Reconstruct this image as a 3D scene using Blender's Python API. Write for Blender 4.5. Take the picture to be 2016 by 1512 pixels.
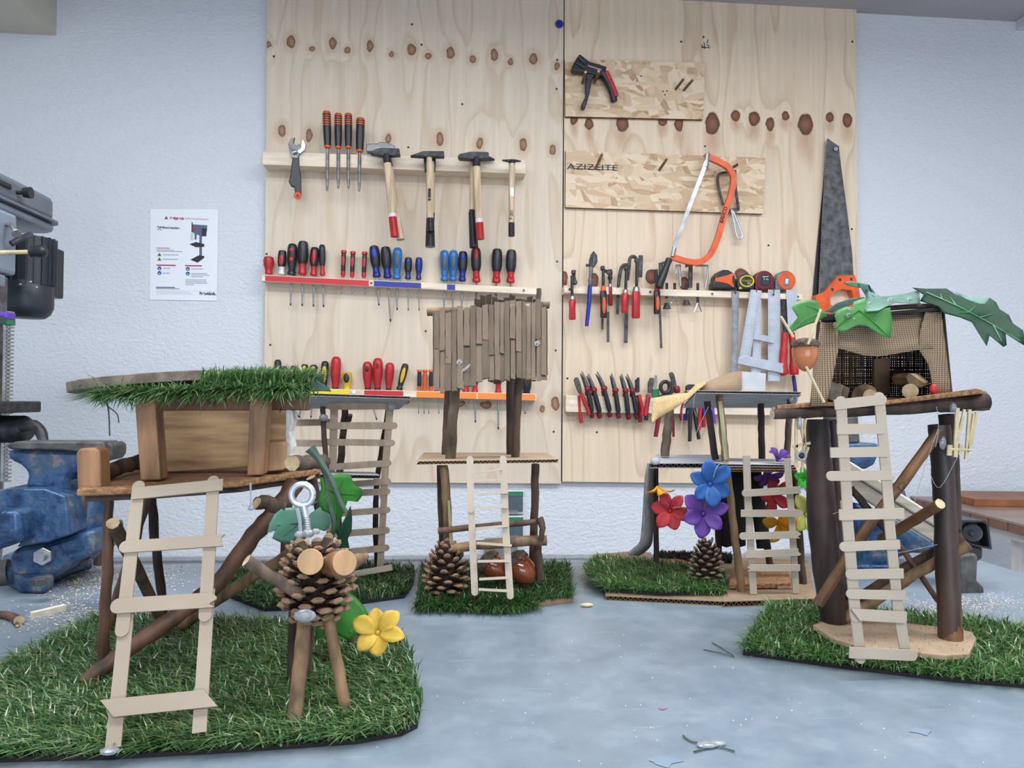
import bpy, bmesh, math, random
import numpy as np
from mathutils import Vector, Matrix, Euler, noise
random.seed(7); np.random.seed(7)
S_ = bpy.context.scene
for o in list(bpy.data.objects): bpy.data.objects.remove(o, do_unlink=True)
COL = S_.collection
# ---------------------------------------------------------------- camera, world, lamps, exposure
F = 1456.0
CP = Vector((0, 0, 0.29))
cd = bpy.data.cameras.new('camera'); cam = bpy.data.objects.new('camera', cd); COL.objects.link(cam)
cd.sensor_fit = 'HORIZONTAL'; cd.sensor_width = 36; cd.lens = 36 * F / 2016; cd.clip_start = .02
cam.location = CP
cam.rotation_euler = Euler((math.pi/2 + 0.0200, -0.006, -0.0873), 'XYZ')
S_.camera = cam
RM = cam.rotation_euler.to_matrix()
w = bpy.data.worlds.new('world'); S_.world = w; w.use_nodes = True
w.node_tree.nodes['Background'].inputs[0].default_value = (.80, .88, 1, 1)
w.node_tree.nodes['Background'].inputs[1].default_value = .3
def area(name, loc, sx, sy, power, rot=(0, 0, 0), col=(.93, .97, 1)):
    l = bpy.data.lights.new(name, 'AREA'); l.shape = 'RECTANGLE'; l.size = sx; l.size_y = sy
    l.energy = power; l.color = col
    o = bpy.data.objects.new(name, l); COL.objects.link(o); o.location = loc; o.rotation_euler = rot; return o
area('ceiling_tube_light', (.95, .70, 1.47), 1.5, .35, 28)
area('ceiling_tube_light', (-1.0, .70, 1.47), 1.5, .35, 22)
area('ceiling_tube_light', (0, 1.15, 1.50), 2.2, .25, 9)
area('ceiling_tube_light', (.1, -1.2, 1.48), 1.8, .5, 46)
area('front_fill_light', (.2, -3.1, .0), 3.2, 1.2, 50, (math.pi/2, 0, 0), (.82, .91, 1))  # unseen area light added behind the camera for soft frontal fill
S_.view_settings.view_transform = 'Standard'; S_.view_settings.look = 'None'
S_.view_settings.exposure = 0.24; S_.view_settings.gamma = 1; S_.view_settings.use_curve_mapping = False
# ---------------------------------------------------------------- picking points of the room
def ray(px, py): return RM @ Vector(((px - 1008) / F, (756 - py) / F, -1))
def P(px, py, Y):
    d = ray(px, py); return CP + d * (Y / d.y)
def G(px, py, z=0.0):
    d = ray(px, py); return CP + d * ((z - CP.z) / d.z)
def SC(px, py, Y): return Y / ray(px, py).y / F          # metres per pixel there
def lerp(a, b, t): return a + (b - a) * t
# ---------------------------------------------------------------- materials
def lin(c):
    c = [x / 255 for x in c]
    return tuple((x / 12.92 if x <= .04045 else ((x + .055) / 1.055) ** 2.4) for x in c) + (1,)
MATS = {}
def nodes(name):
    m = bpy.data.materials.new(name); m.use_nodes = True
    nt = m.node_tree; return m, nt, nt.nodes['Principled BSDF']
def N(nt, typ, **kw):
    n = nt.nodes.new(typ)
    for k, v in kw.items():
        if k.startswith('i_'):
            key = k[2:]; n.inputs[int(key) if key.isdigit() else key].default_value = v
        else: setattr(n, k, v)
    return n
def L(nt, a, b): nt.links.new(a, b)
def ramp(nt, fac, stops):
    r = N(nt, 'ShaderNodeValToRGB'); e = r.color_ramp.elements
    while len(e) < len(stops): e.new(.5)
    for i, (p, c) in enumerate(stops): e[i].position = p; e[i].color = c
    L(nt, fac, r.inputs[0]); return r.outputs[0]
def M(name, rgb, rough=.55, metal=0, var=.12, scale=40, stretch=(1, 1, 1), bump=0, bscale=None, rgb2=None, spec=.5, coat=0, detail=4, lo=.3, hi=.7, trans=0):
    if name in MATS: return MATS[name]
    m, nt, b = nodes(name)
    b.inputs['Roughness'].default_value = rough; b.inputs['Metallic'].default_value = metal
    b.inputs['Specular IOR Level'].default_value = spec; b.inputs['Coat Weight'].default_value = coat
    c = lin(rgb)
    if rgb2 is None:
        rgb2 = [max(0, x * (1 - var * 2)) for x in rgb]
    c2 = lin(rgb2)
    if var > 0:
        tc = N(nt, 'ShaderNodeTexCoord'); mp = N(nt, 'ShaderNodeMapping'); mp.inputs['Scale'].default_value = stretch
        L(nt, tc.outputs['Object'], mp.inputs[0])
        nz = N(nt, 'ShaderNodeTexNoise', i_Scale=scale, i_Detail=detail)
        L(nt, mp.outputs[0], nz.inputs['Vector'])
        L(nt, ramp(nt, nz.outputs[0], [(lo, c2), (hi, c)]), b.inputs['Base Color'])
        if bump:
            n2 = nz
            if bscale:
                n2 = N(nt, 'ShaderNodeTexNoise', i_Scale=bscale, i_Detail=3); L(nt, mp.outputs[0], n2.inputs['Vector'])
            bp = N(nt, 'ShaderNodeBump', i_Strength=bump, i_Distance=.002); L(nt, n2.outputs[0], bp.inputs['Height']); L(nt, bp.outputs[0], b.inputs['Normal'])
    else: b.inputs['Base Color'].default_value = c
    if trans:
        out = nt.nodes['Material Output']; t = N(nt, 'ShaderNodeBsdfTranslucent'); t.inputs[0].default_value = c
        mx = N(nt, 'ShaderNodeMixShader'); mx.inputs[0].default_value = trans
        L(nt, b.outputs[0], mx.inputs[1]); L(nt, t.outputs[0], mx.inputs[2]); L(nt, mx.outputs[0], out.inputs[0])
    MATS[name] = m; return m
def islands(name, stops, rough=.5, trans=.2, spec=.5):          # colour differs from one loose piece to the next
    m, nt, b = nodes(name); b.inputs['Roughness'].default_value = rough; b.inputs['Specular IOR Level'].default_value = spec
    g = N(nt, 'ShaderNodeNewGeometry'); c = ramp(nt, g.outputs['Random Per Island'], [(p, lin(x)) for p, x in stops])
    L(nt, c, b.inputs['Base Color'])
    if trans:
        out = nt.nodes['Material Output']; t = N(nt, 'ShaderNodeBsdfTranslucent'); L(nt, c, t.inputs[0])
        mx = N(nt, 'ShaderNodeMixShader'); mx.inputs[0].default_value = trans
        L(nt, b.outputs[0], mx.inputs[1]); L(nt, t.outputs[0], mx.inputs[2]); L(nt, mx.outputs[0], out.inputs[0])
    MATS[name] = m; return m
# ---------------------------------------------------------------- meshes
ORG = {}
class MB:
    def __init__(s): s.v = []; s.f = []; s.m = []
    def add(s, vs, fs, mi=0):
        o = len(s.v); s.v += [Vector(x) for x in vs]; s.f += [tuple(i + o for i in f) for f in fs]; s.m += [mi] * len(fs); return s
    def hexa(s, p, mi=0):               # p: 4 points, then the 4 opposite points
        return s.add(p, [(3, 2, 1, 0), (4, 5, 6, 7), (0, 1, 5, 4), (1, 2, 6, 5), (2, 3, 7, 6), (3, 0, 4, 7)], mi)
    def box(s, c, size, R=None, mi=0):
        c = Vector(c); hx, hy, hz = [x / 2 for x in size]; R = R or Matrix.Identity(3)
        q = [(-hx, -hy, -hz), (hx, -hy, -hz), (hx, -hy, hz), (-hx, -hy, hz), (-hx, hy, -hz), (hx, hy, -hz), (hx, hy, hz), (-hx, hy, hz)]
        return s.hexa([c + R @ Vector(x) for x in q], mi)
    def tube(s, pts, rad, n=10, cap=True, capm=None, mi=0, jit=0, flat=1.0, up=None, seed=0):
        rnd = random.Random(seed); pts = [Vector(p) for p in pts]
        if not hasattr(rad, '__len__'): rad = [rad] * len(pts)
        k = len(pts); T = []
        for i in range(k):
            d = pts[min(i + 1, k - 1)] - pts[max(i - 1, 0)]
            T.append(d.normalized() if d.length > 1e-9 else (T[-1] if T else Vector((0, 0, 1))))
        u = Vector(up) if up is not None else (Vector((0, 1, 0)) if abs(T[0].y) < .8 else Vector((0, 0, 1)))
        vs = []
        for i in range(k):
            u = (u - T[i] * u.dot(T[i]))
            u = u.normalized() if u.length > 1e-6 else T[i].orthogonal().normalized()
            v = T[i].cross(u)
            for j in range(n):
                a = 2 * math.pi * j / n; r = rad[i] * (1 + (rnd.uniform(-jit, jit) if jit else 0))
                vs.append(pts[i] + u * (math.cos(a) * r * flat) + v * (math.sin(a) * r))
        fs = [(i * n + j, i * n + (j + 1) % n, (i + 1) * n + (j + 1) % n, (i + 1) * n + j) for i in range(k - 1) for j in range(n)]
        s.add(vs, fs, mi)
        if cap:
            o = len(s.v) - len(vs); cm = mi if capm is None else capm
            s.f.append(tuple(o + j for j in reversed(range(n)))); s.m.append(cm)
            s.f.append(tuple(o + (k - 1) * n + j for j in range(n))); s.m.append(cm)
        return s
    def prism(s, poly, off, mi=0):      # planar outline pushed along off
        poly = [Vector(p) for p in poly]; off = Vector(off); n = len(poly)
        return s.add(poly + [p + off for p in poly], [tuple(range(n)), tuple(reversed(range(n, 2 * n)))] + [(i, i + n, (i + 1) % n + n, (i + 1) % n) for i in range(n)], mi)
    def sphere(s, c, r, n=12, k=7, mi=0, axes=None):
        c = Vector(c); r = r if hasattr(r, '__len__') else (r, r, r)
        A = axes or Matrix.Identity(3); vs = []; 
        for i in range(k + 1):
            th = math.pi * i / k
            for j in range(n):
                a = 2 * math.pi * j / n
                vs.append(c + A @ Vector((r[0] * math.sin(th) * math.cos(a), r[1] * math.sin(th) * math.sin(a), r[2] * math.cos(th))))
        return s.add(vs, [(i * n + j, (i + 1) * n + j, (i + 1) * n + (j + 1) % n, i * n + (j + 1) % n) for i in range(k) for j in range(n)], mi)
    def grid(s, rows, mi=0):
        k = len(rows[0]); vs = [p for r in rows for p in r]
        return s.add(vs, [(i * k + j, i * k + j + 1, (i + 1) * k + j + 1, (i + 1) * k + j) for i in range(len(rows) - 1) for j in range(k - 1)], mi)
    def build(s, name, mat, parent=None, smooth=True, bevel=0, loc=None, ang=40, solid=0, kind=None, label=None, subdiv=0):
        org = ORG[parent.name] if parent is not None else (Vector(loc) if loc is not None else Vector((0, 0, 0)))
        me = bpy.data.meshes.new(name); me.from_pydata([tuple(p - org) for p in s.v], [], s.f)
        for x in (mat if isinstance(mat, (list, tuple)) else [mat]): me.materials.append(x)
        me.polygons.foreach_set('material_index', s.m)
        bm = bmesh.new(); bm.from_mesh(me); bmesh.ops.remove_doubles(bm, verts=bm.verts, dist=1e-7)
        bmesh.ops.recalc_face_normals(bm, faces=bm.faces); bm.to_mesh(me); bm.free()
        if smooth:
            me.polygons.foreach_set('use_smooth', [True] * len(me.polygons)); me.set_sharp_from_angle(angle=math.radians(ang))
        o = bpy.data.objects.new(name, me); COL.objects.link(o); ORG[o.name] = org
        if parent is not None: o.parent = parent
        else: o.location = org
        if bevel:
            b = o.modifiers.new('b', 'BEVEL'); b.width = bevel; b.segments = 2; b.limit_method = 'ANGLE'
        if solid:
            b = o.modifiers.new('s', 'SOLIDIFY'); b.thickness = solid; b.offset = 0
        if subdiv:
            b = o.modifiers.new('d', 'SUBSURF'); b.levels = subdiv; b.render_levels = subdiv
        if kind: o['kind'] = kind
        if label: o['label'] = label
        return o
def tag(o, label, cat, group=None):
    o['label'] = label; o['category'] = cat
    if group: o['group'] = group
    return o
def thing(name, label, cat, loc, group=None):
    o = bpy.data.objects.new(name, None); o.empty_display_size = .02; COL.objects.link(o); o.location = loc; ORG[o.name] = Vector(loc)
    return tag(o, label, cat, group)
def sub(name, parent, label=None):                      # an Empty part that parents sub-parts
    o = bpy.data.objects.new(name, None); o.empty_display_size = .01; COL.objects.link(o); o.parent = parent; ORG[o.name] = ORG[parent.name]
    if label: o['label'] = label
    return o
def struct(name, mb, mat, **kw):
    o = mb.build(name, mat, smooth=False, **kw); o['kind'] = 'structure'; return o
def text(s, px, py, hpx, Y, mat, parent, rot=0, name='lettering', align='LEFT', mirror=False, wide=1.0, bold=0):
    c = bpy.data.curves.new(name, 'FONT'); c.body = s; sc = SC(px, py, Y); c.size = hpx * sc * 1.4; c.align_x = align; c.extrude = .0001; c.offset = bold
    tmp = bpy.data.objects.new('tmp', c); COL.objects.link(tmp); me = bpy.data.meshes.new_from_object(tmp); bpy.data.objects.remove(tmp, do_unlink=True); bpy.data.curves.remove(c)
    me.materials.clear(); me.materials.append(mat); o = bpy.data.objects.new(name, me); COL.objects.link(o)
    o.parent = parent; o.location = P(px, py, Y) - ORG[parent.name]
    o.rotation_euler = (math.pi/2, rot, 0); o.scale = ((-wide if mirror else wide), 1, 1); return o
# ---------------------------------------------------------------- shared shapes
NY = Vector((0, -1, 0))
def stick(mb, p0, p1, wd, t, nrm, e0='r', e1='r', mi=0, seed=0):     # flat craft stick, nrm points to its visible face
    p0 = Vector(p0); p1 = Vector(p1); a = (p1 - p0); Ln = a.length; a.normalize()
    nrm = Vector(nrm); nrm = (nrm - a * nrm.dot(a)).normalized(); b = nrm.cross(a); h = wd / 2; rnd = random.Random(seed)
    def end(kind):
        if kind == 'r': return [(h - h * math.cos(x), h * math.sin(x)) for x in [math.pi/2 - math.pi * i / 8 for i in range(9)]] 
        if kind == 'b':
            ys = [h, h * .45, h * .1, -h * .5, -h]; return [(rnd.uniform(-.12, .35) * wd, y) for y in ys]
        if kind == 'd': return [(wd * .9, h), (0, -h)]
        if kind == 'u': return [(0, h), (wd * .9, -h)]
        return [(0, h), (0, -h)]
    e_0 = end(e0); e_1 = end(e1)
    poly = [p0 + a * x + b * y for x, y in reversed(e_0)] + [p1 - a * x + b * y for x, y in e_1]
    return mb.prism(poly, -nrm * t, mi)
def polyline(pts, n=6):                                              # smooth path through points
    pts = [Vector(p) for p in pts]
    if len(pts) < 3: return [lerp(pts[0], pts[1], i / n) for i in range(n + 1)]
    out = []
    for i in range(len(pts) - 1):
        p0, p1, p2, p3 = pts[max(i - 1, 0)], pts[i], pts[i + 1], pts[min(i + 2, len(pts) - 1)]
        for k in range(n):
            t = k / n; out.append(.5 * (2 * p1 + (p2 - p0) * t + (2 * p0 - 5 * p1 + 4 * p2 - p3) * t * t + (3 * p1 - p0 - 3 * p2 + p3) * t ** 3))
    return out + [pts[-1]]
def branch(parent, pts, r0, r1=None, mat='bark', name='branch', n=9, seed=1, cut=True, jit=.07, label=None, wob=.12):
    rnd = random.Random(seed); pp = polyline(pts, 5 if len(pts) > 2 else 9); r1 = r1 or r0; k = len(pp)
    for i in range(1, k - 1): pp[i] = pp[i] + Vector((rnd.uniform(-1, 1), rnd.uniform(-1, 1), rnd.uniform(-1, 1))) * r0 * wob
    mb = MB().tube(pp, [lerp(r0, r1, i / (k - 1)) for i in range(k)], n, capm=1, jit=jit, seed=seed)
    return mb.build(name, [MATS[mat], MATS['cut_wood']], parent, ang=55, label=label)
def cardboard(parent, a, b, c, d, t, wave=.006, name='cardboard_sheet', mat='card', label=None):  # a-b visible edge, d-c the far edge, flutes run from a to d
    a, b, c, d = map(Vector, (a, b, c, d)); up = (b - a).cross(d - a).normalized() * t
    if up.z < 0: up = -up
    e = sub(name, parent, label); th = up * .14
    for z in (0, 1):
        q = [a + up * z * .86, b + up * z * .86, c + up * z * .86, d + up * z * .86]
        MB().hexa(q + [p + th for p in q]).build('liner', MATS[mat], e, smooth=False)
    n = max(6, int((b - a).length / wave * 2)); rows = []
    for i in range(n + 1):
        s = i / n; z = up * (.14 + .72 * (i % 2)); rows.append([lerp(a, b, s) + z, lerp(d, c, s) + z])
    MB().grid(rows).build('fluting', MATS[mat + '_flute'], e, smooth=False, solid=t * .12, kind='stuff')
    return e
def grass(parent, poly, z, n, h, mat, lean=(0, 0), seed=3, wd=.0011, spread=.7, tilt=None, hang=0):
    rs = np.random.RandomState(seed); poly = [(p[0], p[1]) for p in poly]
    pa = np.array(poly); lo, hi = pa.min(0), pa.max(0); X = np.zeros((0, 2))
    while len(X) < n:
        q = rs.uniform(lo, hi, (n * 2, 2)); ins = np.zeros(len(q), bool); j = len(pa) - 1
        for i in range(len(pa)):
            c = ((pa[i, 1] > q[:, 1]) != (pa[j, 1] > q[:, 1])) & (q[:, 0] < (pa[j, 0] - pa[i, 0]) * (q[:, 1] - pa[i, 1]) / (pa[j, 1] - pa[i, 1] + 1e-12) + pa[i, 0]); ins ^= c; j = i
        X = np.vstack([X, q[ins]])
    X = X[:n]; hh = h * rs.uniform(.55, 1.15, n); an = rs.uniform(0, 2 * np.pi, n); sp = rs.uniform(.1, 1, n) * spread
    dx = np.cos(an) * sp + lean[0]; dy = np.sin(an) * sp + lean[1]
    zb = np.full(n, z) if tilt is None else tilt(X[:, 0], X[:, 1])
    B = np.stack([X[:, 0], X[:, 1], zb], 1); D = np.stack([dx, dy, np.ones(n) * (1 - hang * rs.uniform(.2, 1.2, n))], 1); D /= np.linalg.norm(D, axis=1)[:, None]
    tw = np.arctan2(dx, -dy) + rs.normal(0, .5, n); Wd = np.stack([np.cos(tw), np.sin(tw), np.zeros(n)], 1) * wd / 2 * rs.uniform(.7, 1.3, n)[:, None]
    H = hh[:, None]; bend = np.stack([dx, dy, -.7 * np.ones(n)], 1) * .34
    mid = B + D * H * .55; tip = B + D * H + bend * H
    V = np.concatenate([B - Wd, B + Wd, mid - Wd * .85, mid + Wd * .85, tip]) - np.array(ORG[parent.name])
    i = np.arange(n); fs = [tuple(x) for x in np.stack([i, i + n, i + 3 * n, i + 2 * n], 1).tolist()] + [tuple(x) for x in np.stack([i + 2 * n, i + 3 * n, i + 4 * n], 1).tolist()]
    me = bpy.data.meshes.new('grass_blades'); me.from_pydata(V.tolist(), [], fs); me.materials.append(MATS[mat])
    o = bpy.data.objects.new('grass_blades', me); COL.objects.link(o); o.parent = parent; o['kind'] = 'stuff'; ORG[o.name] = ORG[parent.name]; return o
def leaf(parent, outline, Yf, mat, name='leaf', centre=None, veins=None, solid=.0006, bulge=0, vmat=None, label=None, rings=5):
    # leaf outline (px) laid on its own curved surface: Yf gives its depth at each point
    n = len(outline); cx = sum(p[0] for p in outline) / n; cy = sum(p[1] for p in outline) / n
    if centre: cx, cy = centre
    r2 = max((p[0] - cx) ** 2 + (p[1] - cy) ** 2 for p in outline) * .5
    sm = []                                                          # round the outline a little
    for i in range(n):
        p0, p1 = outline[i], outline[(i + 1) % n]; sm += [p0, (lerp(p0[0], p1[0], .5), lerp(p0[1], p1[1], .5))]
    rows = []
    for k in range(rings + 1):
        s = k / rings; rows.append([P(cx + (x - cx) * s, cy + (y - cy) * s, Yf(cx + (x - cx) * s, cy + (y - cy) * s) - bulge * 1.3 * math.exp(-(((x - cx) * s) ** 2 + ((y - cy) * s) ** 2) / (r2 * .8))) for x, y in sm + sm[:1]])
    o = MB().grid(rows).build(name, MATS[mat], parent, ang=80, solid=solid, label=label)
    for v in (veins or []):
        pp = polyline([P(x, y, Yf(x, y) - bulge * 1.3 * math.exp(-((x - cx) ** 2 + (y - cy) ** 2) / (r2 * .8)) - .0008) for x, y in v], 4)
        MB().tube(pp, [lerp(.0009, .0003, i / (len(pp) - 1)) for i in range(len(pp))], 5).build('vein', MATS[vmat or mat], o)
    return o
_sm = {}
def scale_mesh(key, m1, m2):
    if key in _sm: return _sm[key]
    sec = [(0, .10, .02, -.02), (.45, .30, .05, -.03), (.78, .46, .09, -.07), (.93, .40, .15, -.13), (1.0, .20, .10, -.07), (1.05, .04, .03, -.01)]
    mb = MB(); vs = []
    for x, hw, t, b in sec: vs += [(x, -hw, 0), (x, -hw * .55, t), (x, 0, t * 1.15), (x, hw * .55, t), (x, hw, 0), (x, hw * .55, b), (x, -hw * .55, b)]
    k = 7; fs = [(i * k + j, i * k + (j + 1) % k, (i + 1) * k + (j + 1) % k, (i + 1) * k + j) for i in range(5) for j in range(k)]
    mb.add(vs, fs + [tuple(range(k)), tuple(5 * k + j for j in range(k))])
    mb.m = [1 if i >= 2 * k else 0 for i in range(len(mb.m))]
    o = mb.build('cone_scale', [MATS[m1], MATS[m2]], ang=50); me = o.data; bpy.data.objects.remove(o); _sm[key] = me; return me
def cone_scales(root, base, axis, R, H, n, prof, key='a', m1='cone_dark', m2='cone_tip', tilt=(0, 70), size=1.0, seed=1, zr=(0, 1), smin=.3):
    me = scale_mesh(key, m1, m2); axis = Vector(axis).normalized(); e1 = axis.orthogonal().normalized(); e2 = axis.cross(e1); rnd = random.Random(seed)
    base = Vector(base)
    MB().tube([base + axis * H * x for x in (0.02, .2, .5, .8, .97)], [R * .22, R * .4, R * .4, R * .28, R * .08], 9).build('cone_core', MATS[m1], root)
    for i in range(n):
        t = (i + .5) / n; a = i * 2.39996; r = prof(t) * R
        el = math.radians(lerp(tilt[0], tilt[1], t) + rnd.uniform(-6, 6))
        rad = e1 * math.cos(a) + e2 * math.sin(a)
        x = (rad * math.cos(el) + axis * math.sin(el)).normalized(); y = axis.cross(rad).normalized(); z = x.cross(y)
        if z.dot(axis) < 0 and el < 1.2: y = -y; z = x.cross(y)
        s = max(r * 1.0, R * smin) * size
        c = base + axis * (H * lerp(zr[0], zr[1], t) - s * math.sin(el) * .75) + rad * (r - s * math.cos(el)) 
        wv = min(1.25, R * .42 / max(s * .46, 1e-6) * .55 * lerp(1.0, .62, t))
        m = Matrix(((x * s).to_tuple(), (y * s * wv).to_tuple(), (z * s * min(1.0, wv * 1.1)).to_tuple())).transposed().to_4x4(); m.translation = c - ORG[root.name]
        o = bpy.data.objects.new('cone_scale', me); COL.objects.link(o); o.parent = root; o.matrix_local = m
def flower(label, c, nrm, R, mat, n=6, cup=.25, rot=0, cmat=None, group='paper flowers hung around the card treehouse', name='paper_flower', seed=1, stem=None):
    c = Vector(c); t = thing(name, label, 'flower', c, group); rnd = random.Random(seed)
    nrm = Vector(nrm).normalized(); u = (Vector((0, 0, 1)) - nrm * nrm.z).normalized(); v = nrm.cross(u)
    for i in range(n):
        a = rot + 2 * math.pi * i / n + rnd.uniform(-.12, .12); d = u * math.cos(a) + v * math.sin(a); q = nrm.cross(d); Lr = R * rnd.uniform(.85, 1.15); cu = cup * rnd.uniform(.4, 1.7); wv_ = rnd.uniform(.29, .37)
        rows = []
        for k in range(7):
            s = k / 6; wd = R * wv_ * (math.sin(math.pi * min(1, s * .93 + .07) ** 1.35) ** .7 if k < 6 else .18)
            row = []
            for j in range(5):
                x = (j - 2) / 2; lift = cu * R * (1.3 * s - .75 * s * s) + .10 * R * x * x * math.sin(math.pi * s)
                row.append(c + d * (Lr * s * .98 + .02 * R) + q * (x * wd) + nrm * lift)
            rows.append(row)
        MB().grid(rows).build('petal', MATS[mat], t, solid=.0005, ang=80)
    MB().sphere(c + nrm * R * .05, R * .09, 8, 5).build('flower_centre', MATS[cmat or mat], t)
    if stem: MB().tube(polyline(stem, 4), .0011, 5).build('stem', MATS['string'], t)
    return t
# ---------------------------------------------------------------- material library
M('bark', (104, 78, 62), .8, var=.3, scale=60, stretch=(1, 1, .25), bump=.6)
M('bark_red', (116, 80, 60), .55, var=.3, scale=50, stretch=(1, 1, .2), bump=.4)
M('bark_dark', (74, 58, 50), .85, var=.3, scale=70, stretch=(1, 1, .25), bump=.7)
M('bark_grey', (118, 100, 84), .85, var=.25, scale=80, stretch=(1, 1, .3), bump=.5)
M('bark_light', (150, 118, 84), .7, var=.25, scale=60, stretch=(1, 1, .25), bump=.4)
M('bark_log', (72, 50, 43), .45, var=.34, scale=26, stretch=(1, 1, .25), bump=.5, rgb2=(34, 26, 24), detail=8, lo=.4, hi=.62)
M('bark_amber', (124, 84, 46), .45, var=.3, scale=38, stretch=(1, 1, .4), bump=.4, rgb2=(62, 42, 28), detail=6)
M('peeled_green', (186, 182, 140), .6, var=.2, scale=60, stretch=(1, 1, .1))
M('white_wood', (236, 226, 206), .8, var=.05, scale=90); M('cut_wood', (214, 190, 150), .8, var=.12, scale=90)
M('craft', (184, 170, 153), .7, var=.035, scale=12, stretch=(1, 1, 1), bump=.04, detail=3)
M('craft_tan_dimmed', (160, 145, 128), .7, var=.05, scale=9, stretch=(1, 1, 1), bump=.04, detail=3); M('craft_far', (184, 162, 140), .7, var=.07, scale=30, stretch=(3, 3, 1.2))  # left ladder's tan sticks: craft colour darkened to offset strong lamp light
M('pine_warm', (178, 130, 90), .5, var=.18, scale=25, stretch=(3, 3, .5), bump=.05)
M('pine_light', (190, 150, 108), .6, var=.1, scale=25, stretch=(3, 3, .5))
M('beam_dark', (128, 84, 60), .55, var=.18, scale=25, stretch=(.5, 3, 3))
M('panel_wood', (224, 184, 132), .6, var=.2, scale=11, stretch=(1.2, 2, 9), rgb2=(166, 124, 86), detail=7, lo=.32, hi=.62)
M('cork', (172, 128, 90), .95, var=.35, scale=240, bump=1, rgb2=(112, 78, 52))
M('slab', (138, 124, 112), .9, var=.2, scale=60, bump=.3)
M('foam', (236, 234, 228), .9, var=.05, scale=160, bump=.8)
M('card', (146, 122, 98), .9, var=.07, scale=40, stretch=(1, 1, 1))
M('card_flute', (124, 102, 82), .95, var=.1, scale=80)
M('card_pale', (178, 152, 126), .9, var=.06, scale=40); M('card_pale_flute', (168, 144, 118), .9, var=.1, scale=80)
M('card_grey', (172, 172, 176), .85, var=.06, scale=40); M('card_grey_flute', (110, 96, 84), .9, var=.15, scale=80)
M('strip_card', (104, 89, 75), .92, var=.07, scale=30, stretch=(2, 1, .4))
M('strip_card_b', (90, 76, 63), .92, var=.07, scale=30, stretch=(2, 1, .4))
M('corr_cream', (184, 156, 112), .85, var=.06, scale=60)
M('slide_grey', (118, 118, 120), .9, var=.12, scale=70); M('black_card', (26, 25, 27), .8, var=.2, scale=60, bump=.3)
M('fleece', (38, 30, 30), 1, var=.3, scale=200, bump=.8)
M('glue', (214, 220, 228), .18, var=0, spec=.6); MATS['glue'].node_tree.nodes['Principled BSDF'].inputs['Transmission Weight'].default_value = .72
M('cone_dark', (70, 48, 36), .8, var=.2, scale=120)
M('cone_tip', (158, 128, 102), .75, var=.25, scale=160, rgb2=(96, 70, 52))
M('cone_tip_grey', (156, 140, 120), .75, var=.25, scale=160, rgb2=(104, 88, 72))
M('acorn', (136, 68, 38), .14, var=.12, scale=30, spec=.6, coat=.4)
M('acorn_pale', (190, 116, 70), .2, var=.1, scale=30, spec=.6)
M('acorn_cap', (112, 98, 84), .9, var=.3, scale=200, bump=1)
M('straw', (214, 196, 156), .7, var=.08, scale=60)
M('string', (120, 90, 70), .8, var=0)
M('leaf_green', (54, 132, 44), .5, var=.16, scale=30, trans=.15, spec=.3)
M('leaf_pale', (84, 152, 78), .45, var=.14, scale=22, trans=.15, spec=.35)
M('leaf_dark', (14, 66, 40), .6, var=.25, scale=25, trans=.05, spec=.18)
M('leaf_frost', (104, 142, 128), .55, var=.22, scale=25, trans=.06, spec=.25)
M('leaf_teal', (96, 150, 128), .4, var=.14, scale=25, trans=.15)
M('vein_dark', (28, 62, 34), .6, var=0); M('vein_light', (70, 122, 84), .5, var=0)
M('stem_green', (74, 96, 84), .5, var=.2, scale=60)
M('water', (220, 240, 226), .02, var=0, spec=.6); MATS['water'].node_tree.nodes['Principled BSDF'].inputs['Transmission Weight'].default_value = .95
for n_, c_ in (('red', (206, 54, 62)), ('purple', (120, 76, 176)), ('blue', (62, 122, 200)), ('amber', (240, 180, 36)), ('yellow', (240, 208, 88)), ('green', (62, 190, 50)), ('paleyellow', (232, 232, 130))):
    M('petal_' + n_, c_, .6, var=.08, scale=60, trans=.42)
M('steel', (176, 178, 182), .32, .75, var=.1, scale=40); M('steel_dark', (126, 126, 128), .36, .6, var=.22, scale=40)
M('chrome', (220, 222, 226), .12, 1, var=0); M('iron', (78, 78, 82), .5, .7, var=.2, scale=60)
M('alu', (206, 212, 222), .35, .6, var=.05, scale=20)
M('cast_iron', (100, 98, 97), .6, .3, var=.25, scale=50, bump=.3)
for n_, c_ in (('red', (198, 36, 44)), ('darkred', (134, 24, 40)), ('black', (36, 38, 44)), ('navy', (28, 40, 120)), ('blue', (30, 60, 190)), ('sky', (42, 120, 196)), ('slate', (72, 86, 100)), ('orange', (238, 98, 40)), ('yellow', (230, 196, 44)), ('green', (20, 128, 84)), ('violet', (104, 64, 190)), ('maroon', (110, 24, 40)), ('grey', (120, 122, 126)), ('white', (232, 234, 236))):
    M('pl_' + n_, c_, .38, var=.08, scale=30, spec=.5)
M('rail_wood', (244, 226, 204), .6, var=.07, scale=18, stretch=(.5, 4, 5))
M('hammer_wood', (232, 206, 172), .5, var=.12, scale=30, stretch=(3, 3, .3))
M('tape_red', (200, 40, 48), .5, var=0); M('tape_blue', (34, 48, 150), .5, var=0); M('tape_yellow', (238, 214, 40), .5, var=0); M('tape_orange', (250, 140, 60), .5, var=0)
M('paper', (228, 232, 240), .6, var=0); M('ink', (40, 42, 50), .7, var=0); M('ink_red', (176, 40, 70), .7, var=0); M('ink_grey', (140, 142, 156), .7, var=0); M('ink_pink', (190, 140, 160), .7, var=0); M('ink_blue', (40, 90, 170), .7, var=0); M('ink_olive', (120, 128, 60), .7, var=0); M('ink_slate', (90, 98, 122), .7, var=0); M('ink_light', (196, 200, 212), .7, var=0)
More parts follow.
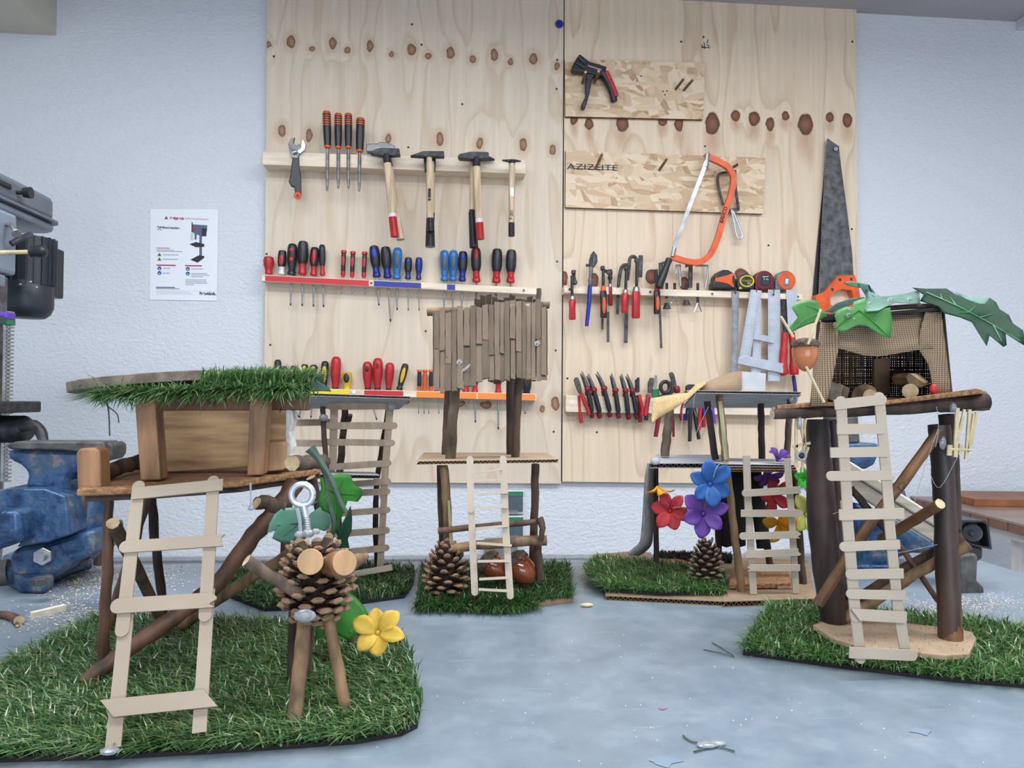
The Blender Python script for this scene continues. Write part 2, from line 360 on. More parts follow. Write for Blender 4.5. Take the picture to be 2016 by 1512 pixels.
M('drill_grey', (112, 122, 134), .42, var=.05, scale=14); M('drill_dark', (48, 54, 62), .45, var=.08, scale=30); M('drill_pale', (140, 152, 168), .4, var=.05, scale=14)
m, nt, b = nodes('vise_blue'); MATS['vise_blue'] = m                   # chipped blue hammer paint
tc = N(nt, 'ShaderNodeTexCoord'); nz = N(nt, 'ShaderNodeTexNoise', i_Scale=26, i_Detail=7, i_Roughness=.62); L(nt, tc.outputs['Object'], nz.inputs['Vector'])
L(nt, ramp(nt, nz.outputs[0], [(.36, lin((34, 54, 86))), (.50, lin((54, 86, 124))), (.57, lin((74, 92, 112))), (.63, lin((118, 120, 124)))]), b.inputs['Base Color'])
L(nt, ramp(nt, nz.outputs[0], [(.4, (.25, .25, .25, 1)), (.65, (.6, .6, .6, 1))]), b.inputs['Roughness'])
nz2 = N(nt, 'ShaderNodeTexNoise', i_Scale=70, i_Detail=3); L(nt, tc.outputs['Object'], nz2.inputs['Vector'])
bp = N(nt, 'ShaderNodeBump', i_Strength=.5, i_Distance=.004); L(nt, nz2.outputs[0], bp.inputs['Height']); L(nt, bp.outputs[0], b.inputs['Normal'])
b.inputs['Metallic'].default_value = .25
islands('turf', [(0, (38, 64, 34)), (.3, (66, 104, 56)), (.7, (98, 138, 80)), (.92, (150, 176, 124)), (1, (186, 178, 134))], .26, .22, 1.0)
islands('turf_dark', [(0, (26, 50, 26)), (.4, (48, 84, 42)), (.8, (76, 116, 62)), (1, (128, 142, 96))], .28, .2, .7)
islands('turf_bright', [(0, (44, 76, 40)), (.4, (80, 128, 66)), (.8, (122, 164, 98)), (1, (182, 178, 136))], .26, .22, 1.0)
islands('dust', [(0, (214, 192, 158)), (1, (240, 226, 200))], .9, 0)
islands('speck', [(0, (210, 214, 220)), (.8, (240, 240, 240)), (1, (120, 120, 120))], .8, 0)
# burlap: woven thread bump and colour
m, nt, b = nodes('burlap'); MATS['burlap'] = m; b.inputs['Roughness'].default_value = .95
tc = N(nt, 'ShaderNodeTexCoord'); w1 = N(nt, 'ShaderNodeTexWave', bands_direction='X', i_Scale=115, i_Distortion=1.2); w2 = N(nt, 'ShaderNodeTexWave', bands_direction='Z', i_Scale=135, i_Distortion=1.2)
for q in (w1, w2): q.inputs['Detail Scale'].default_value = .4; L(nt, tc.outputs['Object'], q.inputs['Vector'])
mu = N(nt, 'ShaderNodeMath', operation='MULTIPLY'); L(nt, w1.outputs['Fac'], mu.inputs[0]); L(nt, w2.outputs['Fac'], mu.inputs[1])
L(nt, ramp(nt, mu.outputs[0], [(0, lin((112, 92, 72))), (.45, lin((186, 162, 134)))]), b.inputs['Base Color'])
bp = N(nt, 'ShaderNodeBump', i_Strength=.8, i_Distance=.001); L(nt, mu.outputs[0], bp.inputs['Height']); L(nt, bp.outputs[0], b.inputs['Normal'])
# painted rough wall
m, nt, b = nodes('wall_paint'); MATS['wall_paint'] = m; b.inputs['Roughness'].default_value = .62; b.inputs['Base Color'].default_value = lin((212, 216, 224))
g = N(nt, 'ShaderNodeNewGeometry'); mp = N(nt, 'ShaderNodeMapping'); mp.inputs['Scale'].default_value = (1, 1, 1.6); mp.inputs['Rotation'].default_value = (0, .5, 0); L(nt, g.outputs['Position'], mp.inputs[0])
nz = N(nt, 'ShaderNodeTexNoise', i_Scale=75, i_Detail=3, i_Roughness=.55, i_Distortion=.4); L(nt, mp.outputs[0], nz.inputs['Vector'])
bp = N(nt, 'ShaderNodeBump', i_Strength=.55, i_Distance=.008); L(nt, nz.outputs[0], bp.inputs['Height']); L(nt, bp.outputs[0], b.inputs['Normal'])
M('ceiling_paint', (176, 174, 178), .8, var=.02, scale=3); M('floor_vinyl', (140, 138, 134), .5, var=.1, scale=6)
# table top: grey painted steel, worn, stained
m, nt, b = nodes('table_paint'); MATS['table_paint'] = m
g = N(nt, 'ShaderNodeNewGeometry'); nz = N(nt, 'ShaderNodeTexNoise', i_Scale=16, i_Detail=8, i_Roughness=.68); L(nt, g.outputs['Position'], nz.inputs['Vector'])
c1 = ramp(nt, nz.outputs[0], [(.3, lin((104, 116, 128))), (.5, lin((116, 128, 140))), (.72, lin((132, 143, 154)))])
mp = N(nt, 'ShaderNodeMapping'); mp.inputs['Scale'].default_value = (5, 90, 1); mp.inputs['Rotation'].default_value = (0, 0, .18); L(nt, g.outputs['Position'], mp.inputs[0])
n2 = N(nt, 'ShaderNodeTexNoise', i_Scale=3, i_Detail=5); L(nt, mp.outputs[0], n2.inputs['Vector'])
mx = N(nt, 'ShaderNodeMixRGB'); L(nt, ramp(nt, n2.outputs[0], [(.66, (0, 0, 0, 1)), (.72, (.5, .5, .5, 1))]), mx.inputs[0]); L(nt, c1, mx.inputs[1]); mx.inputs[2].default_value = lin((150, 160, 168))
n3 = N(nt, 'ShaderNodeTexNoise', i_Scale=3.3, i_Detail=4); L(nt, g.outputs['Position'], n3.inputs['Vector'])
mx2 = N(nt, 'ShaderNodeMixRGB'); L(nt, ramp(nt, n3.outputs[0], [(.64, (0, 0, 0, 1)), (.76, (.45, .45, .45, 1))]), mx2.inputs[0]); L(nt, mx.outputs[0], mx2.inputs[1]); mx2.inputs[2].default_value = lin((78, 108, 132))
L(nt, mx2.outputs[0], b.inputs['Base Color'])
L(nt, ramp(nt, nz.outputs[0], [(.3, (.30, .30, .30, 1)), (.7, (.46, .46, .46, 1))]), b.inputs['Roughness'])
bp = N(nt, 'ShaderNodeBump', i_Strength=.06, i_Distance=.002); L(nt, nz.outputs[0], bp.inputs['Height']); L(nt, bp.outputs[0], b.inputs['Normal'])
# plywood with knots where the sheets have them
YW = 2.30; YB = YW - .02
kg = bpy.data.node_groups.new('knot', 'ShaderNodeTree')
kg.interface.new_socket('Vector', in_out='INPUT', socket_type='NodeSocketVector'); kg.interface.new_socket('Centre', in_out='INPUT', socket_type='NodeSocketVector'); kg.interface.new_socket('Inv', in_out='INPUT', socket_type='NodeSocketVector'); kg.interface.new_socket('D', in_out='OUTPUT', socket_type='NodeSocketFloat')
gi = kg.nodes.new('NodeGroupInput'); go = kg.nodes.new('NodeGroupOutput'); q1 = N(kg, 'ShaderNodeVectorMath', operation='SUBTRACT'); q2 = N(kg, 'ShaderNodeVectorMath', operation='MULTIPLY'); q3 = N(kg, 'ShaderNodeVectorMath', operation='LENGTH')
L(kg, gi.outputs[0], q1.inputs[0]); L(kg, gi.outputs[1], q1.inputs[1]); L(kg, q1.outputs[0], q2.inputs[0]); L(kg, gi.outputs[2], q2.inputs[1]); L(kg, q2.outputs[0], q3.inputs[0]); L(kg, q3.outputs['Value'], go.inputs[0])
def plywood(name, knots, base, dark, core, seed, flame):
    m, nt, b = nodes(name); MATS[name] = m; b.inputs['Roughness'].default_value = .62; b.inputs['Specular IOR Level'].default_value = .3
    g = N(nt, 'ShaderNodeNewGeometry')
    nd = N(nt, 'ShaderNodeTexNoise', i_Scale=38, i_Detail=2); L(nt, g.outputs['Position'], nd.inputs['Vector'])
    sb = N(nt, 'ShaderNodeVectorMath', operation='SUBTRACT'); L(nt, nd.outputs['Color'], sb.inputs[0]); sb.inputs[1].default_value = (.5, .5, .5)
    scn = N(nt, 'ShaderNodeVectorMath', operation='SCALE'); L(nt, sb.outputs[0], scn.inputs[0]); scn.inputs['Scale'].default_value = .014
    pv = N(nt, 'ShaderNodeVectorMath', operation='ADD'); L(nt, g.outputs['Position'], pv.inputs[0]); L(nt, scn.outputs[0], pv.inputs[1])
    def chain(lst):
        last = None
        for c, inv in lst:
            k = nt.nodes.new('ShaderNodeGroup'); k.node_tree = kg; L(nt, pv.outputs[0], k.inputs[0]); k.inputs[1].default_value = c; k.inputs[2].default_value = inv
            if last is None: last = k.outputs[0]
            else:
                mn = N(nt, 'ShaderNodeMath', operation='MINIMUM'); L(nt, last, mn.inputs[0]); L(nt, k.outputs[0], mn.inputs[1]); last = mn.outputs[0]
        return last
    kl = []; fl = []
    for x, y, rx, ry in knots:
        c = P(x, y, YB); s = SC(x, y, YB); kl.append((c, (1 / (rx * s), 0, 1 / (ry * s))))
        if flame: c2 = P(x, y + ry * 1.3, YB); fl.append((c2, (1 / (rx * 1.5 * s), 0, 1 / (ry * 2.3 * s))))
        else: fl.append((c, (1 / (rx * 2.6 * s), 0, 1 / (ry * 2.4 * s))))
    d = chain(kl); d2 = chain(fl)
    # vertical grain that bends round the knots
    mp = N(nt, 'ShaderNodeMapping'); mp.inputs['Scale'].default_value = (26, 1, 1.3); mp.inputs['Location'].default_value = (seed, 0, seed); L(nt, g.outputs['Position'], mp.inputs[0])
    n1 = N(nt, 'ShaderNodeTexNoise', i_Scale=2.2, i_Detail=6, i_Roughness=.6); L(nt, mp.outputs[0], n1.inputs['Vector'])
    c1 = ramp(nt, n1.outputs[0], [(.3, lin([x * .93 for x in base])), (.7, lin(base))])
    mp2 = N(nt, 'ShaderNodeMapping'); mp2.inputs['Scale'].default_value = (6.5, 1, 1.0); mp2.inputs['Location'].default_value = (seed * 3, 0, seed); L(nt, g.outputs['Position'], mp2.inputs[0])
    n2 = N(nt, 'ShaderNodeTexNoise', i_Scale=1.0, i_Detail=2.2, i_Roughness=.45); L(nt, mp2.outputs[0], n2.inputs['Vector'])
    fr = N(nt, 'ShaderNodeMath', operation='MULTIPLY', i_1=6.5); L(nt, n2.outputs[0], fr.inputs[0])
    kd = N(nt, 'ShaderNodeMath', operation='DIVIDE', i_0=1.6); ka = N(nt, 'ShaderNodeMath', operation='ADD', i_1=1.0); L(nt, d, ka.inputs[0]); L(nt, ka.outputs[0], kd.inputs[1])
    fa = N(nt, 'ShaderNodeMath', operation='ADD'); L(nt, fr.outputs[0], fa.inputs[0]); L(nt, kd.outputs[0], fa.inputs[1])
    fc = N(nt, 'ShaderNodeMath', operation='FRACT'); L(nt, fa.outputs[0], fc.inputs[0])
    sk = ramp(nt, fc.outputs[0], [(0, (0, 0, 0, 1)), (.72, (.04, .04, .04, 1)), (.94, (.42, .42, .42, 1)), (1, (0, 0, 0, 1))])
    mxa = N(nt, 'ShaderNodeMixRGB'); L(nt, sk, mxa.inputs[0]); L(nt, c1, mxa.inputs[1]); mxa.inputs[2].default_value = lin(dark)
    n4 = N(nt, 'ShaderNodeTexNoise', i_Scale=1.7, i_Detail=3); mp3 = N(nt, 'ShaderNodeMapping'); mp3.inputs['Scale'].default_value = (3.4, 1, .5); mp3.inputs['Location'].default_value = (seed, 0, 2); L(nt, g.outputs['Position'], mp3.inputs[0]); L(nt, mp3.outputs[0], n4.inputs['Vector'])
    mxb = N(nt, 'ShaderNodeMixRGB'); L(nt, ramp(nt, n4.outputs[0], [(.5, (0, 0, 0, 1)), (.75, (.5, .5, .5, 1))]), mxb.inputs[0]); L(nt, mxa.outputs[0], mxb.inputs[1]); mxb.inputs[2].default_value = lin([x * .86 + y * .1 for x, y in zip(base, dark)])
    mxc = N(nt, 'ShaderNodeMixRGB'); L(nt, ramp(nt, d2, [(.0, (.75, .75, .75, 1)), (.55, (.42, .42, .42, 1)), (1, (0, 0, 0, 1))]), mxc.inputs[0]); L(nt, mxb.outputs[0], mxc.inputs[1]); mxc.inputs[2].default_value = lin(dark)
    mxd = N(nt, 'ShaderNodeMixRGB'); L(nt, ramp(nt, d, [(.0, (1, 1, 1, 1)), (.86, (1, 1, 1, 1)), (1, (0, 0, 0, 1))]), mxd.inputs[0]); L(nt, mxc.outputs[0], mxd.inputs[1])
    L(nt, ramp(nt, d, [(.2, lin(core)), (.7, lin([x * .8 for x in core])), (.92, lin([x * .55 for x in core]))]), mxd.inputs[2])
    L(nt, mxd.outputs[0], b.inputs['Base Color'])
KL = [(528,88,6,7),(573,82,8,13),(614,97,6,6),(654,85,7,12),(685,99,6,7),(728,91,7,13),(771,106,6,7),(811,97,8,12),(843,110,6,7),(887,104,8,13),(931,117,6,8),(973,108,7,13),(1004,122,6,7),(1051,116,9,12),(1096,130,6,8),
      (555,258,8,13),(609,266,7,13),(765,273,7,9),(866,274,8,14),(945,283,7,12),(1030,285,8,14),(1089,295,7,11),
      (795,792,12,5),(905,795,11,6),(957,797,12,8),(1068,805,6,8),(1093,795,9,14),(590,790,10,6)]
KR = [(1403,243,16,24),(1448,228,9,11),(1484,234,12,15),(1516,244,9,15),(1547,228,9,10),(1586,245,16,23),(1633,231,9,11),(1668,237,11,15),(1130,235,8,12),(1160,243,9,14),(1225,243,14,18),(1305,238,9,11),(1337,244,9,16),
      (1112,548,8,15),(1168,552,11,16),(1283,545,13,16),(1348,558,12,14),(1460,540,15,12),(1096,790,7,12),(1395,815,10,10)]
plywood('ply_left', KL, (225, 209, 190), (190, 160, 128), (168, 128, 102), 3.1, False)
plywood('ply_right', KR, (234, 213, 188), (184, 146, 112), (142, 94, 74), 8.7, True)
def osb(name, seed):
    m, nt, b = nodes(name); MATS[name] = m; b.inputs['Roughness'].default_value = .7
    g = N(nt, 'ShaderNodeNewGeometry'); cols = []
    for k, (rot, sx, sz) in enumerate([(.35, 15, 48), (-.5, 17, 44), (1.1, 20, 52), (0.05, 13, 56)]):
        mp = N(nt, 'ShaderNodeMapping', vector_type='TEXTURE'); mp.inputs['Rotation'].default_value = (0, rot, 0); mp.inputs['Location'].default_value = (seed + k * 1.7, 0, seed * .3); mp.inputs['Scale'].default_value = (1 / sx, 1, 1 / sz); L(nt, g.outputs['Position'], mp.inputs[0])
        v = N(nt, 'ShaderNodeTexVoronoi', i_Scale=1.0, i_Randomness=1.0); L(nt, mp.outputs[0], v.inputs['Vector'])
        mp4 = N(nt, 'ShaderNodeMapping', vector_type='TEXTURE'); mp4.inputs['Rotation'].default_value = (0, rot, 0); mp4.inputs['Scale'].default_value = (.08, 1, .006); L(nt, g.outputs['Position'], mp4.inputs[0])
        nz = N(nt, 'ShaderNodeTexNoise', i_Scale=1, i_Detail=4); L(nt, mp4.outputs[0], nz.inputs['Vector'])
        sp = N(nt, 'ShaderNodeSeparateColor'); L(nt, v.outputs['Color'], sp.inputs[0])
        ad = N(nt, 'ShaderNodeMath', operation='MULTIPLY_ADD', i_1=.35); L(nt, nz.outputs[0], ad.inputs[0]); L(nt, sp.outputs[0], ad.inputs[2])
        c = ramp(nt, ad.outputs[0], [(.1, lin((166, 130, 98))), (.3, lin((200, 170, 136))), (.7, lin((216, 190, 158))), (1.0, lin((228, 206, 180)))]); cols.append((c, sp.outputs[1]))
    cur = cols[0][0]
    for c, f in cols[1:]:
        mx = N(nt, 'ShaderNodeMixRGB'); L(nt, ramp(nt, f, [(.55, (0, 0, 0, 1)), (.56, (1, 1, 1, 1))]), mx.inputs[0]); L(nt, cur, mx.inputs[1]); L(nt, c, mx.inputs[2]); cur = mx.outputs[0]
    L(nt, cur, b.inputs['Base Color'])
osb('osb_a', 2.3); osb('osb_b', 6.1); M('osb_edge', (150, 106, 66), .8, var=.3, scale=90)
M('brick_edge', (134, 84, 56), .6, var=.25, scale=40, rgb2=(96, 84, 80)); M('bench_top', (150, 120, 104), .35, var=.2, scale=14, rgb2=(120, 104, 100)); M('board_brown', (150, 92, 52), .5, var=.12, scale=20); M('white_metal', (214, 214, 212), .5, var=.05, scale=20)
# ---------------------------------------------------------------- the room
CZ = 1.565; FZ = -.88; XL, XR, YF_ = -1.95, 2.35, -3.2
struct('wall_back', MB().box(((XL + XR) / 2, YW + .05, (CZ + FZ) / 2), (XR - XL + .2, .1, CZ - FZ)), MATS['wall_paint'])
struct('wall_left', MB().box((XL - .05, (YW + YF_) / 2, (CZ + FZ) / 2), (.1, YW - YF_, CZ - FZ)), MATS['wall_paint'])
struct('wall_right', MB().box((XR + .05, (YW + YF_) / 2, (CZ + FZ) / 2), (.1, YW - YF_, CZ - FZ)), MATS['wall_paint'])
struct('wall_front', MB().box(((XL + XR) / 2, YF_ - .05, (CZ + FZ) / 2), (XR - XL + .2, .1, CZ - FZ)), MATS['wall_paint'])
struct('floor', MB().box(((XL + XR) / 2, (YW + YF_) / 2, FZ - .05), (XR - XL + .2, YW - YF_ + .2, .1)), MATS['floor_vinyl'])
struct('ceiling', MB().box(((XL + XR) / 2, (YW + YF_) / 2, CZ + .05), (XR - XL + .2, YW - YF_ + .2, .1)), MATS['ceiling_paint'])
bx = P(111, 70, YW); M('beam_paint', (206, 200, 184), .7, var=.02, scale=4)
struct('trim_1', MB().box(((XL + bx.x) / 2, YW - 1.2, (CZ + bx.z) / 2), (bx.x - XL, 2.4, CZ - bx.z)), MATS['beam_paint'])
cx_ = P(2000, 60, YW)
struct('trim_2', MB().box(((cx_.x + XR) / 2, YW - .25, (CZ + cx_.z) / 2), (XR - cx_.x, .5, CZ - cx_.z + .001)), MATS['wall_paint'])
c0 = P(180, 1103, YW - .015); c1 = P(1640, 1095, YW - .015); rr = .008
tag(MB().tube([c0, c1], rr, 10).build('conduit_pipe', M('conduit', (150, 154, 160), .4, var=.05), loc=c0), 'grey conduit pipe running low along the white wall behind the table', 'pipe')
# workbench table
YTB = 1.33; XTL = -1.45; cr = G(1915, 1098); XTR = cr.x
t = thing('workbench', 'grey painted steel worktable that carries the treehouse models', 'table', (0, .6, FZ))
MB().box(((XTL + XTR) / 2, (YTB + .05) / 2, -.02), (XTR - XTL, YTB - .05, .04)).build('tabletop', MATS['table_paint'], t, smooth=False, bevel=.003)
for x in (XTL + .08, XTR - .08):
    for y in (.12, YTB - .08): MB().box((x, y, (FZ - .04) / 2), (.05, .05, -FZ - .04)).build('leg', MATS['cast_iron'], t, smooth=False)
# plywood tool boards
def quad_board(name, pts, Y, th, mats, label, cat, group=None, edge=True):
    q = [P(x, y, Y) for x, y in pts]; mb = MB(); off = Vector((0, th, 0)); n = len(q)
    mb.add(q + [p + off for p in q], [(0, 1, 2, 3)], 0); o = 0
    mb.f += [(7, 6, 5, 4)] + [(i, i + 4, (i + 1) % 4 + 4, (i + 1) % 4) for i in range(4)]; mb.m += [1] * 5
    return tag(mb.build(name, mats, smooth=False, loc=q[0]), label, cat, group)
M('ply_edge', (170, 134, 98), .8, var=.25, scale=60, stretch=(1, 40, 1))
quad_board('plywood_board', [(519, 948), (1104, 952), (1110, -40), (526, -40)], YB, .018, [MATS['ply_left'], MATS['ply_edge']], 'left plywood tool board with a band of small round knots near its top', 'board', 'plywood boards on the wall')
quad_board('plywood_board', [(1107, 948), (1690, 955), (1686, -30), (1112, -40)], YB, .018, [MATS['ply_right'], MATS['ply_edge']], 'right plywood tool board with a row of large dark flame-shaped knots', 'board', 'plywood boards on the wall')
quad_board('chipboard_panel', [(1113, 229), (1384, 235), (1388, 124), (1112, 116)], YB - .014, .0135, [MATS['osb_a'], MATS['osb_edge']], 'upper strand board panel that holds the trigger clamp', 'panel', 'strand board panels')
lp = quad_board('chipboard_panel', [(1113, 408), (1502, 421), (1507, 311), (1114, 296)], YB - .014, .0135, [MATS['osb_b'], MATS['osb_edge']], 'lower strand board panel behind the orange hacksaw, printed with letters', 'panel', 'strand board panels')
text('AZIZEITE', 1116, 333, 12, YB - .0146, MATS['ink'], lp, wide=1.5)
for i, y in enumerate((326, 331)):
    MB().box((P(1167, y + 2, YB - .0146)), (.145, .0004, .0016)).build('print_line', MATS['ink'], lp, smooth=False)
for x, y in ((1305, 180), (1313, 179), (1309, 187), (1180, 108 + 20), (1262, 150)): MB().tube([P(x, y, YB - .0141), P(x, y, YB - .0146)], .0026, 8).build('drilled_hole', MATS['ink'], bpy.data.objects['chipboard_panel'])
for a, b_ in (((1381, 88), (1386, 95)), ((1386, 84), (1388, 96)), ((1391, 88), (1397, 91)), ((1380, 93), (1398, 94)), ((1394, 78), (1392, 85))): MB().tube([P(*a, YB - .0004), P(*b_, YB - .0004)], .0014, 5).build('pencil_mark', MATS['ink'], bpy.data.objects['plywood_board.001'])
for k, (a, b_) in enumerate([((1330, 176), (1347, 154)), ((1346, 178), (1365, 156)), ((1172, 333), (1186, 302)), ((1298, 335), (1314, 311)), ((1435, 335), (1455, 322))]):
    names = ['left dowel peg of the pair on the upper strand board', 'right dowel peg of the pair on the upper strand board', 'dowel peg over the printed letters on the lower strand board', 'dowel peg in the middle of the lower strand board', 'dowel peg that carries the grey coping saw']
    p0 = P(a[0], a[1], YB - .013); p1 = P(b_[0], b_[1], YB - .085)
    tag(MB().tube([p0, p1], .0042, 9, capm=1).build('dowel_peg', [MATS['bark_light'], MATS['cut_wood']], loc=p0), names[k], 'peg', 'dowel pegs')
pp = P(1101, 48, YB - .004); t = thing('push_pin', 'round blue push pin at the top of the seam between the boards', 'pin', pp)
MB().tube([pp + Vector((0, .004, 0)), pp + Vector((0, -.004, 0)), pp + Vector((0, -.008, 0))], [.009, .013, .010], 14).build('pin_head', MATS['tape_blue'], t)
MB().tube([pp + Vector((0, -.008, 0)), pp + Vector((0, -.011, 0))], [.006, .004], 10).build('pin_knob', MATS['pl_navy'], t)
sc_pts = [(539, 111), (811, 48), (830, 88), (910, 205), (804, 290), (1096, 175), (1097, 118), (1385, 73), (1341, 82), (1678, 82), (1388, 288), (1677, 451), (1097, 515), (1094, 690), (838, 652), (532, 679), (525, 500), (1090, 850), (838, 895), (1117, 745), (1513, 483), (1175, 851)]
SCL = ['near the left edge under the top knots', 'high up right of the middle top knot', 'just under the high one by the top knots', 'alone in the bare field above the hammers', 'above the two middle hammers', 'right edge, below the knot band', 'right edge, level with the knot band', 'top, left one of two by the dark mark', 'top, single one left of the two', 'top right corner', 'above the orange hacksaw tip', 'right edge beside the saw blade', 'right edge above the screwdriver rail', 'right edge below the strip roof top', 'alone in the field left of the strip roof', 'left edge above the turf roof', 'left edge by the red tape end', 'right edge low down', 'above the middle platform left end', 'left edge above the pliers rail', 'alone above the tape measures', 'alone under the pliers rail']
for i, (x, y) in enumerate(sc_pts):
    c = P(x, y, YB); side = 'left' if x < 1106 else 'right'
    o = MB().tube([c + Vector((0, .001, 0)), c + Vector((0, -.0012, 0))], [.0042, .003], 8).build('screw', MATS['iron'], loc=c)
    tag(o, 'screw head in the %s plywood board, ' % side + SCL[i], 'screw', 'screws in the %s plywood board' % side)
# sockets under the board
t = thing('double_socket', 'grey double wall socket with green flaps under the left plywood board', 'socket', P(1012, 1050, YW))
for y0, y1 in ((963, 1010), (1013, 1059)):
    a = P(993, y1, YW); b_ = P(1031, y0, YW); c = (a + b_) / 2; w_, h_ = b_.x - a.x, b_.z - a.z
    MB().box(c + Vector((0, -.012, 0)), (w_, .024, h_)).build('socket_frame', MATS['pl_white'], t, smooth=False, bevel=.004)
    f = MB().box(c + Vector((0, -.026, .002)), (w_ * .84, .006, h_ * .84)).build('socket_flap', MATS['pl_slate'], t, smooth=False, bevel=.002)
    MB().box(c + Vector((0, -.0295, h_ * .36)), (w_ * .84, .002, h_ * .18)).build('green_band', MATS['pl_green'], f, smooth=False)
    MB().box(c + Vector((-.004, -.031, -h_ * .36)), (w_ * .5, .006, h_ * .06)).build('flap_lip', MATS['pl_grey'], f, smooth=False, bevel=.001)
a = P(985, 1095, YW); MB().box(a + Vector((0, -.02, .02)), (.10, .04, .075)).build('junction_box', MATS['pl_grey'], t, smooth=False, bevel=.004)
# poster
Yp = YW - .0025; pb = P(362, 500, Yp); t = thing('safety_poster', 'white safety sheet with a drill press picture taped to the wall', 'poster', pb)
def pz(X, Y): return (285 + X * .13223, 400 + Y * .13223)
q = [P(*pz(x, y), Yp) for x, y in ((75, 1437), (1075, 1455), (1095, 92), (85, 88))]
MB().prism(q, (0, .001, 0)).build('paper_sheet', MATS['paper'], t, smooth=False)
Yq = Yp - .0004
def bar(X0, Y0, X1, h, mat, name='print_line'):
    a = P(*pz(X0, Y0), Yq); b_ = P(*pz(X1, Y0 + (X1 - X0) * .016), Yq); hh = h * .13223 * SC(*pz(X0, Y0), Yq) / 2; z = Vector((0, 0, hh))
    return MB().prism([a - z, b_ - z, b_ + z, a + z], (0, .0003, 0)).build(name, MATS[mat], t, smooth=False)
text('Veiligheids', *pz(370, 236), 4.6, Yq, MATS['ink_red'], t, rot=.016, bold=.0004); text('informatiekaart', *pz(600, 240), 4.6, Yq, MATS['ink_pink'], t, rot=.016, wide=1.12)
text('Tafelboormachine', *pz(182, 372), 4.3, Yq, MATS['ink'], t, rot=.016, wide=1.0, bold=.0003); text('heutink.', *pz(815, 1362), 6.2, Yq, MATS['ink'], t, rot=.016, bold=.0005, wide=1.15)
for X, Y, r, mt in [(320, 215, 30, 'ink_olive'), (218, 762, 32, 'ink_olive'), (218, 830, 32, 'ink_olive')]:
    MB().prism([P(*pz(X - r, Y + r * .8), Yq), P(*pz(X + r, Y + r * .8), Yq), P(*pz(X, Y - r * .9), Yq)], (0, .0003, 0)).build('warning_triangle', MATS[mt], t, smooth=False)
    MB().prism([P(*pz(X - r * .3, Y + r * .55), Yq - .0003), P(*pz(X + r * .3, Y + r * .55), Yq - .0003), P(*pz(X, Y - r * .2), Yq - .0003)], (0, .0003, 0)).build('warning_mark', MATS['ink'], t, smooth=False)
for X, Y in ((218, 970), (218, 1040), (640, 978), (640, 1048)):
    MB().prism([P(*pz(X + 30 * math.cos(a), Y + 30 * math.sin(a)), Yq) for a in [i * math.pi / 8 for i in range(16)]], (0, .0003, 0)).build('blue_disc', MATS['ink_blue'], t, smooth=False)
    MB().prism([P(*pz(X + 11 * math.cos(a), Y + 8 + 12 * math.sin(a)), Yq - .0003) for a in [i * math.pi / 4 for i in range(8)]], (0, .0003, 0)).build('disc_mark', MATS['ink_light'], t, smooth=False)
for a in [(182, 392, 258, 12, 'ink_grey'), (175, 668, 370, 16, 'ink_pink'), (175, 695, 435, 9, 'ink_grey'), (175, 716, 560, 9, 'ink_grey'), (270, 768, 500, 10, 'ink_grey'), (265, 834, 490, 10, 'ink_grey'), (175, 922, 462, 18, 'ink_red'), (600, 930, 850, 18, 'ink_red'), (275, 970, 375, 10, 'ink_grey'), (270, 1042, 370, 10, 'ink_grey'), (690, 978, 870, 10, 'ink_grey'), (690, 1048, 930, 9, 'ink_grey'), (690, 1070, 960, 9, 'ink_grey'), (690, 1095, 865, 9, 'ink_grey'), (605, 1140, 915, 9, 'ink_grey'), (605, 1164, 920, 9, 'ink_grey'), (605, 1188, 930, 9, 'ink_grey'), (605, 1212, 730, 9, 'ink_grey'), (168, 1252, 450, 15, 'ink_slate'), (168, 1270, 520, 9, 'ink_slate'), (168, 1300, 990, 5, 'ink_light'), (168, 1322, 670, 9, 'ink_light'), (168, 1345, 715, 9, 'ink_light')]: bar(*a)
def blot(pts, mat, name, dy=0): MB().prism([P(*pz(x, y), Yq - dy) for x, y in pts], (0, .0003, 0)).build(name, MATS[mat], t, smooth=False)
blot([(812, 790), (852, 790), (850, 470), (812, 470)], 'ink_slate', 'printed_column'); blot([(705, 430), (850, 500), (925, 420), (930, 330), (710, 315)], 'ink_slate', 'printed_drill_head', .0004)
blot([(850, 490), (915, 490), (920, 380), (850, 375)], 'ink', 'printed_motor', .0008); blot([(695, 430), (715, 430), (712, 285), (698, 280)], 'ink', 'printed_post', .0008); blot([(742, 540), (770, 540), (775, 420), (742, 420)], 'ink_slate', 'printed_chuck', .0008)
blot([(665, 610), (760, 655), (880, 650), (890, 610), (760, 578)], 'ink', 'printed_table', .0008); blot([(680, 840), (785, 885), (888, 810), (880, 785), (800, 778)], 'ink', 'printed_base', .0008); blot([(685, 545), (715, 548), (722, 440), (685, 445)], 'ink_light', 'printed_guard', .0012); blot([(705, 408), (750, 408), (750, 372), (705, 372)], 'ink_red', 'printed_switch', .0012)
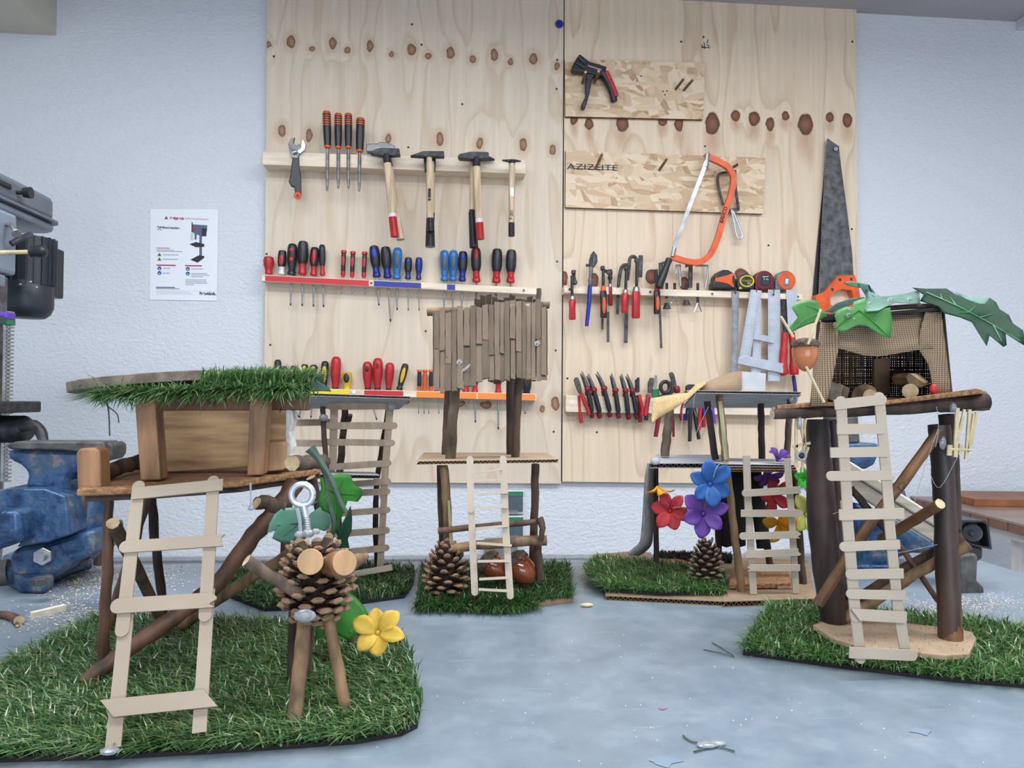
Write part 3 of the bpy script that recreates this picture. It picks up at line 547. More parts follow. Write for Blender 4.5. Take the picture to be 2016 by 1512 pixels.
# ---------------------------------------------------------------- rails on the tool boards
def rail(label, x0, yt0, yb0, x1, yt1, yb1, depth, strips=(), screws=(), under=True):
    Yf = YB - depth; a, b_, c, d = P(x0, yb0, Yf), P(x1, yb1, Yf), P(x1, yt1, Yf), P(x0, yt0, Yf)
    t = thing('tool_rail', label, 'rail', (a + b_) / 2 + Vector((0, depth, 0)), 'wooden tool rails')
    MB().prism([a, b_, c, d], (0, depth - .0005, 0)).build('batten', MATS['rail_wood'], t, smooth=False, bevel=.0012)
    def at(x, f): u = (x - x0) / (x1 - x0); return P(x, lerp(lerp(yb0, yb1, u), lerp(yt0, yt1, u), f), Yf - .0006)
    for m_, s0, s1 in strips: MB().prism([at(s0, .06), at(s1, .06), at(s1, .90), at(s0, .90)], (0, .0005, 0)).build('tape_strip', MATS[m_], t, smooth=False, label=m_[5:] + ' tape strip')
    for x, f in screws:
        p = at(x, f); o = MB().tube([p + Vector((0, .0005, 0)), p + Vector((0, -.002, 0))], [.0052, .0042], 10).build('screw', MATS['chrome'], t)
        MB().box(p + Vector((0, -.0021, 0)), (.006, .0006, .0013)).build('slot', MATS['iron'], o, smooth=False); MB().box(p + Vector((0, -.0021, 0)), (.0013, .0006, .006)).build('slot', MATS['iron'], o, smooth=False)
    return t
rail('thick wooden rail for hammers and chisels at the top of the left board', 517, 298, 324, 1035, 315, 342, .062)
rail('wooden screwdriver rail with red and blue tape in the middle of the left board', 515, 541, 553, 1062, 567, 580, .045, [('tape_red', 522, 726), ('tape_blue', 736, 829), ('tape_blue', 880, 896)], [(731, .5), (1031, .5)])
rail('wooden screwdriver rail with yellow, red and orange tape low on the left board', 545, 763, 775, 1056, 775, 789, .045, [('tape_yellow', 580, 688), ('tape_red', 717, 794), ('tape_orange', 820, 938), ('tape_orange', 941, 1054)], [(697, .6)])
rail('wooden rail for clamps and tape measures in the middle of the right board', 1111, 562, 577, 1580, 579, 590, .045, (), [(1121, .5), (1280, .5), (1402, .5), (1571, .5)])
rail('tall wooden rail for pliers low on the right board', 1114, 778, 811, 1528, 791, 818, .04, (), [(1125, .55), (1520, .5)])
YT = YB - .026; YH = YB - .054
# ---------------------------------------------------------------- screwdrivers
def lathe(name, a, b_, prof, mat, parent, n=12, **k):
    return MB().tube([lerp(a, b_, t_) for t_, _ in prof], [r for _, r in prof], n).build(name, MATS[mat], parent, **k)
STY = {  # segments (profile as t, radius fraction), inlays
 'fat': [('grip', 'A', [(0, .55), (.03, .82), (.12, .96), (.3, 1), (.5, .98), (.62, .84), (.68, .72)]), ('collar', 'B', [(.68, .70), (.76, .62), (.86, .68), (.93, .80), (.97, .80), (1, .62)])],
 'ball': [('grip', 'A', [(0, .5), (.06, .85), (.25, 1), (.5, .95), (.72, .72), (.82, .66), (1, .72)])],
 'slim': [('cap', 'B', [(0, .85), (.04, 1), (.10, 1), (.13, .6)]), ('grip', 'A', [(.13, .75), (.2, .8), (.75, .8), (.8, .7)]), ('collar', 'B', [(.8, .78), (.9, .82), (1, .6)])],
 'flat': [('grip', 'A', [(0, .5), (.03, .8), (.12, 1), (.35, 1), (.6, .9), (.78, .74), (.86, .66), (.90, .85), (.98, .9), (1, .8)])],
 'egg': [('grip', 'A', [(0, .4), (.03, .7), (.12, .95), (.3, 1), (.55, .95), (.8, .72), (.93, .62)]), ('collar', 'B', [(.93, .6), (1, .62)])],
 'chis': [('cap', 'B', [(0, .62), (.02, .9), (.05, .92)]), ('grip', 'A', [(.05, .92), (.2, .98), (.45, 1), (.7, .96), (.9, .86), (.94, .86)]), ('collar', 'B', [(.94, .84), (.97, .84), (1, .6)])],
}
def driver(label, group, x0, y0, x1, y1, wpx, sty, A, B, tip=None, inlays=(), shaft='steel', sw=.0026, name='screwdriver', cat='screwdriver', Y=None, blade=False, tipm=None, stripes=None):
    Y = Y or YT; a = P(x0, y0, Y); b_ = P(x1, y1, Y); r = wpx / 2 * SC(x0, y0, Y); t = thing(name, label, cat, b_, group); ax = (b_ - a); cm = {'A': A, 'B': B}
    for nm, k, pr in STY[sty]: lathe(nm, a, b_, [(q, rr * r) for q, rr in pr], cm[k], t)
    g = None
    for (tc_, hl, wf, m_) in inlays:
        c = a + ax * tc_ + Vector((0, -r * .90, 0)); u = ax.normalized(); sd = u.cross(NY)
        MB().sphere(c, (r * wf, ax.length * hl, r * .16), 10, 6, axes=Matrix((sd, u, NY)).transposed()).build('grip_inlay', MATS[m_], t)
    if stripes:
        for k in range(stripes[0]):
            c = a + ax * (stripes[2] + k * stripes[3]); MB().tube([c - ax.normalized() * r * .10, c + ax.normalized() * r * .10], r * 1.03, 12).build('grip_stripe', MATS[stripes[1]], t)
    if tip:
        e = P(tip[0], tip[1], Y); s0 = b_ - ax.normalized() * .004
        if blade: MB().tube([s0, lerp(s0, e, .12), lerp(s0, e, .15), lerp(s0, e, .9), e], [sw, sw, sw * 1.15, sw * 1.0, sw * .6], 8, flat=.55).build('blade', MATS[shaft], t)
        else:
            MB().tube([s0, lerp(s0, e, .93)], sw, 8).build('shaft', MATS[shaft], t); MB().tube([lerp(s0, e, .92), lerp(s0, e, .96), e], [sw, sw * .95, sw * .4], 8).build('tip', MATS[tipm or 'iron'], t)
    return t
g1 = 'screwdrivers on the red and blue taped rail'
R_, K_ = 'pl_red', 'pl_black'
driver('stubby all-red screwdriver at the left end of the red taped rail', g1, 529, 505, 529, 539, 21, 'ball', R_, R_)
driver('black screwdriver with a red side inlay and white foot, second on red taped rail', g1, 556, 493, 554, 541, 17, 'fat', K_, 'pl_white', None, [(.42, .24, .5, R_)])
driver('all-black screwdriver with two small red inlays, third on the red taped rail', g1, 576, 480, 574, 541, 19, 'flat', K_, K_, (572, 602), [(.22, .08, .4, R_), (.52, .09, .45, R_)])
driver('tallest black screwdriver with a red collar on the red taped rail', g1, 597, 475, 595, 541, 21, 'fat', K_, R_, (595, 603))
driver('black screwdriver with a long red inlay, fifth on the red taped rail', g1, 620, 487, 617, 543, 17, 'fat', K_, R_, (617, 604), [(.35, .26, .45, R_)])
driver('narrow black screwdriver with red collar, sixth on the red taped rail', g1, 634, 482, 635, 543, 13, 'fat', K_, R_, (637, 605))
for lb, x, y0, y1, tx in [('leftmost of the three thin red-capped precision drivers', 677, 493, 545, 673), ('middle one of the three thin red-capped precision drivers', 695, 495, 546, 693), ('rightmost of the three thin red-capped precision drivers', 718, 496, 547, 719)]:
    driver(lb, g1, x, y0, x - 2, y1, 11, 'slim', K_, R_, (tx, 578), [(.42, .2, .6, R_)], sw=.0012)
B_ = 'pl_blue'; NV = 'pl_navy'
driver('black screwdriver with bright blue face and blue collar, first over the blue tape', g1, 736, 484, 742, 546, 20, 'fat', K_, NV, (746, 602), [(.25, .18, .5, B_), (.8, .1, .3, B_)])
driver('black screwdriver with blue collar and the longest slanting blade, over blue tape', g1, 759, 486, 763, 548, 20, 'fat', K_, NV, (769, 634), [(.82, .1, .3, B_)])
driver('light blue screwdriver with grey panel standing over the blue tape', g1, 783, 488, 781, 549, 18, 'flat', 'pl_sky', 'pl_sky', (782, 611), [(.42, .27, .55, 'pl_slate')])
driver('small dark screwdriver with navy collar over the blue tape', g1, 804, 507, 803, 550, 15, 'fat', K_, NV, (804, 612), [(.2, .12, .4, B_)], sw=.0018)
driver('small blue-faced screwdriver at the right end of the blue tape', g1, 825, 507, 824, 551, 14, 'fat', NV, NV, (825, 612), [(.25, .2, .45, B_)], sw=.0018)
driver('light blue screwdriver with grey panel, left of a pair at the small blue tape', g1, 875, 493, 875, 553, 17, 'flat', 'pl_sky', 'pl_sky', (874, 625), [(.42, .27, .55, 'pl_slate')])
driver('light blue screwdriver with grey panel, right of a pair at the small blue tape', g1, 893, 493, 892, 553, 17, 'flat', 'pl_sky', 'pl_sky', (891, 622), [(.42, .27, .55, 'pl_slate')])
driver('black screwdriver with blue top and collar right of the light blue pair', g1, 912, 495, 910, 554, 18, 'fat', K_, NV, (909, 612), [(.18, .14, .4, B_), (.8, .1, .3, B_)])
driver('black screwdriver with red top inlay standing under the black hammer handle', g1, 937, 488, 938, 556, 20, 'fat', K_, R_, (937, 640), [(.2, .17, .4, R_), (.82, .09, .3, R_)], shaft='steel_dark')
driver('plain black screwdriver with red collar, left of the last two on the rail', g1, 979, 490, 977, 557, 21, 'fat', K_, R_, (976, 640), [(.82, .09, .3, R_)], shaft='steel_dark')
driver('plain black screwdriver with red collar at the right end of the rail', g1, 1007, 492, 1005, 557, 21, 'fat', K_, R_, (1006, 640), [(.82, .09, .3, R_)], shaft='steel_dark')
g2 = 'screwdrivers on the yellow, red and orange taped rail'; YL = 'pl_yellow'
driver('black screwdriver handle furthest left above the turf roof', g2, 547, 708, 547, 764, 14, 'flat', K_, K_)
driver('small black screwdriver handle half hidden by the turf roof, second from left', g2, 560, 721, 560, 765, 11, 'flat', K_, K_, (589, 822))
driver('small black screwdriver handle half hidden by the turf roof, third from left', g2, 577, 720, 577, 765, 12, 'flat', K_, K_, (574, 820))
driver('yellow-faced black screwdriver, left of the short yellow pair', g2, 600, 717, 599, 766, 15, 'flat', K_, YL, (589, 823), [(.2, .14, .5, YL)])
driver('yellow-faced black screwdriver, right of the short yellow pair', g2, 618, 718, 617, 766, 15, 'flat', K_, YL, (612, 823), [(.2, .14, .5, YL)])
driver('slim black screwdriver with a long yellow panel beside the tall red one', g2, 640, 711, 638, 766, 15, 'flat', K_, YL, None, [(.45, .32, .6, YL)])
driver('tall red screwdriver over the yellow tape', g2, 662, 702, 660, 767, 20, 'egg', R_, K_)
driver('stubby yellow and black screwdriver at the right end of the yellow tape', g2, 683, 732, 683, 767, 20, 'ball', YL, YL, None, [(.35, .28, .6, K_)])
driver('short red screwdriver with black top hole, left of three over the red tape', g2, 723, 712, 724, 767, 19, 'egg', R_, K_, (742, 827), [(.27, .12, .4, K_)])
driver('tallest red screwdriver in the middle over the red tape', g2, 744, 705, 743, 768, 20, 'egg', R_, K_, None, [(.25, .12, .25, 'pl_darkred')])
driver('red screwdriver, right of three over the red tape', g2, 768, 714, 765, 768, 18, 'egg', R_, K_)
driver('tilted black screwdriver with a long yellow panel right of the red tape', g2, 799, 716, 786, 768, 14, 'flat', K_, YL, None, [(.42, .32, .55, YL)])
for lb, x, tx, A_ in [('leftmost orange and black precision driver over the orange tape', 826, 824, K_), ('middle orange precision driver with mostly orange handle', 837, 835, 'pl_orange'), ('rightmost precision driver of the orange three', 849, 844, K_)]:
    driver(lb, g2, x, 728, x - 1, 769, 10, 'slim', A_, 'pl_orange', (tx, 815), sw=.0014)
for lb, x, tp, A_ in [('precision driver hidden behind the card strip roof, left one', 864, 815, K_), ('precision driver hidden behind the card strip roof, right one', 877, 815, K_)]: driver(lb, g2, x, 728, x, 771, 10, 'slim', A_, 'pl_orange', (x, tp), sw=.0014)
driver('black screwdriver with red collar behind the left edge of the card strip roof', g2, 917, 720, 917, 773, 16, 'fat', K_, R_, (917, 800), sw=.0014)
driver('black screwdriver with red collar low behind the card strip roof', g2, 935, 720, 935, 774, 16, 'fat', K_, R_, (936, 832))
driver('black screwdriver with red collar and the longest shaft behind the card strip roof', g2, 981, 715, 981, 775, 16, 'fat', K_, R_, (981, 846))
driver('black screwdriver with orange top right of the card roof posts', g2, 1037, 745, 1036, 777, 20, 'flat', K_, 'pl_orange', (1034, 815), [(.1, .1, .8, 'pl_orange')])
# ---------------------------------------------------------------- chisels, wrench, hammers
g3 = 'black and orange wood chisels'
for lb, x0, y0, x1, y1, wd, tx, ty, n_ in [('leftmost and tallest black wood chisel with orange stripes', 643, 219, 645, 292, 16, 644, 376, 6), ('second wood chisel with orange stripes, left of the close middle pair', 666, 223, 666, 293, 15, 666, 371, 5), ('third wood chisel with orange stripes, right of the close middle pair', 686, 223, 686, 293, 15, 686, 371, 5), ('rightmost and lowest wood chisel with smooth black handle', 710, 232, 708, 300, 17, 707, 377, 3)]:
    driver(lb, g3, x0, y0, x1, y1, wd, 'chis', K_, 'pl_orange', (tx, ty), (), 'steel_dark', .0042, 'wood_chisel', 'chisel', YB - .068, True, stripes=(n_, 'pl_orange', .08, .062))
Yh = YB - .072; hc = P(585, 300, Yh); t = thing('adjustable_wrench', 'black adjustable wrench with an orange ringed end on the hammer rail', 'wrench', hc)
def poly(pts, Y, th, name, mat, par, bevel=.001, smooth=False, label=None): return MB().prism([P(x, y, Y) for x, y in pts], (0, th, 0)).build(name, MATS[mat], par, smooth=smooth, bevel=bevel, label=label)
poly([(571, 300), (567, 283), (572, 273), (580, 270), (577, 281), (583, 286), (590, 283), (593, 292), (586, 312), (574, 310)], Yh, .012, 'fixed_jaw', 'steel_dark', t)
poly([(584, 297), (592, 291), (594, 277), (597, 273), (602, 285), (600, 295), (590, 303)], Yh - .001, .010, 'movable_jaw', 'steel', t)
MB().tube([P(576, 301, Yh - .003), P(584, 298, Yh - .003)], .006, 10).build('adjusting_screw', MATS['steel'], t)
poly([(576, 306), (588, 306), (589, 330), (592, 345), (593, 384), (588, 391), (581, 389), (579, 368), (573, 367), (568, 358), (572, 340)], Yh + .002, .010, 'handle', 'pl_black', t, .003)
MB().tube([P(586, 385, Yh - .001), P(586, 385, Yh - .004)], [.011, .009], 14).build('hang_ring', MATS['pl_orange'], t); MB().tube([P(586, 385, Yh - .0045), P(586, 385, Yh - .0055)], .0045, 10).build('hang_hole', MATS['ink_red'], t)
def handle(t, pts, wds, Y, mats, n=10):   # hammer shaft drawn in lengths of different finish: mats = [(name, mat, i0, i1)]
    pp = [P(x, y, Y) for x, y in pts]; rr = [w_ / 2 * SC(pts[0][0], pts[0][1], Y) for w_ in wds]
    for nm, m_, i0, i1 in mats: MB().tube(pp[i0:i1 + 1], rr[i0:i1 + 1], n, flat=1.2).build(nm, MATS[m_], t)
def hammer(label, head, hd, hpts, wds, mats, Y=None, group='hammers on the thick rail', hm='iron'):
    Y = Y or YB - .078; t = thing('hammer', label, 'hammer', P(*head[0], Y), group)
    if head: poly(head, Y - hd / 2, hd, 'head', hm, t, .002)
    handle(t, hpts, wds, Y, mats); return t
Yf1 = YB - .108; Yf2 = YB - .077
t = hammer('claw-faced hammer with red dipped handle end, front one at the left of the hammers', [(728, 301), (742, 292), (752, 291), (786, 292), (788, 305), (770, 306), (750, 306), (733, 303)], .024, [(761, 304), (763, 322), (772, 421), (773, 428), (777, 466)], [17, 15, 16, 16.5, 16], [('socket', 'iron', 0, 1), ('shaft', 'hammer_wood', 1, 2), ('white_band', 'pl_white', 2, 3), ('red_grip', 'pl_red', 3, 4)], Yf1)
t = hammer('round-faced hammer with plain wooden handle hanging behind the leftmost red-tipped one', [(721, 298), (721, 283), (744, 282), (747, 279), (765, 280), (778, 288), (779, 296), (747, 297), (742, 299)], .026, [(759, 296), (766, 330), (780, 420), (789, 472)], [18, 16, 14, 17], [('socket', 'iron', 0, 1), ('shaft', 'hammer_wood', 1, 3)], Yf2 + .004, hm='steel_dark')
t = hammer('hammer with printed pale handle and black dipped end, second from left', [(807, 306), (830, 298), (834, 297), (874, 297), (875, 308), (835, 308)], .024, [(845, 309), (846, 330), (847, 430), (848, 456)], [11, 13, 14, 15], [('shaft', 'hammer_wood', 0, 2), ('black_grip', 'pl_black', 2, 3)], Yf1)
MB().box(P(845.5, 380, Yf1 - .0125), (.008, .0004, .027)).build('maker_stamp', MATS['ink'], t, smooth=False)
MB().tube([P(845.5, 393, Yf1 - .0122), P(845.5, 393, Yf1 - .0126)], .0042, 10).build('round_stamp', MATS['ink'], t)
t = hammer('hammer with long black grip hanging behind the printed pale one', [(834, 309), (858, 309), (857, 338), (836, 338)], .02, [(847, 320), (848, 420), (847, 440), (847, 486)], [20, 17, 17, 20], [('shaft', 'hammer_wood', 0, 1), ('black_grip', 'pl_black', 1, 3)], Yf2)
t = hammer('hammer with white band and red dipped end, third from left', [(901, 307), (904, 303), (922, 299), (930, 298), (962, 299), (963, 312), (925, 313), (905, 312)], .025, [(938, 311), (938, 329), (943, 431), (944, 439), (946, 471)], [18, 15, 15, 15.5, 16], [('socket', 'iron', 0, 1), ('shaft', 'hammer_wood', 1, 2), ('white_band', 'pl_white', 2, 3), ('red_grip', 'pl_red', 3, 4)], Yf1)
t = hammer('hammer with long black grip hanging behind the third red-tipped one', [(946, 303), (966, 308), (975, 313), (946, 314)], .02, [(932, 312), (930, 414), (929, 420), (933, 487)], [14, 13, 14, 18], [('shaft', 'hammer_wood', 0, 1), ('black_grip', 'pl_black', 1, 3)], Yf2)
t = hammer('small light hammer marked 100 g at the right end of the rail', [(988, 314), (1002, 313), (1014, 313), (1027, 316), (1013, 317), (1002, 317)], .016, [(1008, 316), (1008, 323), (1007, 439), (1007, 465)], [14, 13, 12.5, 13], [('socket', 'iron', 0, 1), ('shaft', 'hammer_wood', 1, 2), ('black_grip', 'pl_black', 2, 3)], Yf1)
o = text('100 g', 1004, 412, 6.5, Yf1 - .0118, MATS['ink'], t, rot=math.pi/2)
MB().box(P(1008, 378, Yf1 - .0112), (.011, .0004, .026)).build('paper_label', MATS['pl_white'], t, smooth=False)
# ---------------------------------------------------------------- trigger clamp, saws
Yc = YB - .045; t = thing('trigger_clamp', 'black trigger bar clamp with a red grip back on the upper strand board', 'clamp', P(1165, 150, Yc))
def z6(X, Y): return (1100 + X * .0926, 90 + Y * .0926)
def poly6(pts, *a, **k): return poly([z6(*p) for p in pts], *a, **k)
poly6([(395, 240), (450, 170), (650, 330), (1020, 440), (1000, 560), (880, 640), (560, 560), (300, 520), (285, 440), (340, 330)], Yc, .028, 'body', 'pl_black', t, .003)
poly6([(400, 250), (440, 190), (590, 330), (560, 400)], Yc - .006, .008, 'jaw_seat', 'drill_dark', t, .002); poly6([(330, 350), (360, 330), (560, 420), (540, 480)], Yc - .006, .008, 'jaw_seat', 'drill_dark', t, .002)
poly6([(590, 580), (770, 600), (700, 780), (660, 1000), (600, 1230), (560, 1340), (480, 1310), (490, 1230), (580, 1060), (570, 830)], Yc - .006, .022, 'trigger', 'drill_dark', t, .004)
MB().tube(polyline([P(*z6(930, 590), Yc + .012), P(*z6(1050, 780), Yc + .012), P(*z6(1130, 980), Yc + .012), P(*z6(1180, 1190), Yc + .012)], 5), [.014, .0135, .013, .0125, .012, .012, .012, .0115, .011, .011, .011, .011, .011, .011, .011, .009], 12).build('grip', MATS['pl_black'], t)
MB().tube(polyline([P(*z6(1010, 560), Yc + .004), P(*z6(1110, 770), Yc + .004), P(*z6(1190, 970), Yc + .004), P(*z6(1225, 1080), Yc + .004)], 5), .0075, 10).build('grip_back', MATS['pl_red'], t)
poly6([(625, 410), (910, 500), (900, 525), (620, 435)], Yc - .0005, .001, 'maker_print', 'ink_pink', t, 0)
for k, (a, b_) in enumerate(((((500), 800), (570, 560)), ((760, 790), (850, 540)))):
    tag(MB().tube([P(*z6(*a), YB - .013), P(*z6(*b_), YB - .10)], .0042, 9, capm=1).build('dowel_peg', [MATS['bark_light'], MATS['cut_wood']], loc=P(*z6(*a), YB - .013)), '%s dowel peg that carries the trigger clamp' % ('left', 'right')[k], 'peg', 'dowel pegs')
Ys = YB - .075; t = thing('hacksaw', 'orange framed hacksaw with a black handle hung from the lower strand board', 'saw', P(1390, 320, Ys))
def flatbar(pts, hw, th, Y, name, mat, par, n=6):   # flat bar following a path in the board plane
    pp = polyline([P(x, y, Y) for x, y in pts], n); k = len(pp); hw = hw * SC(*pts[0], Y); rows = []
    for i in range(k):
        d = (pp[min(i + 1, k - 1)] - pp[max(i - 1, 0)]).normalized(); s = d.cross(NY) * hw; b_ = Vector((0, th, 0)); rows.append([pp[i] - s, pp[i] + s, pp[i] + s + b_, pp[i] - s + b_, pp[i] - s])
    mb = MB().grid(rows); mb.add(rows[0][:4], [(0, 1, 2, 3)]); mb.add(rows[-1][:4], [(3, 2, 1, 0)])
    return mb.build(name, MATS[mat], par, ang=50)
fr = flatbar([(1391, 301), (1398, 309), (1420, 319), (1437, 331), (1445, 350), (1441, 378), (1428, 420), (1415, 465), (1402, 496), (1388, 511), (1370, 516), (1345, 512), (1322, 504)], 5.6, .012, Ys, 'frame', 'pl_orange', t)
text('BAHCO', 1423, 440, 7, Ys - .0006, MATS['ink'], fr, rot=-1.28, wide=1.0, bold=.0004) 
flatbar([(1392, 316), (1327, 487)], 4, .003, Ys - .005, 'blade', 'steel', t); MB().tube([P(1393, 303, Ys), P(1390, 330, Ys)], .008, 8).build('blade_pin', MATS['steel'], t); MB().tube([P(1328, 488, Ys), P(1324, 505, Ys)], .007, 8).build('blade_pin', MATS['steel'], t)
lathe('handle', P(1318, 509, Ys - .006), P(1296, 566, Ys - .006), [(0, .008), (.03, .0105), (.2, .010), (.45, .0115), (.7, .0125), (.92, .0135), (1, .011)], 'pl_black', t)
t = thing('coping_saw', 'small grey wire frame coping saw behind the orange hacksaw', 'saw', P(1440, 330, YB - .03)); Yk = YB - .03
MB().tube(polyline([P(1445, 338, Yk), P(1420, 341, Yk), P(1413, 350, Yk), P(1416, 375, Yk), P(1424, 404, Yk)], 4), .0042, 8).build('frame', MATS['cast_iron'], t)
MB().tube([P(1447, 335, Yk), P(1448, 370, Yk), P(1454, 412, Yk)], .0045, 8).build('frame', MATS['cast_iron'], t); flatbar([(1436, 414), (1456, 411)], 3, .006, Yk, 'cross_bar', 'cast_iron', t)
MB().tube(polyline([P(1440, 412, Yk), P(1446, 440, Yk), P(1450, 462, Yk), P(1456, 470, Yk), P(1461, 465, Yk), P(1458, 452, Yk), P(1443, 415, Yk)], 4), .0036, 8).build('loop_handle', MATS['alu'], t)
Ya = YB - .02; t = thing('hand_saw', 'large hand saw with orange handle hanging blade up at the right board edge', 'saw', P(1650, 560, Ya))
def zs(X, Y): return (1580 + X * .2513, 250 + Y * .2513)
poly([zs(*p) for p in ((195, 88), (285, 150), (300, 290), (345, 620), (390, 1000), (400, 1180), (170, 1330), (130, 1310), (150, 880), (180, 300))], Ya, .0012, 'blade', 'steel_dark', t, 0)
pts = [zs(lerp(190, 128, i / 60), lerp(100, 1310, i / 60)) for i in range(61)]; mb = MB()
for i in range(60): mb.prism([P(pts[i][0] + .5, pts[i][1], Ya), P(pts[i + 1][0] + .5, pts[i + 1][1], Ya), P((pts[i][0] + pts[i + 1][0]) / 2 - 1.6, pts[i + 1][1], Ya)], (0, .0012, 0))
mb.build('teeth', MATS['steel'], t, smooth=False, kind='stuff')
MB().prism([P(*zs(*p), Ya + .012) for p in ((195, 95), (178, 300), (150, 700), (128, 1300), (82, 1320), (110, 1000), (160, 500))], (0, .004, 0)).build('blade_guard', MATS['pl_black'], t, smooth=False)
def ring(outer, inner, Y, th, name, mat, par, map_=lambda *p: p):
    n = len(outer); o = [P(*map_(*p), Y) for p in outer]; i_ = [P(*map_(*p), Y) for p in inner]; b_ = Vector((0, th, 0)); mb = MB()
    rows = [[o[k % n], i_[k % n], i_[k % n] + b_, o[k % n] + b_, o[k % n]] for k in range(n + 1)]
    return mb.grid(rows).build(name, MATS[mat], par, smooth=False)
ring([(280, 1165), (410, 1160), (440, 1260), (470, 1420), (380, 1480), (250, 1500), (130, 1420), (100, 1320), (175, 1290)], [(320, 1270), (385, 1280), (400, 1330), (410, 1380), (350, 1400), (270, 1410), (220, 1390), (215, 1330), (260, 1285)], Ya - .012, .024, 'handle', 'pl_orange', t, zs)
for p in ((292, 1197), (380, 1192), (232, 1273)): MB().tube([P(*zs(*p), Ya - .0118), P(*zs(*p), Ya - .0135)], .005, 10).build('handle_bolt', MATS['iron'], t)
MB().tube([P(*zs(262, 172), Ya + .0), P(*zs(262, 172), Ya - .012)], .006, 8).build('hanging_screw', MATS['chrome'], t)
# ---------------------------------------------------------------- clamps, file and spear tool on the right rail
Yq2 = YB - .062; g4 = 'bar clamps on the right rail'
def zc(X, Y): return (1100 + X * .1488, 480 + Y * .1488)
def PC(X, Y, Yy): return P(*zc(X, Y), Yy)
def clamp(label, bar_, hgt, hmat, hw, arm=None, screw=None, ferr='steel', inl=None, tipblk=None, Y=None, group=g4):
    Y = Y or Yq2; t = thing('bar_clamp', label, 'clamp', PC(*hgt[0], Y), group)
    if bar_: flatbar([zc(*bar_[0]), zc(*bar_[1])], bar_[2], .006, Y + .030, 'bar', 'cast_iron', t, 2)
    s = SC(1200, 570, Y)
    if screw: MB().tube([PC(*screw[0], Y), PC(*screw[1], Y)], .0045, 9).build('spindle', MATS['iron'], t)
    if arm: MB().tube(polyline([PC(x, y, Y + .012) for x, y in arm], 5), .0055, 8).build('arm', MATS['cast_iron'], t); MB().sphere(PC(*arm[-1], Y + .004), (.008, .007, .009), 8, 6).build('arm_boss', MATS['cast_iron'], t)
    a, b_ = PC(*hgt[0], Y), PC(*hgt[1], Y); r = hw * .1488 / 2 * s
    lathe('ferrule', lerp(a, b_, -.17), lerp(a, b_, .02), [(0, r * .6), (.3, r * .75), (1, r * .8)], ferr, t); lathe('handle', a, b_, [(0, r * .8), (.06, r), (.5, r * .92), (.93, r), (1, r * .85)], hmat, t, n=8)
    if inl: 
        c = lerp(a, b_, .55) + Vector((0, -r * .85, 0)); MB().sphere(c, (r * .55, r * .3, (a - b_).length * .33), 8, 6).build('grip_inlay', MATS[inl], t)
    if tipblk: MB().box(PC(*tipblk, Y), (.012, .014, .012)).build('pad', MATS['iron'], t, smooth=False, bevel=.002)
    return t
clamp('leftmost small clamp with plain red handle on the right rail', None, ((180, 735), (180, 1005)), 'pl_red', 92, [(205, 350), (200, 430), (215, 510)], ((175, 420), (178, 700)), tipblk=(195, 375))
clamp('clamp with orange and black grip beside the blue spear tool', ((655, 900), (655, 1300), 2.4), ((590, 620), (595, 980)), 'pl_black', 92, [(585, 300), (580, 340), (660, 375)], ((590, 340), (590, 620)), 'pl_orange', 'pl_orange', tipblk=(580, 320))
clamp('thin red clamp handle just right of the orange and black grip', ((585, 900), (580, 1130), 1.6), ((680, 570), (685, 820)), 'pl_darkred', 60, [(680, 340), (690, 380), (680, 450)], ((680, 360), (680, 570)), Y=Yq2 + .02)
clamp('red handled clamp with arched jaw, left of the two arched ones', ((790, 560), (780, 930), 2.3), ((880, 650), (870, 915)), 'pl_red', 92, [(790, 560), (810, 400), (840, 300), (900, 280), (890, 330)], ((895, 320), (885, 640)))
clamp('largest red handled clamp with worn paint and bright bar top', ((1090, 150), (1080, 440), 4.0), ((1025, 630), (1020, 985)), 'pl_red', 116, [(910, 480), (930, 300), (945, 190), (1000, 170), (1030, 220)], ((1035, 240), (1030, 620)))
o = thing('clamp_bar', 'long grey clamp bar hanging below the two arched clamps', 'clamp', PC(900, 900, YB - .02)); flatbar([zc(905, 640), zc(890, 1310)], 3.2, .007, YB - .024, 'bar', 'cast_iron', o, 2); MB().box(PC(905, 620, YB - .024), (.02, .012, .012)).build('stop', MATS['cast_iron'], o, smooth=False, bevel=.002)
clamp('clamp with orange inlay and long thin bar under the hacksaw handle', ((1335, 700), (1360, 1380), 1.9), ((1300, 620), (1300, 930)), 'pl_black', 92, [(1285, 340), (1290, 380), (1290, 430)], ((1287, 350), (1295, 620)), 'pl_red', 'pl_orange')
t = thing('spear_tool', 'blue shafted tool with a dark spear-shaped head on the right rail', 'tool', PC(440, 300, Yq2))
MB().prism([PC(x, y, Yq2 - .004) for x, y in ((465, 90), (510, 150), (515, 240), (470, 315), (410, 310), (400, 230), (425, 140))], (0, .006, 0)).build('spear_head', MATS['iron'], t, smooth=False, bevel=.002)
MB().prism([PC(x, y, Yq2 - .008) for x, y in ((465, 100), (475, 200), (450, 300), (455, 200))], (0, .006, 0)).build('rib', MATS['steel_dark'], t, smooth=False)
MB().box(PC(385, 285, Yq2), (.012, .008, .008)).build('lug', MATS['iron'], t, smooth=False, bevel=.002)
MB().tube([PC(430, 310, Yq2), PC(415, 560, Yq2)], .0062, 9).build('steel_shaft', MATS['steel_dark'], t); MB().tube([PC(415, 550, Yq2), PC(400, 800, Yq2), PC(370, 1090, Yq2)], [.0066, .0068, .0058], 9).build('blue_shaft', MATS['tape_blue'], t)
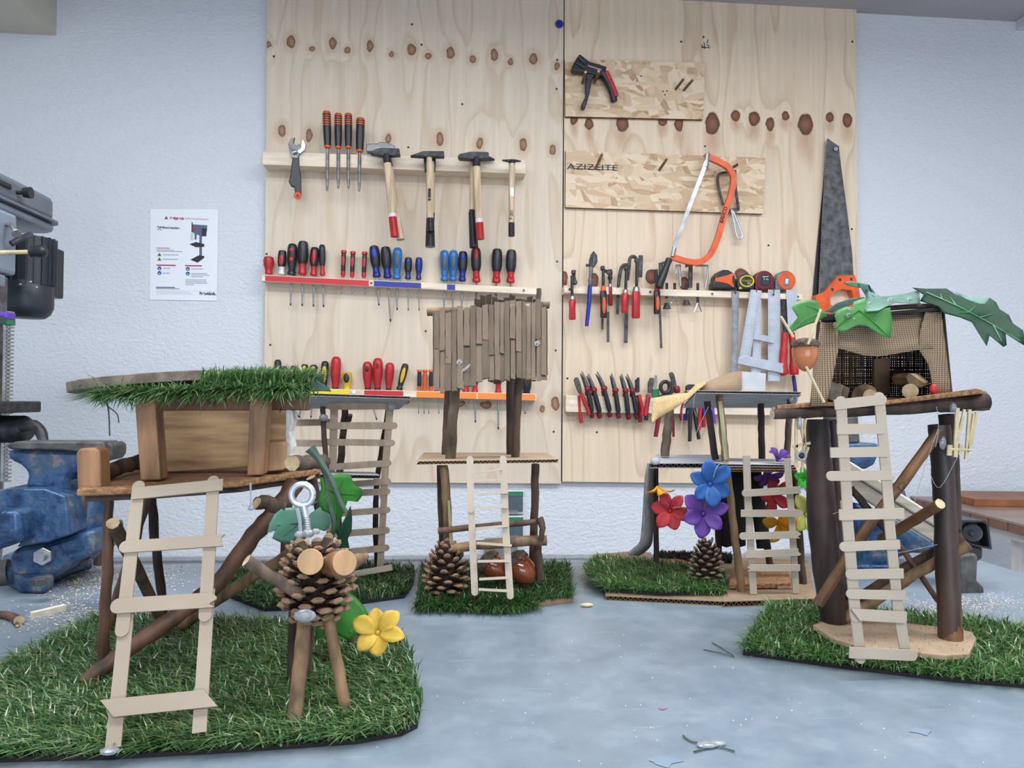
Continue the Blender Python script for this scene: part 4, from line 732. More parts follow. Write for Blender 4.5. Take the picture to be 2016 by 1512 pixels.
for k, (lb, pts, tri, yh) in enumerate([('G clamp half hidden behind the black hacksaw handle', [(1360, 640), (1350, 260), (1440, 250)], (1430, 780), 860), ('small G clamp with a thin steel triangle key, left one', [(1610, 560), (1600, 275), (1560, 280), (1550, 400)], (1535, 720), 780), ('dark G clamp with a round foot in the middle of the four', [(1740, 580), (1745, 290), (1680, 290)], (1690, 740), 810), ('large thin G clamp with a bright triangle key, right one', [(1940, 590), (1965, 450), (1975, 290), (1810, 285)], (1840, 840), 900)]):
    Yg = YB - .03 - .01 * (k % 2); t = thing('g_clamp', lb, 'clamp', PC(*pts[0], Yg), 'G clamps behind the hacksaw'); big = k in (0, 2)
    MB().tube([PC(x, y, Yg) for x, y in pts], .007 if big else .004, 8, flat=.8).build('frame', MATS['cast_iron' if big else 'steel'], t, ang=30)
    MB().tube([PC(tri[0], 520, Yg), PC(tri[0], tri[1] - 60, Yg)], .0045, 8).build('spindle', MATS['iron'], t)
    if big: MB().tube([PC(tri[0], tri[1], Yg), PC(tri[0], yh - 40, Yg), PC(tri[0], yh, Yg)], [.006, .009, .013], 10).build('foot', MATS['cast_iron'], t)
    else: MB().tube([PC(tri[0], tri[1] - 60, Yg), PC(tri[0] - 45, yh, Yg), PC(tri[0] + 50, yh, Yg), PC(tri[0], tri[1] - 60, Yg)], .0022, 6).build('triangle_key', MATS['chrome'], t)
# ---------------------------------------------------------------- tape measures
Ym = YB - .05; g5 = 'tape measures on the right rail'
def zm(X, Y): return (1390 + X * .119, 500 + Y * .119)
def polym(pts, *a, **k): return poly([zm(*p) for p in pts], *a, **k)
def disc(cx, cy, r, Y, th, name, mat, par, n=24, bevel=.0012, sy=1.0): return poly([(zm(cx + r * math.cos(i * 2 * math.pi / n), cy + r * sy * math.sin(i * 2 * math.pi / n))) for i in range(n)], Y, th, name, mat, par, bevel)
t = thing('tape_measure', 'large black tape measure with an orange flame panel', 'tape measure', P(*zm(310, 570), Ym), g5)
polym([(110, 570), (110, 480), (140, 440), (150, 370), (200, 300), (280, 260), (370, 262), (440, 300), (480, 360), (495, 450), (500, 575)], Ym, .04, 'case', 'pl_black', t, .004); polym([(155, 400), (270, 370), (370, 345), (450, 310), (475, 330), (440, 380), (435, 460), (470, 545), (450, 550), (380, 500), (270, 470), (150, 455)], Ym - .002, .003, 'panel', 'pl_orange', t, .0008)
t = thing('tape_measure', 'small black tape measure with a yellow ring', 'tape measure', P(*zm(670, 580), Ym), g5)
polym([(540, 585), (510, 520), (530, 420), (580, 345), (660, 320), (730, 330), (790, 390), (805, 470), (800, 590)], Ym, .035, 'case', 'pl_black', t, .004)
n_ = 20; el = lambda k, rx, ry: (678 + rx * math.cos(k * 2 * math.pi / n_), 448 + ry * math.sin(k * 2 * math.pi / n_)); ring([el(k, 122, 100) for k in range(n_)], [el(k, 98, 78) for k in range(n_)], Ym - .002, .003, 'yellow_ring', 'pl_yellow', t, zm)
text('STANLEY', *zm(600, 456), 3.6, Ym - .001, MATS['pl_yellow'], t); text('3m', *zm(680, 500), 4.6, Ym - .001, MATS['pl_white'], t); polym([(540, 580), (560, 535), (605, 575)], Ym - .002, .003, 'tape_hook', 'pl_yellow', t, 0)
t = thing('tape_measure', 'dark red round tape measure with a black hub', 'tape measure', P(*zm(970, 590), Ym), g5)
disc(970, 435, 162, Ym, .036, 'case', 'pl_maroon', t, bevel=.004); polym([(815, 585), (815, 440), (1130, 440), (1130, 590)], Ym + .002, .03, 'case_foot', 'pl_maroon', t, .003); disc(985, 435, 95, Ym - .0015, .003, 'hub', 'pl_black', t); disc(990, 478, 55, Ym - .0022, .002, 'hub_window', 'drill_dark', t, sy=.6)
text('3 m', *zm(945, 432), 5, Ym - .003, MATS['pl_white'], t); poly([zm(*p) for p in ((935, 368), (1035, 368), (1035, 380), (935, 380))], Ym - .0022, .001, 'small_print', 'ink_light', t, 0)
t = thing('tape_measure', 'orange faced round tape measure with a grey case', 'tape measure', P(*zm(1330, 590), Ym), g5)
disc(1325, 440, 165, Ym + .003, .035, 'case', 'pl_grey', t, bevel=.004); polym([(1150, 585), (1150, 440), (1200, 340), (1280, 300), (1280, 585)], Ym + .005, .03, 'case_side', 'pl_grey', t, .003); disc(1340, 440, 148, Ym, .005, 'face', 'pl_orange', t, bevel=.002); polym([(1295, 385), (1385, 385), (1375, 535), (1290, 530)], Ym - .001, .003, 'belt_window', 'pl_grey', t, .001); polym([(1315, 410), (1365, 410), (1358, 495), (1312, 490)], Ym - .002, .002, 'window_mark', 'pl_white', t, 0)
# ---------------------------------------------------------------- rulers, squares, pruning shears
Yr = YB - .05
def ruler(t, q, mat, name, Y, ticks=40, tside=1):
    a, b_, c, d = q; o = MB().prism([P(*p, Y) for p in q], (0, .0016, 0)).build(name, MATS[mat], t, smooth=False)   # a,b top corners, c,d bottom corners
    mb = MB()
    for sgn in ((0, 1) if tside == 2 else (tside,)):
        for i in range(1, ticks):
            u = i / ticks; l_ = P(lerp(a[0], d[0], u), lerp(a[1], d[1], u), Y - .0003); r_ = P(lerp(b_[0], c[0], u), lerp(b_[1], c[1], u), Y - .0003); f = .34 if i % 5 == 0 else .2
            p0, p1 = (l_, lerp(l_, r_, f)) if sgn == 0 else (lerp(l_, r_, 1 - f), r_); mb.prism([p0, p1, p1 + Vector((0, 0, .0008)), p0 + Vector((0, 0, .0008))], (0, .0002, 0))
    mb.build('scale_marks', MATS['ink_grey' if mat == 'alu' else 'ink'], o, smooth=False, kind='stuff'); return o
def hook(t, x, y): MB().tube(polyline([P(x, y + 5, Yr - .003), P(x + 1, y - 5, Yr - .010), P(x + 1, y - 6, Yr + .006)], 3), .0016, 6).build('hook', MATS['steel_dark'], t); MB().tube([P(x, y + 5, Yr - .0004), P(x, y + 5, Yr - .001)], .0032, 8).build('hole', MATS['iron'], t)
t = thing('steel_ruler', 'narrow dull steel ruler left of the white squares', 'ruler', P(1448, 575, Yr)); ruler(t, [(1441, 573), (1455, 573), (1452, 752), (1440, 752)], 'steel', 'blade', Yr, 60, 2); hook(t, 1448, 572)
t = thing('try_square', 'tilted white metal square with a wide stock, front one', 'square', P(1490, 572, Yr)); ruler(t, [(1478, 570), (1500, 572), (1475, 712), (1455, 708)], 'alu', 'blade', Yr - .008, 50, 2); hook(t, 1489, 575); poly([(1455, 704), (1470, 700), (1545, 716), (1542, 735), (1453, 716)], Yr - .012, .012, 'stock', 'alu', t, .001)
t = thing('try_square', 'white metal square with a small crossbar hanging behind the tilted one', 'square', P(1490, 600, Yr)); ruler(t, [(1489, 590), (1499, 590), (1498, 735), (1479, 735)], 'alu', 'blade', Yr + .002, 50, 2); poly([(1486, 656), (1527, 664), (1524, 676), (1484, 668)], Yr - .010, .010, 'stock', 'alu', t, .001)
t = thing('steel_ruler', 'wide white ruler hanging right of the tilted square', 'ruler', P(1523, 572, Yr)); ruler(t, [(1512, 570), (1536, 570), (1535, 750), (1512, 750)], 'alu', 'blade', Yr + .004, 60, 2); hook(t, 1523, 575)
t = thing('garden_shears', 'red handled shears hanging blades up behind the pale ivy leaf', 'shears', P(1555, 650, Yr)); poly([(1548, 570), (1569, 572), (1568, 650), (1552, 655)], Yr, .004, 'blade', 'alu', t, .0005); poly([(1537, 572), (1549, 580), (1551, 660), (1543, 660)], Yr + .008, .005, 'blade', 'iron', t, .0005)
for pts in ([(1545, 655), (1543, 690), (1541, 720), (1546, 738)], [(1558, 655), (1562, 690), (1563, 720), (1564, 738)]): MB().tube(polyline([P(x, y, Yr) for x, y in pts], 4), [.010] * 4 + [.012] * 4 + [.014] * 4 + [.012], 10).build('grip', MATS['pl_red'], t)
t = thing('pocket_saw', 'dark blue handle hanging below the red shears', 'tool', P(1563, 760, YB - .03)); MB().tube(polyline([P(1562, 740, YB - .03), P(1564, 755, YB - .03), P(1566, 772, YB - .03)], 4), .006, 9).build('handle', MATS['pl_navy'], t); MB().tube([P(1561, 700, YB - .03), P(1562, 742, YB - .03)], .003, 6).build('blade', MATS['steel_dark'], t)
# ---------------------------------------------------------------- pliers
Yn = YB - .052; g6 = 'pliers on the low right rail'
def zn(X, Y): return (1110 + X * .1538, 720 + Y * .1538)
def PN(X, Y, Yy=None): return P(*zn(X, Y), Yy or Yn)
ords = ['first', 'second', 'third', 'fourth', 'fifth', 'sixth']
for k, (tip, col, end) in enumerate([((230, 70), (305, 295), (360, 595)), ((310, 100), (385, 310), (460, 600)), ((425, 75), (515, 290), (590, 585)), ((610, 95), (660, 315), (700, 600)), ((735, 100), (790, 320), (825, 615)), ((810, 105), (880, 320), (935, 615))]):
    t = thing('bent_nose_pliers', '%s bent-nose pliers from the left with dark grips and red shoulders' % ords[k], 'pliers', PN(*col), g6)
    mx_, my_ = lerp(tip[0], col[0], .62), lerp(tip[1], col[1], .45)
    MB().tube(polyline([PN(*tip), PN(mx_ - 8, my_), PN(col[0] - 5, col[1] - 15)], 4), [.0016, .0022, .003, .0036, .0044, .005, .0056, .006, .0062], 7).build('jaw', MATS['steel_dark'], t)
    MB().tube(polyline([PN(tip[0] - 18, tip[1] + 30, Yn + .004), PN(mx_ - 26, my_ + 20, Yn + .004), PN(col[0] - 18, col[1] - 10, Yn + .004)], 4), [.0014, .002, .0026, .003, .0036, .004, .0045, .005, .005], 7).build('jaw', MATS['iron'], t)
    a, b_ = PN(*col), PN(*end); lathe('shoulder', lerp(a, b_, -.10), lerp(a, b_, .10), [(0, .0065), (.25, .0098), (.7, .0102), (1, .0075)], 'pl_darkred', t); lathe('front_grip', lerp(a, b_, .06), b_, [(0, .0062), (.3, .0074), (.85, .0080), (1, .006)], 'pl_black', t)
    r0, r1 = PN(col[0] - 20, col[1] + 30, Yn + .018), PN(end[0] + 5, end[1] + 75, Yn + .018); lathe('rear_grip', r0, r1, [(0, .005), (.3, .007), (.9, .0078), (1, .006)], 'pl_darkred', t)
def pliers(label, head, h1, h2, m1, m2, hm='steel_dark', wid=.0062, name='pliers', group=g6):
    t = thing(name, label, 'pliers', PN(*h1[0]), group)
    for q in head: MB().prism([PN(x, y) for x, y in q], (0, .008, 0)).build('jaw', MATS[hm], t, smooth=False, bevel=.0015)
    MB().tube(polyline([PN(x, y, Yn - .004) for x, y in h1], 5), wid, 9).build('grip', MATS[m1], t); MB().tube(polyline([PN(x, y, Yn + .016) for x, y in h2], 5), wid, 9).build('grip', MATS[m2], t); return t
pliers('grey nosed pliers with bright red grips at the left end of the low rail', [[(130, 180), (150, 150), (185, 150), (215, 230), (240, 350), (200, 370), (150, 260)]], [(230, 355), (270, 480), (310, 560), (322, 635)], [(190, 380), (200, 560), (228, 735)], 'pl_red', 'pl_red', 'cast_iron')
pliers('straight dark pliers with red grips, right after the bent-nose six', [[(940, 150), (972, 150), (972, 340), (930, 345)], [(915, 180), (935, 170), (930, 330), (915, 300)]], [(965, 370), (985, 480), (1005, 560), (995, 640)], [(950, 380), (965, 560), (980, 725)], 'pl_red', 'pl_darkred', 'iron')
t = pliers('side cutters with one red grip and a green tag behind', [[(1080, 350), (1080, 220), (1110, 150), (1160, 160), (1150, 260), (1120, 350)]], [(1080, 370), (1065, 480), (1055, 560), (1045, 640)], [(1090, 400), (1065, 560), (1052, 700)], 'pl_red', 'pl_black', 'cast_iron')
t = thing('green_pliers', 'small pliers with a green grip behind the red side cutters', 'pliers', PN(1175, 330), g6); MB().prism([PN(x, y, Yn + .012) for x, y in ((1170, 120), (1200, 120), (1195, 230), (1185, 290), (1160, 280))], (0, .006, 0)).build('jaw', MATS['steel'], t, smooth=False, bevel=.001); MB().box(PN(1170, 350, Yn + .012), (.022, .012, .026)).build('grip', MATS['pl_green'], t, smooth=False, bevel=.003)
t = thing('pipe_cutter', 'dark pipe cutter with a round opening and a red knob', 'cutter', PN(1300, 290))
mb = MB(); mb.tube([PN(1300 + 62 * math.cos(a), 275 + 72 * math.sin(a)) for a in [i * math.pi / 7 for i in range(15)]], .006, 8, cap=False); mb.build('ring', MATS['iron'], t); MB().prism([PN(x, y) for x, y in ((1330, 200), (1400, 200), (1430, 330), (1380, 370), (1250, 380), (1290, 340), (1340, 300))], (0, .012, 0)).build('body', MATS['iron'], t, smooth=False, bevel=.002)
MB().prism([PN(x, y) for x, y in ((1350, 95), (1390, 75), (1415, 110), (1445, 230), (1450, 280), (1405, 290))], (0, .010, 0)).build('arm', MATS['cast_iron'], t, smooth=False, bevel=.002); lathe('knob', PN(1440, 260), PN(1455, 350), [(0, .007), (.2, .010), (.8, .010), (1, .007)], 'pl_darkred', t); MB().tube([PN(1240, 380), PN(1215, 660), PN(1175, 910)], [.006, .007, .0065], 9).build('handle', MATS['pl_darkred'], t); MB().tube([PN(1360, 380, Yn + .02), PN(1400, 700, Yn + .02), PN(1405, 910, Yn + .02)], [.004, .0045, .004], 9).build('handle', MATS['pl_darkred'], t)
pliers('black gripped cutters with a square head behind the torn card roof', [[(1565, 260), (1600, 238), (1670, 240), (1670, 300), (1560, 320)]], [(1615, 330), (1615, 640), (1612, 970)], [(1570, 330), (1500, 560), (1510, 700)], 'pl_black', 'pl_darkred', 'iron', .0058)
pliers('dark pliers with long slanting handle behind the card house posts', [[(1650, 240), (1680, 240), (1680, 330), (1650, 330)]], [(1655, 340), (1680, 640), (1730, 940)], [(1640, 340), (1570, 560), (1560, 700)], 'pl_black', 'pl_navy', 'iron', .0058)
pliers('red gripped pliers hanging behind the card house posts', [[(1740, 250), (1800, 250), (1790, 340), (1745, 340)]], [(1760, 340), (1745, 600), (1725, 820)], [(1780, 340), (1785, 600), (1790, 790)], 'pl_red', 'pl_red', 'iron')
pliers('blue and purple gripped pliers hanging behind the card house posts', [[(1820, 260), (1880, 260), (1875, 350), (1825, 350)]], [(1800, 350), (1790, 540), (1802, 640)], [(1890, 350), (1905, 560), (1918, 740)], 'tape_blue', 'pl_violet', 'iron')
# ---------------------------------------------------------------- drill press at the left edge
Yd = 1.75; fx = P(122, 440, Yd).x
t = thing('drill_press', 'grey pillar drill press cut off by the left edge of the picture', 'machine', (fx - .14, 1.52, FZ))
zt, zs_, zb = P(122, 396, Yd).z, P(129, 443, Yd).z, P(123, 463, Yd).z
def roundbox(mb, x0, x1, y0, y1, z0, z1, r):
    pl = []
    for cx, cy, a0 in ((x1 - r, y1 - r, 0), (x0 + r, y1 - r, 90), (x0 + r, y0 + r, 180), (x1 - r, y0 + r, 270)):
        pl += [(cx + r * math.cos(math.radians(a0 + k * 15)), cy + r * math.sin(math.radians(a0 + k * 15)), z0) for k in range(7)]
    return mb.prism(pl, (0, 0, z1 - z0))
roundbox(MB(), fx - .26, fx - .004, 1.15, Yd - .006, zs_, zt, .035).build('belt_cover', MATS['drill_grey'], t, bevel=.012)
roundbox(MB(), fx - .27, fx + .006, 1.14, Yd + .004, zs_ - .004, zs_ + .002, .04).build('cover_rim', MATS['drill_grey'], t, bevel=.001)
roundbox(MB(), fx - .262, fx - .002, 1.15, Yd - .004, zb, zs_ - .004, .035).build('belt_tray', MATS['drill_pale'], t, bevel=.010)
k_ = P(38, 379, 1.58); MB().tube([(fx - .006, k_.y, k_.z), (fx + .006, k_.y, k_.z), (fx + .010, k_.y, k_.z), (fx + .024, k_.y, k_.z)], [.004, .004, .010, .012], 10).build('cover_knob', MATS['pl_black'], t)
MB().box((fx - .002, k_.y - .07, k_.z + .004), (.006, .09, .010)).build('cover_latch', MATS['drill_dark'], t, bevel=.002, smooth=False)
a = P(36, 424, 1.55); b_ = P(36, 545, 1.55); MB().box((a.x - .09, 1.38, (a.z + b_.z) / 2), (.18, .34, a.z - b_.z)).build('head_casting', MATS['drill_pale'], t, smooth=False, bevel=.008)
b2 = P(18, 556, 1.53); MB().box((b2.x - .06, 1.46, b2.z), (.12, .12, .025)).build('column_collar', MATS['drill_pale'], t, smooth=False, bevel=.004)
MB().tube(polyline([P(8, 440, 1.52), P(22, 444, 1.50), P(30, 456, 1.49), P(33, 460, 1.485)], 4), [.005] * 9 + [.007, .009, .009, .008], 9).build('quill_lock', MATS['steel'], t)
mc = P(66, 500, 1.66); r_ = .050; z0, z1, z2 = P(66, 470, 1.66).z, P(55, 562, 1.66).z, P(55, 626, 1.66).z
MB().tube([(mc.x - .005, 1.66, z0), (mc.x - .005, 1.66, z1)], r_ * .88, 28).build('motor_body', MATS['drill_dark'], t, ang=20)
fm = MB()
for k in range(20):
    an = 2 * math.pi * k / 20; fm.box((mc.x - .005 + r_ * .9 * math.cos(an), 1.66 + r_ * .9 * math.sin(an), (z0 + z1) / 2), (.008, .002, z0 - z1), Matrix.Rotation(an, 3, 'Z'))
fm.build('cooling_fins', MATS['drill_dark'], t, smooth=False)
me_ = P(53, 590, 1.66); MB().tube([(me_.x, 1.66, z1 + .006), (me_.x, 1.66, z1 - .004), (me_.x, 1.66, z2 + .022), (me_.x, 1.66, z2 + .008), (me_.x, 1.66, z2)], [r_ * .92, r_, r_, r_ * .88, r_ * .68], 28).build('motor_bell', MATS['drill_dark'], t)
a = P(101, 536, 1.68); MB().box(a, (.020, .07, .108)).build('switch_box', MATS['pl_black'], t, smooth=False, bevel=.004)
a = P(0, 500, 1.46); b_ = P(60, 496, 1.46); MB().tube([a + Vector((-.06, 0, 0)), b_], .0042, 9).build('feed_rod', MATS['straw'], t)
lathe('feed_knob', P(58, 496, 1.46), P(92, 494, 1.46), [(0, .007), (.1, .011), (.4, .0105), (.5, .012), (.85, .012), (1, .007)], 'pl_black', t)
MB().tube(polyline([P(22, 480, 1.5), P(45, 468, 1.52), P(60, 462, 1.56)], 3), .006, 8).build('tension_lever', MATS['drill_dark'], t)
for q in ((60, 555), (72, 566), (40, 560)): MB().sphere(P(*q, 1.605), .0035, 8, 5).build('motor_screw', MATS['steel'], t)
cx0 = P(0, 700, 1.52).x; MB().tube([(cx0 - .018, 1.52, FZ + .03), (cx0 - .018, 1.52, P(0, 545, 1.52).z)], .026, 24).build('column', MATS['steel_dark'], t)
tm = MB(); zz = P(0, 945, 1.52).z
rk = P(13, 700, 1.50).x; tm.box((rk, 1.50, (P(0, 640, 1.5).z + zz) / 2), (.007, .012, P(0, 640, 1.5).z - zz))
for k in range(46): tm.box((rk + .006, 1.50, zz + k * .0072), (.008, .012, .0032))
tm.build('rack', MATS['steel'], t, smooth=False, kind='stuff')
a = P(34, 801, 1.46); MB().box((a.x - .06, 1.42, a.z), (.16, .17, .021)).build('table_plate', MATS['iron'], t, smooth=False, bevel=.003)
a = P(20, 845, 1.50); MB().tube([P(-30, 845, 1.50), P(48, 845, 1.48), P(56, 846, 1.478)], [.026, .026, .020], 16).build('table_bracket', MATS['iron'], t)
MB().tube(polyline([P(45, 840, 1.46), P(68, 838, 1.45), P(80, 850, 1.445), P(87, 872, 1.44)], 4), [.011] * 5 + [.010] * 5 + [.009, .008, .008], 10).build('clamp_lever', MATS['iron'], t)
MB().box((cx0 - .02, 1.50, FZ + .015), (.30, .22, .03)).build('base', MATS['iron'], t, smooth=False, bevel=.004)
t = thing('spring_clamp', 'purple and green clamp gripping the drill column at the left edge', 'clamp', P(8, 628, 1.46)); MB().box(P(8, 622, 1.46), (.026, .03, .013)).build('jaw', MATS['pl_violet'], t, smooth=False, bevel=.002); MB().box(P(8, 634, 1.462), (.026, .03, .011)).build('jaw', MATS['pl_green'], t, smooth=False, bevel=.002); MB().tube([P(2, 628, 1.44), P(2, 628, 1.43)], .007, 10).build('pivot', MATS['pl_black'], t); MB().tube([P(8, 636, 1.452), P(9, 650, 1.452)], .0025, 7).build('pin', MATS['steel'], t)
t = thing('broom_handle', 'dark brown wooden pole standing behind the table by the blue vise', 'pole', P(197, 1120, 1.45)); MB().tube([P(188, 990, 1.47), P(198, 1116, 1.45), P(225, 1500, 1.40)], [.012, .012, .012], 10).build('pole', MATS['bark_dark'], t)
# ---------------------------------------------------------------- blue bench vise on the left
yv = G(70, 1168).y; t = thing('bench_vise', 'large chipped blue bench vise bolted to the left side of the table', 'vise', (G(70, 1168).x, yv + .06, 0))
def zv(X, Y): return (X * .2909, 820 + Y * .2909)
def pv_(pts, Y, th, name, mat='vise_blue', bev=.006, par=None): return MB().prism([P(*zv(*p), Y) for p in pts], (0, th, 0)).build(name, MATS[mat], par or t, bevel=bev, ang=35)
yf = yv + .035
pv_([(40, 195), (105, 170), (700, 172), (712, 215), (700, 232), (540, 240), (400, 228), (60, 222)], yf - .02, .05, 'jaw_plate', 'cast_iron', .003)
pv_([(715, 175), (745, 178), (766, 205), (762, 265), (735, 300), (690, 305), (690, 225)], yf - .01, .05, 'rear_jaw', 'cast_iron', .004)
pv_([(40, 222), (520, 228), (690, 225), (680, 310), (600, 330), (470, 400), (440, 560), (300, 500), (160, 490), (185, 385), (130, 330), (45, 290)], yf - .005, .06, 'fixed_jaw', bev=.008)
pv_([(-60, 505), (160, 490), (300, 490), (440, 540), (480, 800), (330, 850), (110, 885), (150, 830), (-60, 920)], yf - .035, .10, 'slide_body', bev=.010)
pv_([(-80, 640), (120, 640), (140, 850), (-80, 920)], yf - .075, .10, 'slide_bar', bev=.006)
pv_([(440, 525), (545, 520), (570, 560), (577, 700), (470, 745), (450, 640)], yf + .01, .06, 'spindle_nut', 'cast_iron', .006)
MB().tube(polyline([P(*zv(650, 490), yf + .05), P(*zv(645, 600), yf + .05), P(*zv(600, 740), yf + .05), P(*zv(520, 840), yf + .045)], 4), [.022, .023, .024, .025, .026, .027, .028, .029, .03, .03, .03, .03, .028], 14, flat=1.3).build('rear_column', MATS['vise_blue'], t)
pv_([(60, 940), (110, 885), (330, 850), (480, 805), (635, 760), (635, 900), (600, 960), (500, 985), (420, 1060), (330, 1112), (200, 1122), (110, 1105), (50, 1050)], yf - .012, .11, 'swivel_body', bev=.012)
b0 = G(25, 1166); fl = [G(x, y) for x, y in ((8, 1150), (40, 1169), (88, 1170), (105, 1160), (106, 1150), (142, 1132), (182, 1120), (184, 1108), (150, 1100), (60, 1096), (5, 1120))]
MB().prism([(p.x, p.y, 0) for p in fl], (0, 0, .024)).build('base_flange', MATS['vise_blue'], t, bevel=.005)
for q in ((79, 1151), (164, 1111)):
    c = G(*q, .024); c = Vector((c.x, c.y, .024)); MB().tube([c, c + Vector((0, 0, .010))], .012, 6).build('hex_bolt', MATS['steel_dark'], t, smooth=False, bevel=.001)
c = P(*zv(310, 935), yf - .012); o = MB().tube([c, c + Vector((.002, -.014, 0))], .014, 6).build('hex_nut', MATS['steel'], t, smooth=False, bevel=.0012); MB().tube([c + Vector((.003, -.012, 0)), c + Vector((.004, -.024, 0))], .006, 10).build('thread_end', MATS['steel'], o)
MB().tube([P(-40, 1140, yf + .02), P(20, 1128, yf + .03)], .022, 12).build('clamp_screw', MATS['cast_iron'], t)
# ---------------------------------------------------------------- blue vise with a slanting slide at the right
yw = 1.22; YX = lambda x: lerp(1.24, 1.075, (x - 1590) / 270); t = thing('bench_vise', 'blue bench vise with slanting pale slide and black hood behind the right treehouse', 'vise', G(1760, 1112, 0))
def pr(pts, Y, th, name, mat='vise_blue', bev=.004): return MB().prism([P(x, y, Y) for x, y in pts], (0, th, 0)).build(name, MATS[mat], t, bevel=bev, ang=35)
M('slide_beige', (196, 186, 172), .45, var=.08, scale=20, stretch=(1, 1, 6))
pr([(1660, 822), (1690, 818), (1694, 872), (1662, 874)], yw - .02, .07, 'jaw_head', 'cast_iron', .003); pr([(1652, 874), (1730, 873), (1728, 900), (1722, 915), (1705, 924), (1685, 922), (1668, 905)], yw - .03, .08, 'jaw_foot')
for q_, nm_ in (([(1590, 855), (1860, 1026), (1862, 1050), (1590, 880)], 'slide_upper'), ([(1590, 881), (1862, 1051), (1862, 1082), (1590, 915)], 'slide_lower')): MB().prism([P(x, y, YX(x) + (.006 if 'low' in nm_ else 0)) for x, y in q_], (.012, .04, 0)).build(nm_, MATS['slide_beige'], t, bevel=.003)
pr([(1640, 1000), (1690, 990), (1760, 1020), (1846, 1074), (1850, 1092), (1800, 1090), (1770, 1100), (1750, 1128), (1672, 1126), (1650, 1070)], yw - .01, .08, 'body', bev=.008)
pr([(1690, 925), (1745, 940), (1785, 965), (1790, 990), (1730, 985), (1690, 960)], yw + .02, .06, 'rear_body', bev=.006)
base = [G(x, y) for x, y in ((1655, 1126), (1758, 1128), (1770, 1106), (1645, 1104))]; MB().prism([(p.x, p.y, 0) for p in base], (0, 0, .012)).build('base_flange', MATS['vise_blue'], t, bevel=.003)
yh = 1.07; hood = [(1889, 1030), (1896, 1024), (1938, 1025), (1946, 1031), (1949, 1050), (1953, 1082), (1935, 1079), (1908, 1072), (1892, 1060)]
hc_ = (1918, 1050); inner = [(lerp(hc_[0], x, .86), lerp(hc_[1], y, .86)) for x, y in hood]
ring(hood, inner, yh, .05, 'hood', 'pl_black', t); pr(inner, yh + .02, .03, 'hood_back', 'pl_black', 0)
MB().tube([P(1915, 1049, yh + .021), P(1915, 1049, yh + .010)], .0135, 18).build('wheel', MATS['drill_dark'], t); MB().tube([P(1915, 1049, yh + .0105), P(1915, 1049, yh + .004)], .004, 10).build('axle', MATS['iron'], t)
pr([(1860, 1030), (1892, 1028), (1892, 1062), (1862, 1078)], yh + .02, .04, 'slide_end', 'slide_beige', .003)
pr([(1892, 1099), (1896, 1092), (1922, 1090), (1926, 1098), (1924, 1143), (1938, 1156), (1939, 1168), (1931, 1176), (1892, 1175)], yh - .01, .06, 'foot', 'cast_iron', .005); pr([(1900, 1070), (1936, 1078), (1936, 1100), (1924, 1108), (1900, 1100)], yh + .01, .03, 'foot_neck', 'cast_iron', .004)
# ---------------------------------------------------------------- brown bench near the right wall
e0 = P(1791, 977, 2.2); e1 = P(2016, 1034, 1.68); dr = (e1 - e0).normalized(); e1 = e0 + dr * 1.0; n_ = Vector((-dr.y, dr.x, 0)); zt = (e0.z)
t = thing('side_bench', 'brown worn wooden bench with pale metal frame by the right wall', 'bench', (e1.x + .2, 1.7, FZ)); up = Vector((0, 0, 1)); w_ = n_ * .55
e0.z = e1.z = zt
top = [e0, e1, e1 + w_, e0 + w_]; xr_ = XR - .02
MB().prism([p - up * .006 for p in top], (0, 0, .006)).build('benchtop', MATS['bench_top'], t, smooth=False)
nb = 13
for k in range(nb):
    a = lerp(e0, e1, (k + .03) / nb); b_ = lerp(e0, e1, (k + .97) / nb); MB().prism([a - up * .028, b_ - up * .028, b_ - up * .0065, a - up * .0065], w_ * .06).build('edge_block', MATS['brick_edge'], t, smooth=False, bevel=.0015)
MB().prism([p + n_ * .02 - up * .05 for p in (e0, e1, e1 + w_ * .9, e0 + w_ * .9)], (0, 0, .021)).build('frame_rail', MATS['white_metal'], t, smooth=False)
for f in (.12, .42, .9):
    a = lerp(e0, e1, f) + n_ * .06; MB().box((a.x, a.y, (FZ + zt - .05) / 2), (.03, .03, zt - .05 - FZ)).build('leg', MATS['white_metal'], t, smooth=False, bevel=.002)
a = lerp(e0, e1, .42) + n_ * .08; MB().tube(polyline([a + Vector((.01, 0, -.06)), a + Vector((.03, 0, -.16)), a + Vector((.10, .02, -.25)), a + Vector((.16, .04, -.30))], 4), .009, 8).build('brace_tube', MATS['white_metal'], t)
a = P(1919, 972, 1.98); a.z = zt + .0005; d1 = Vector((1, -.14, 0)).normalized(); d2 = Vector((.14, 1, 0)).normalized()
tag(MB().prism([a, a + d1 * .42, a + d1 * .42 + d2 * .2, a + d2 * .2], (0, 0, .020)).build('wooden_board', MATS['board_brown'], smooth=False, bevel=.001, loc=a), 'brown wooden board lying on the bench by the right wall', 'board')
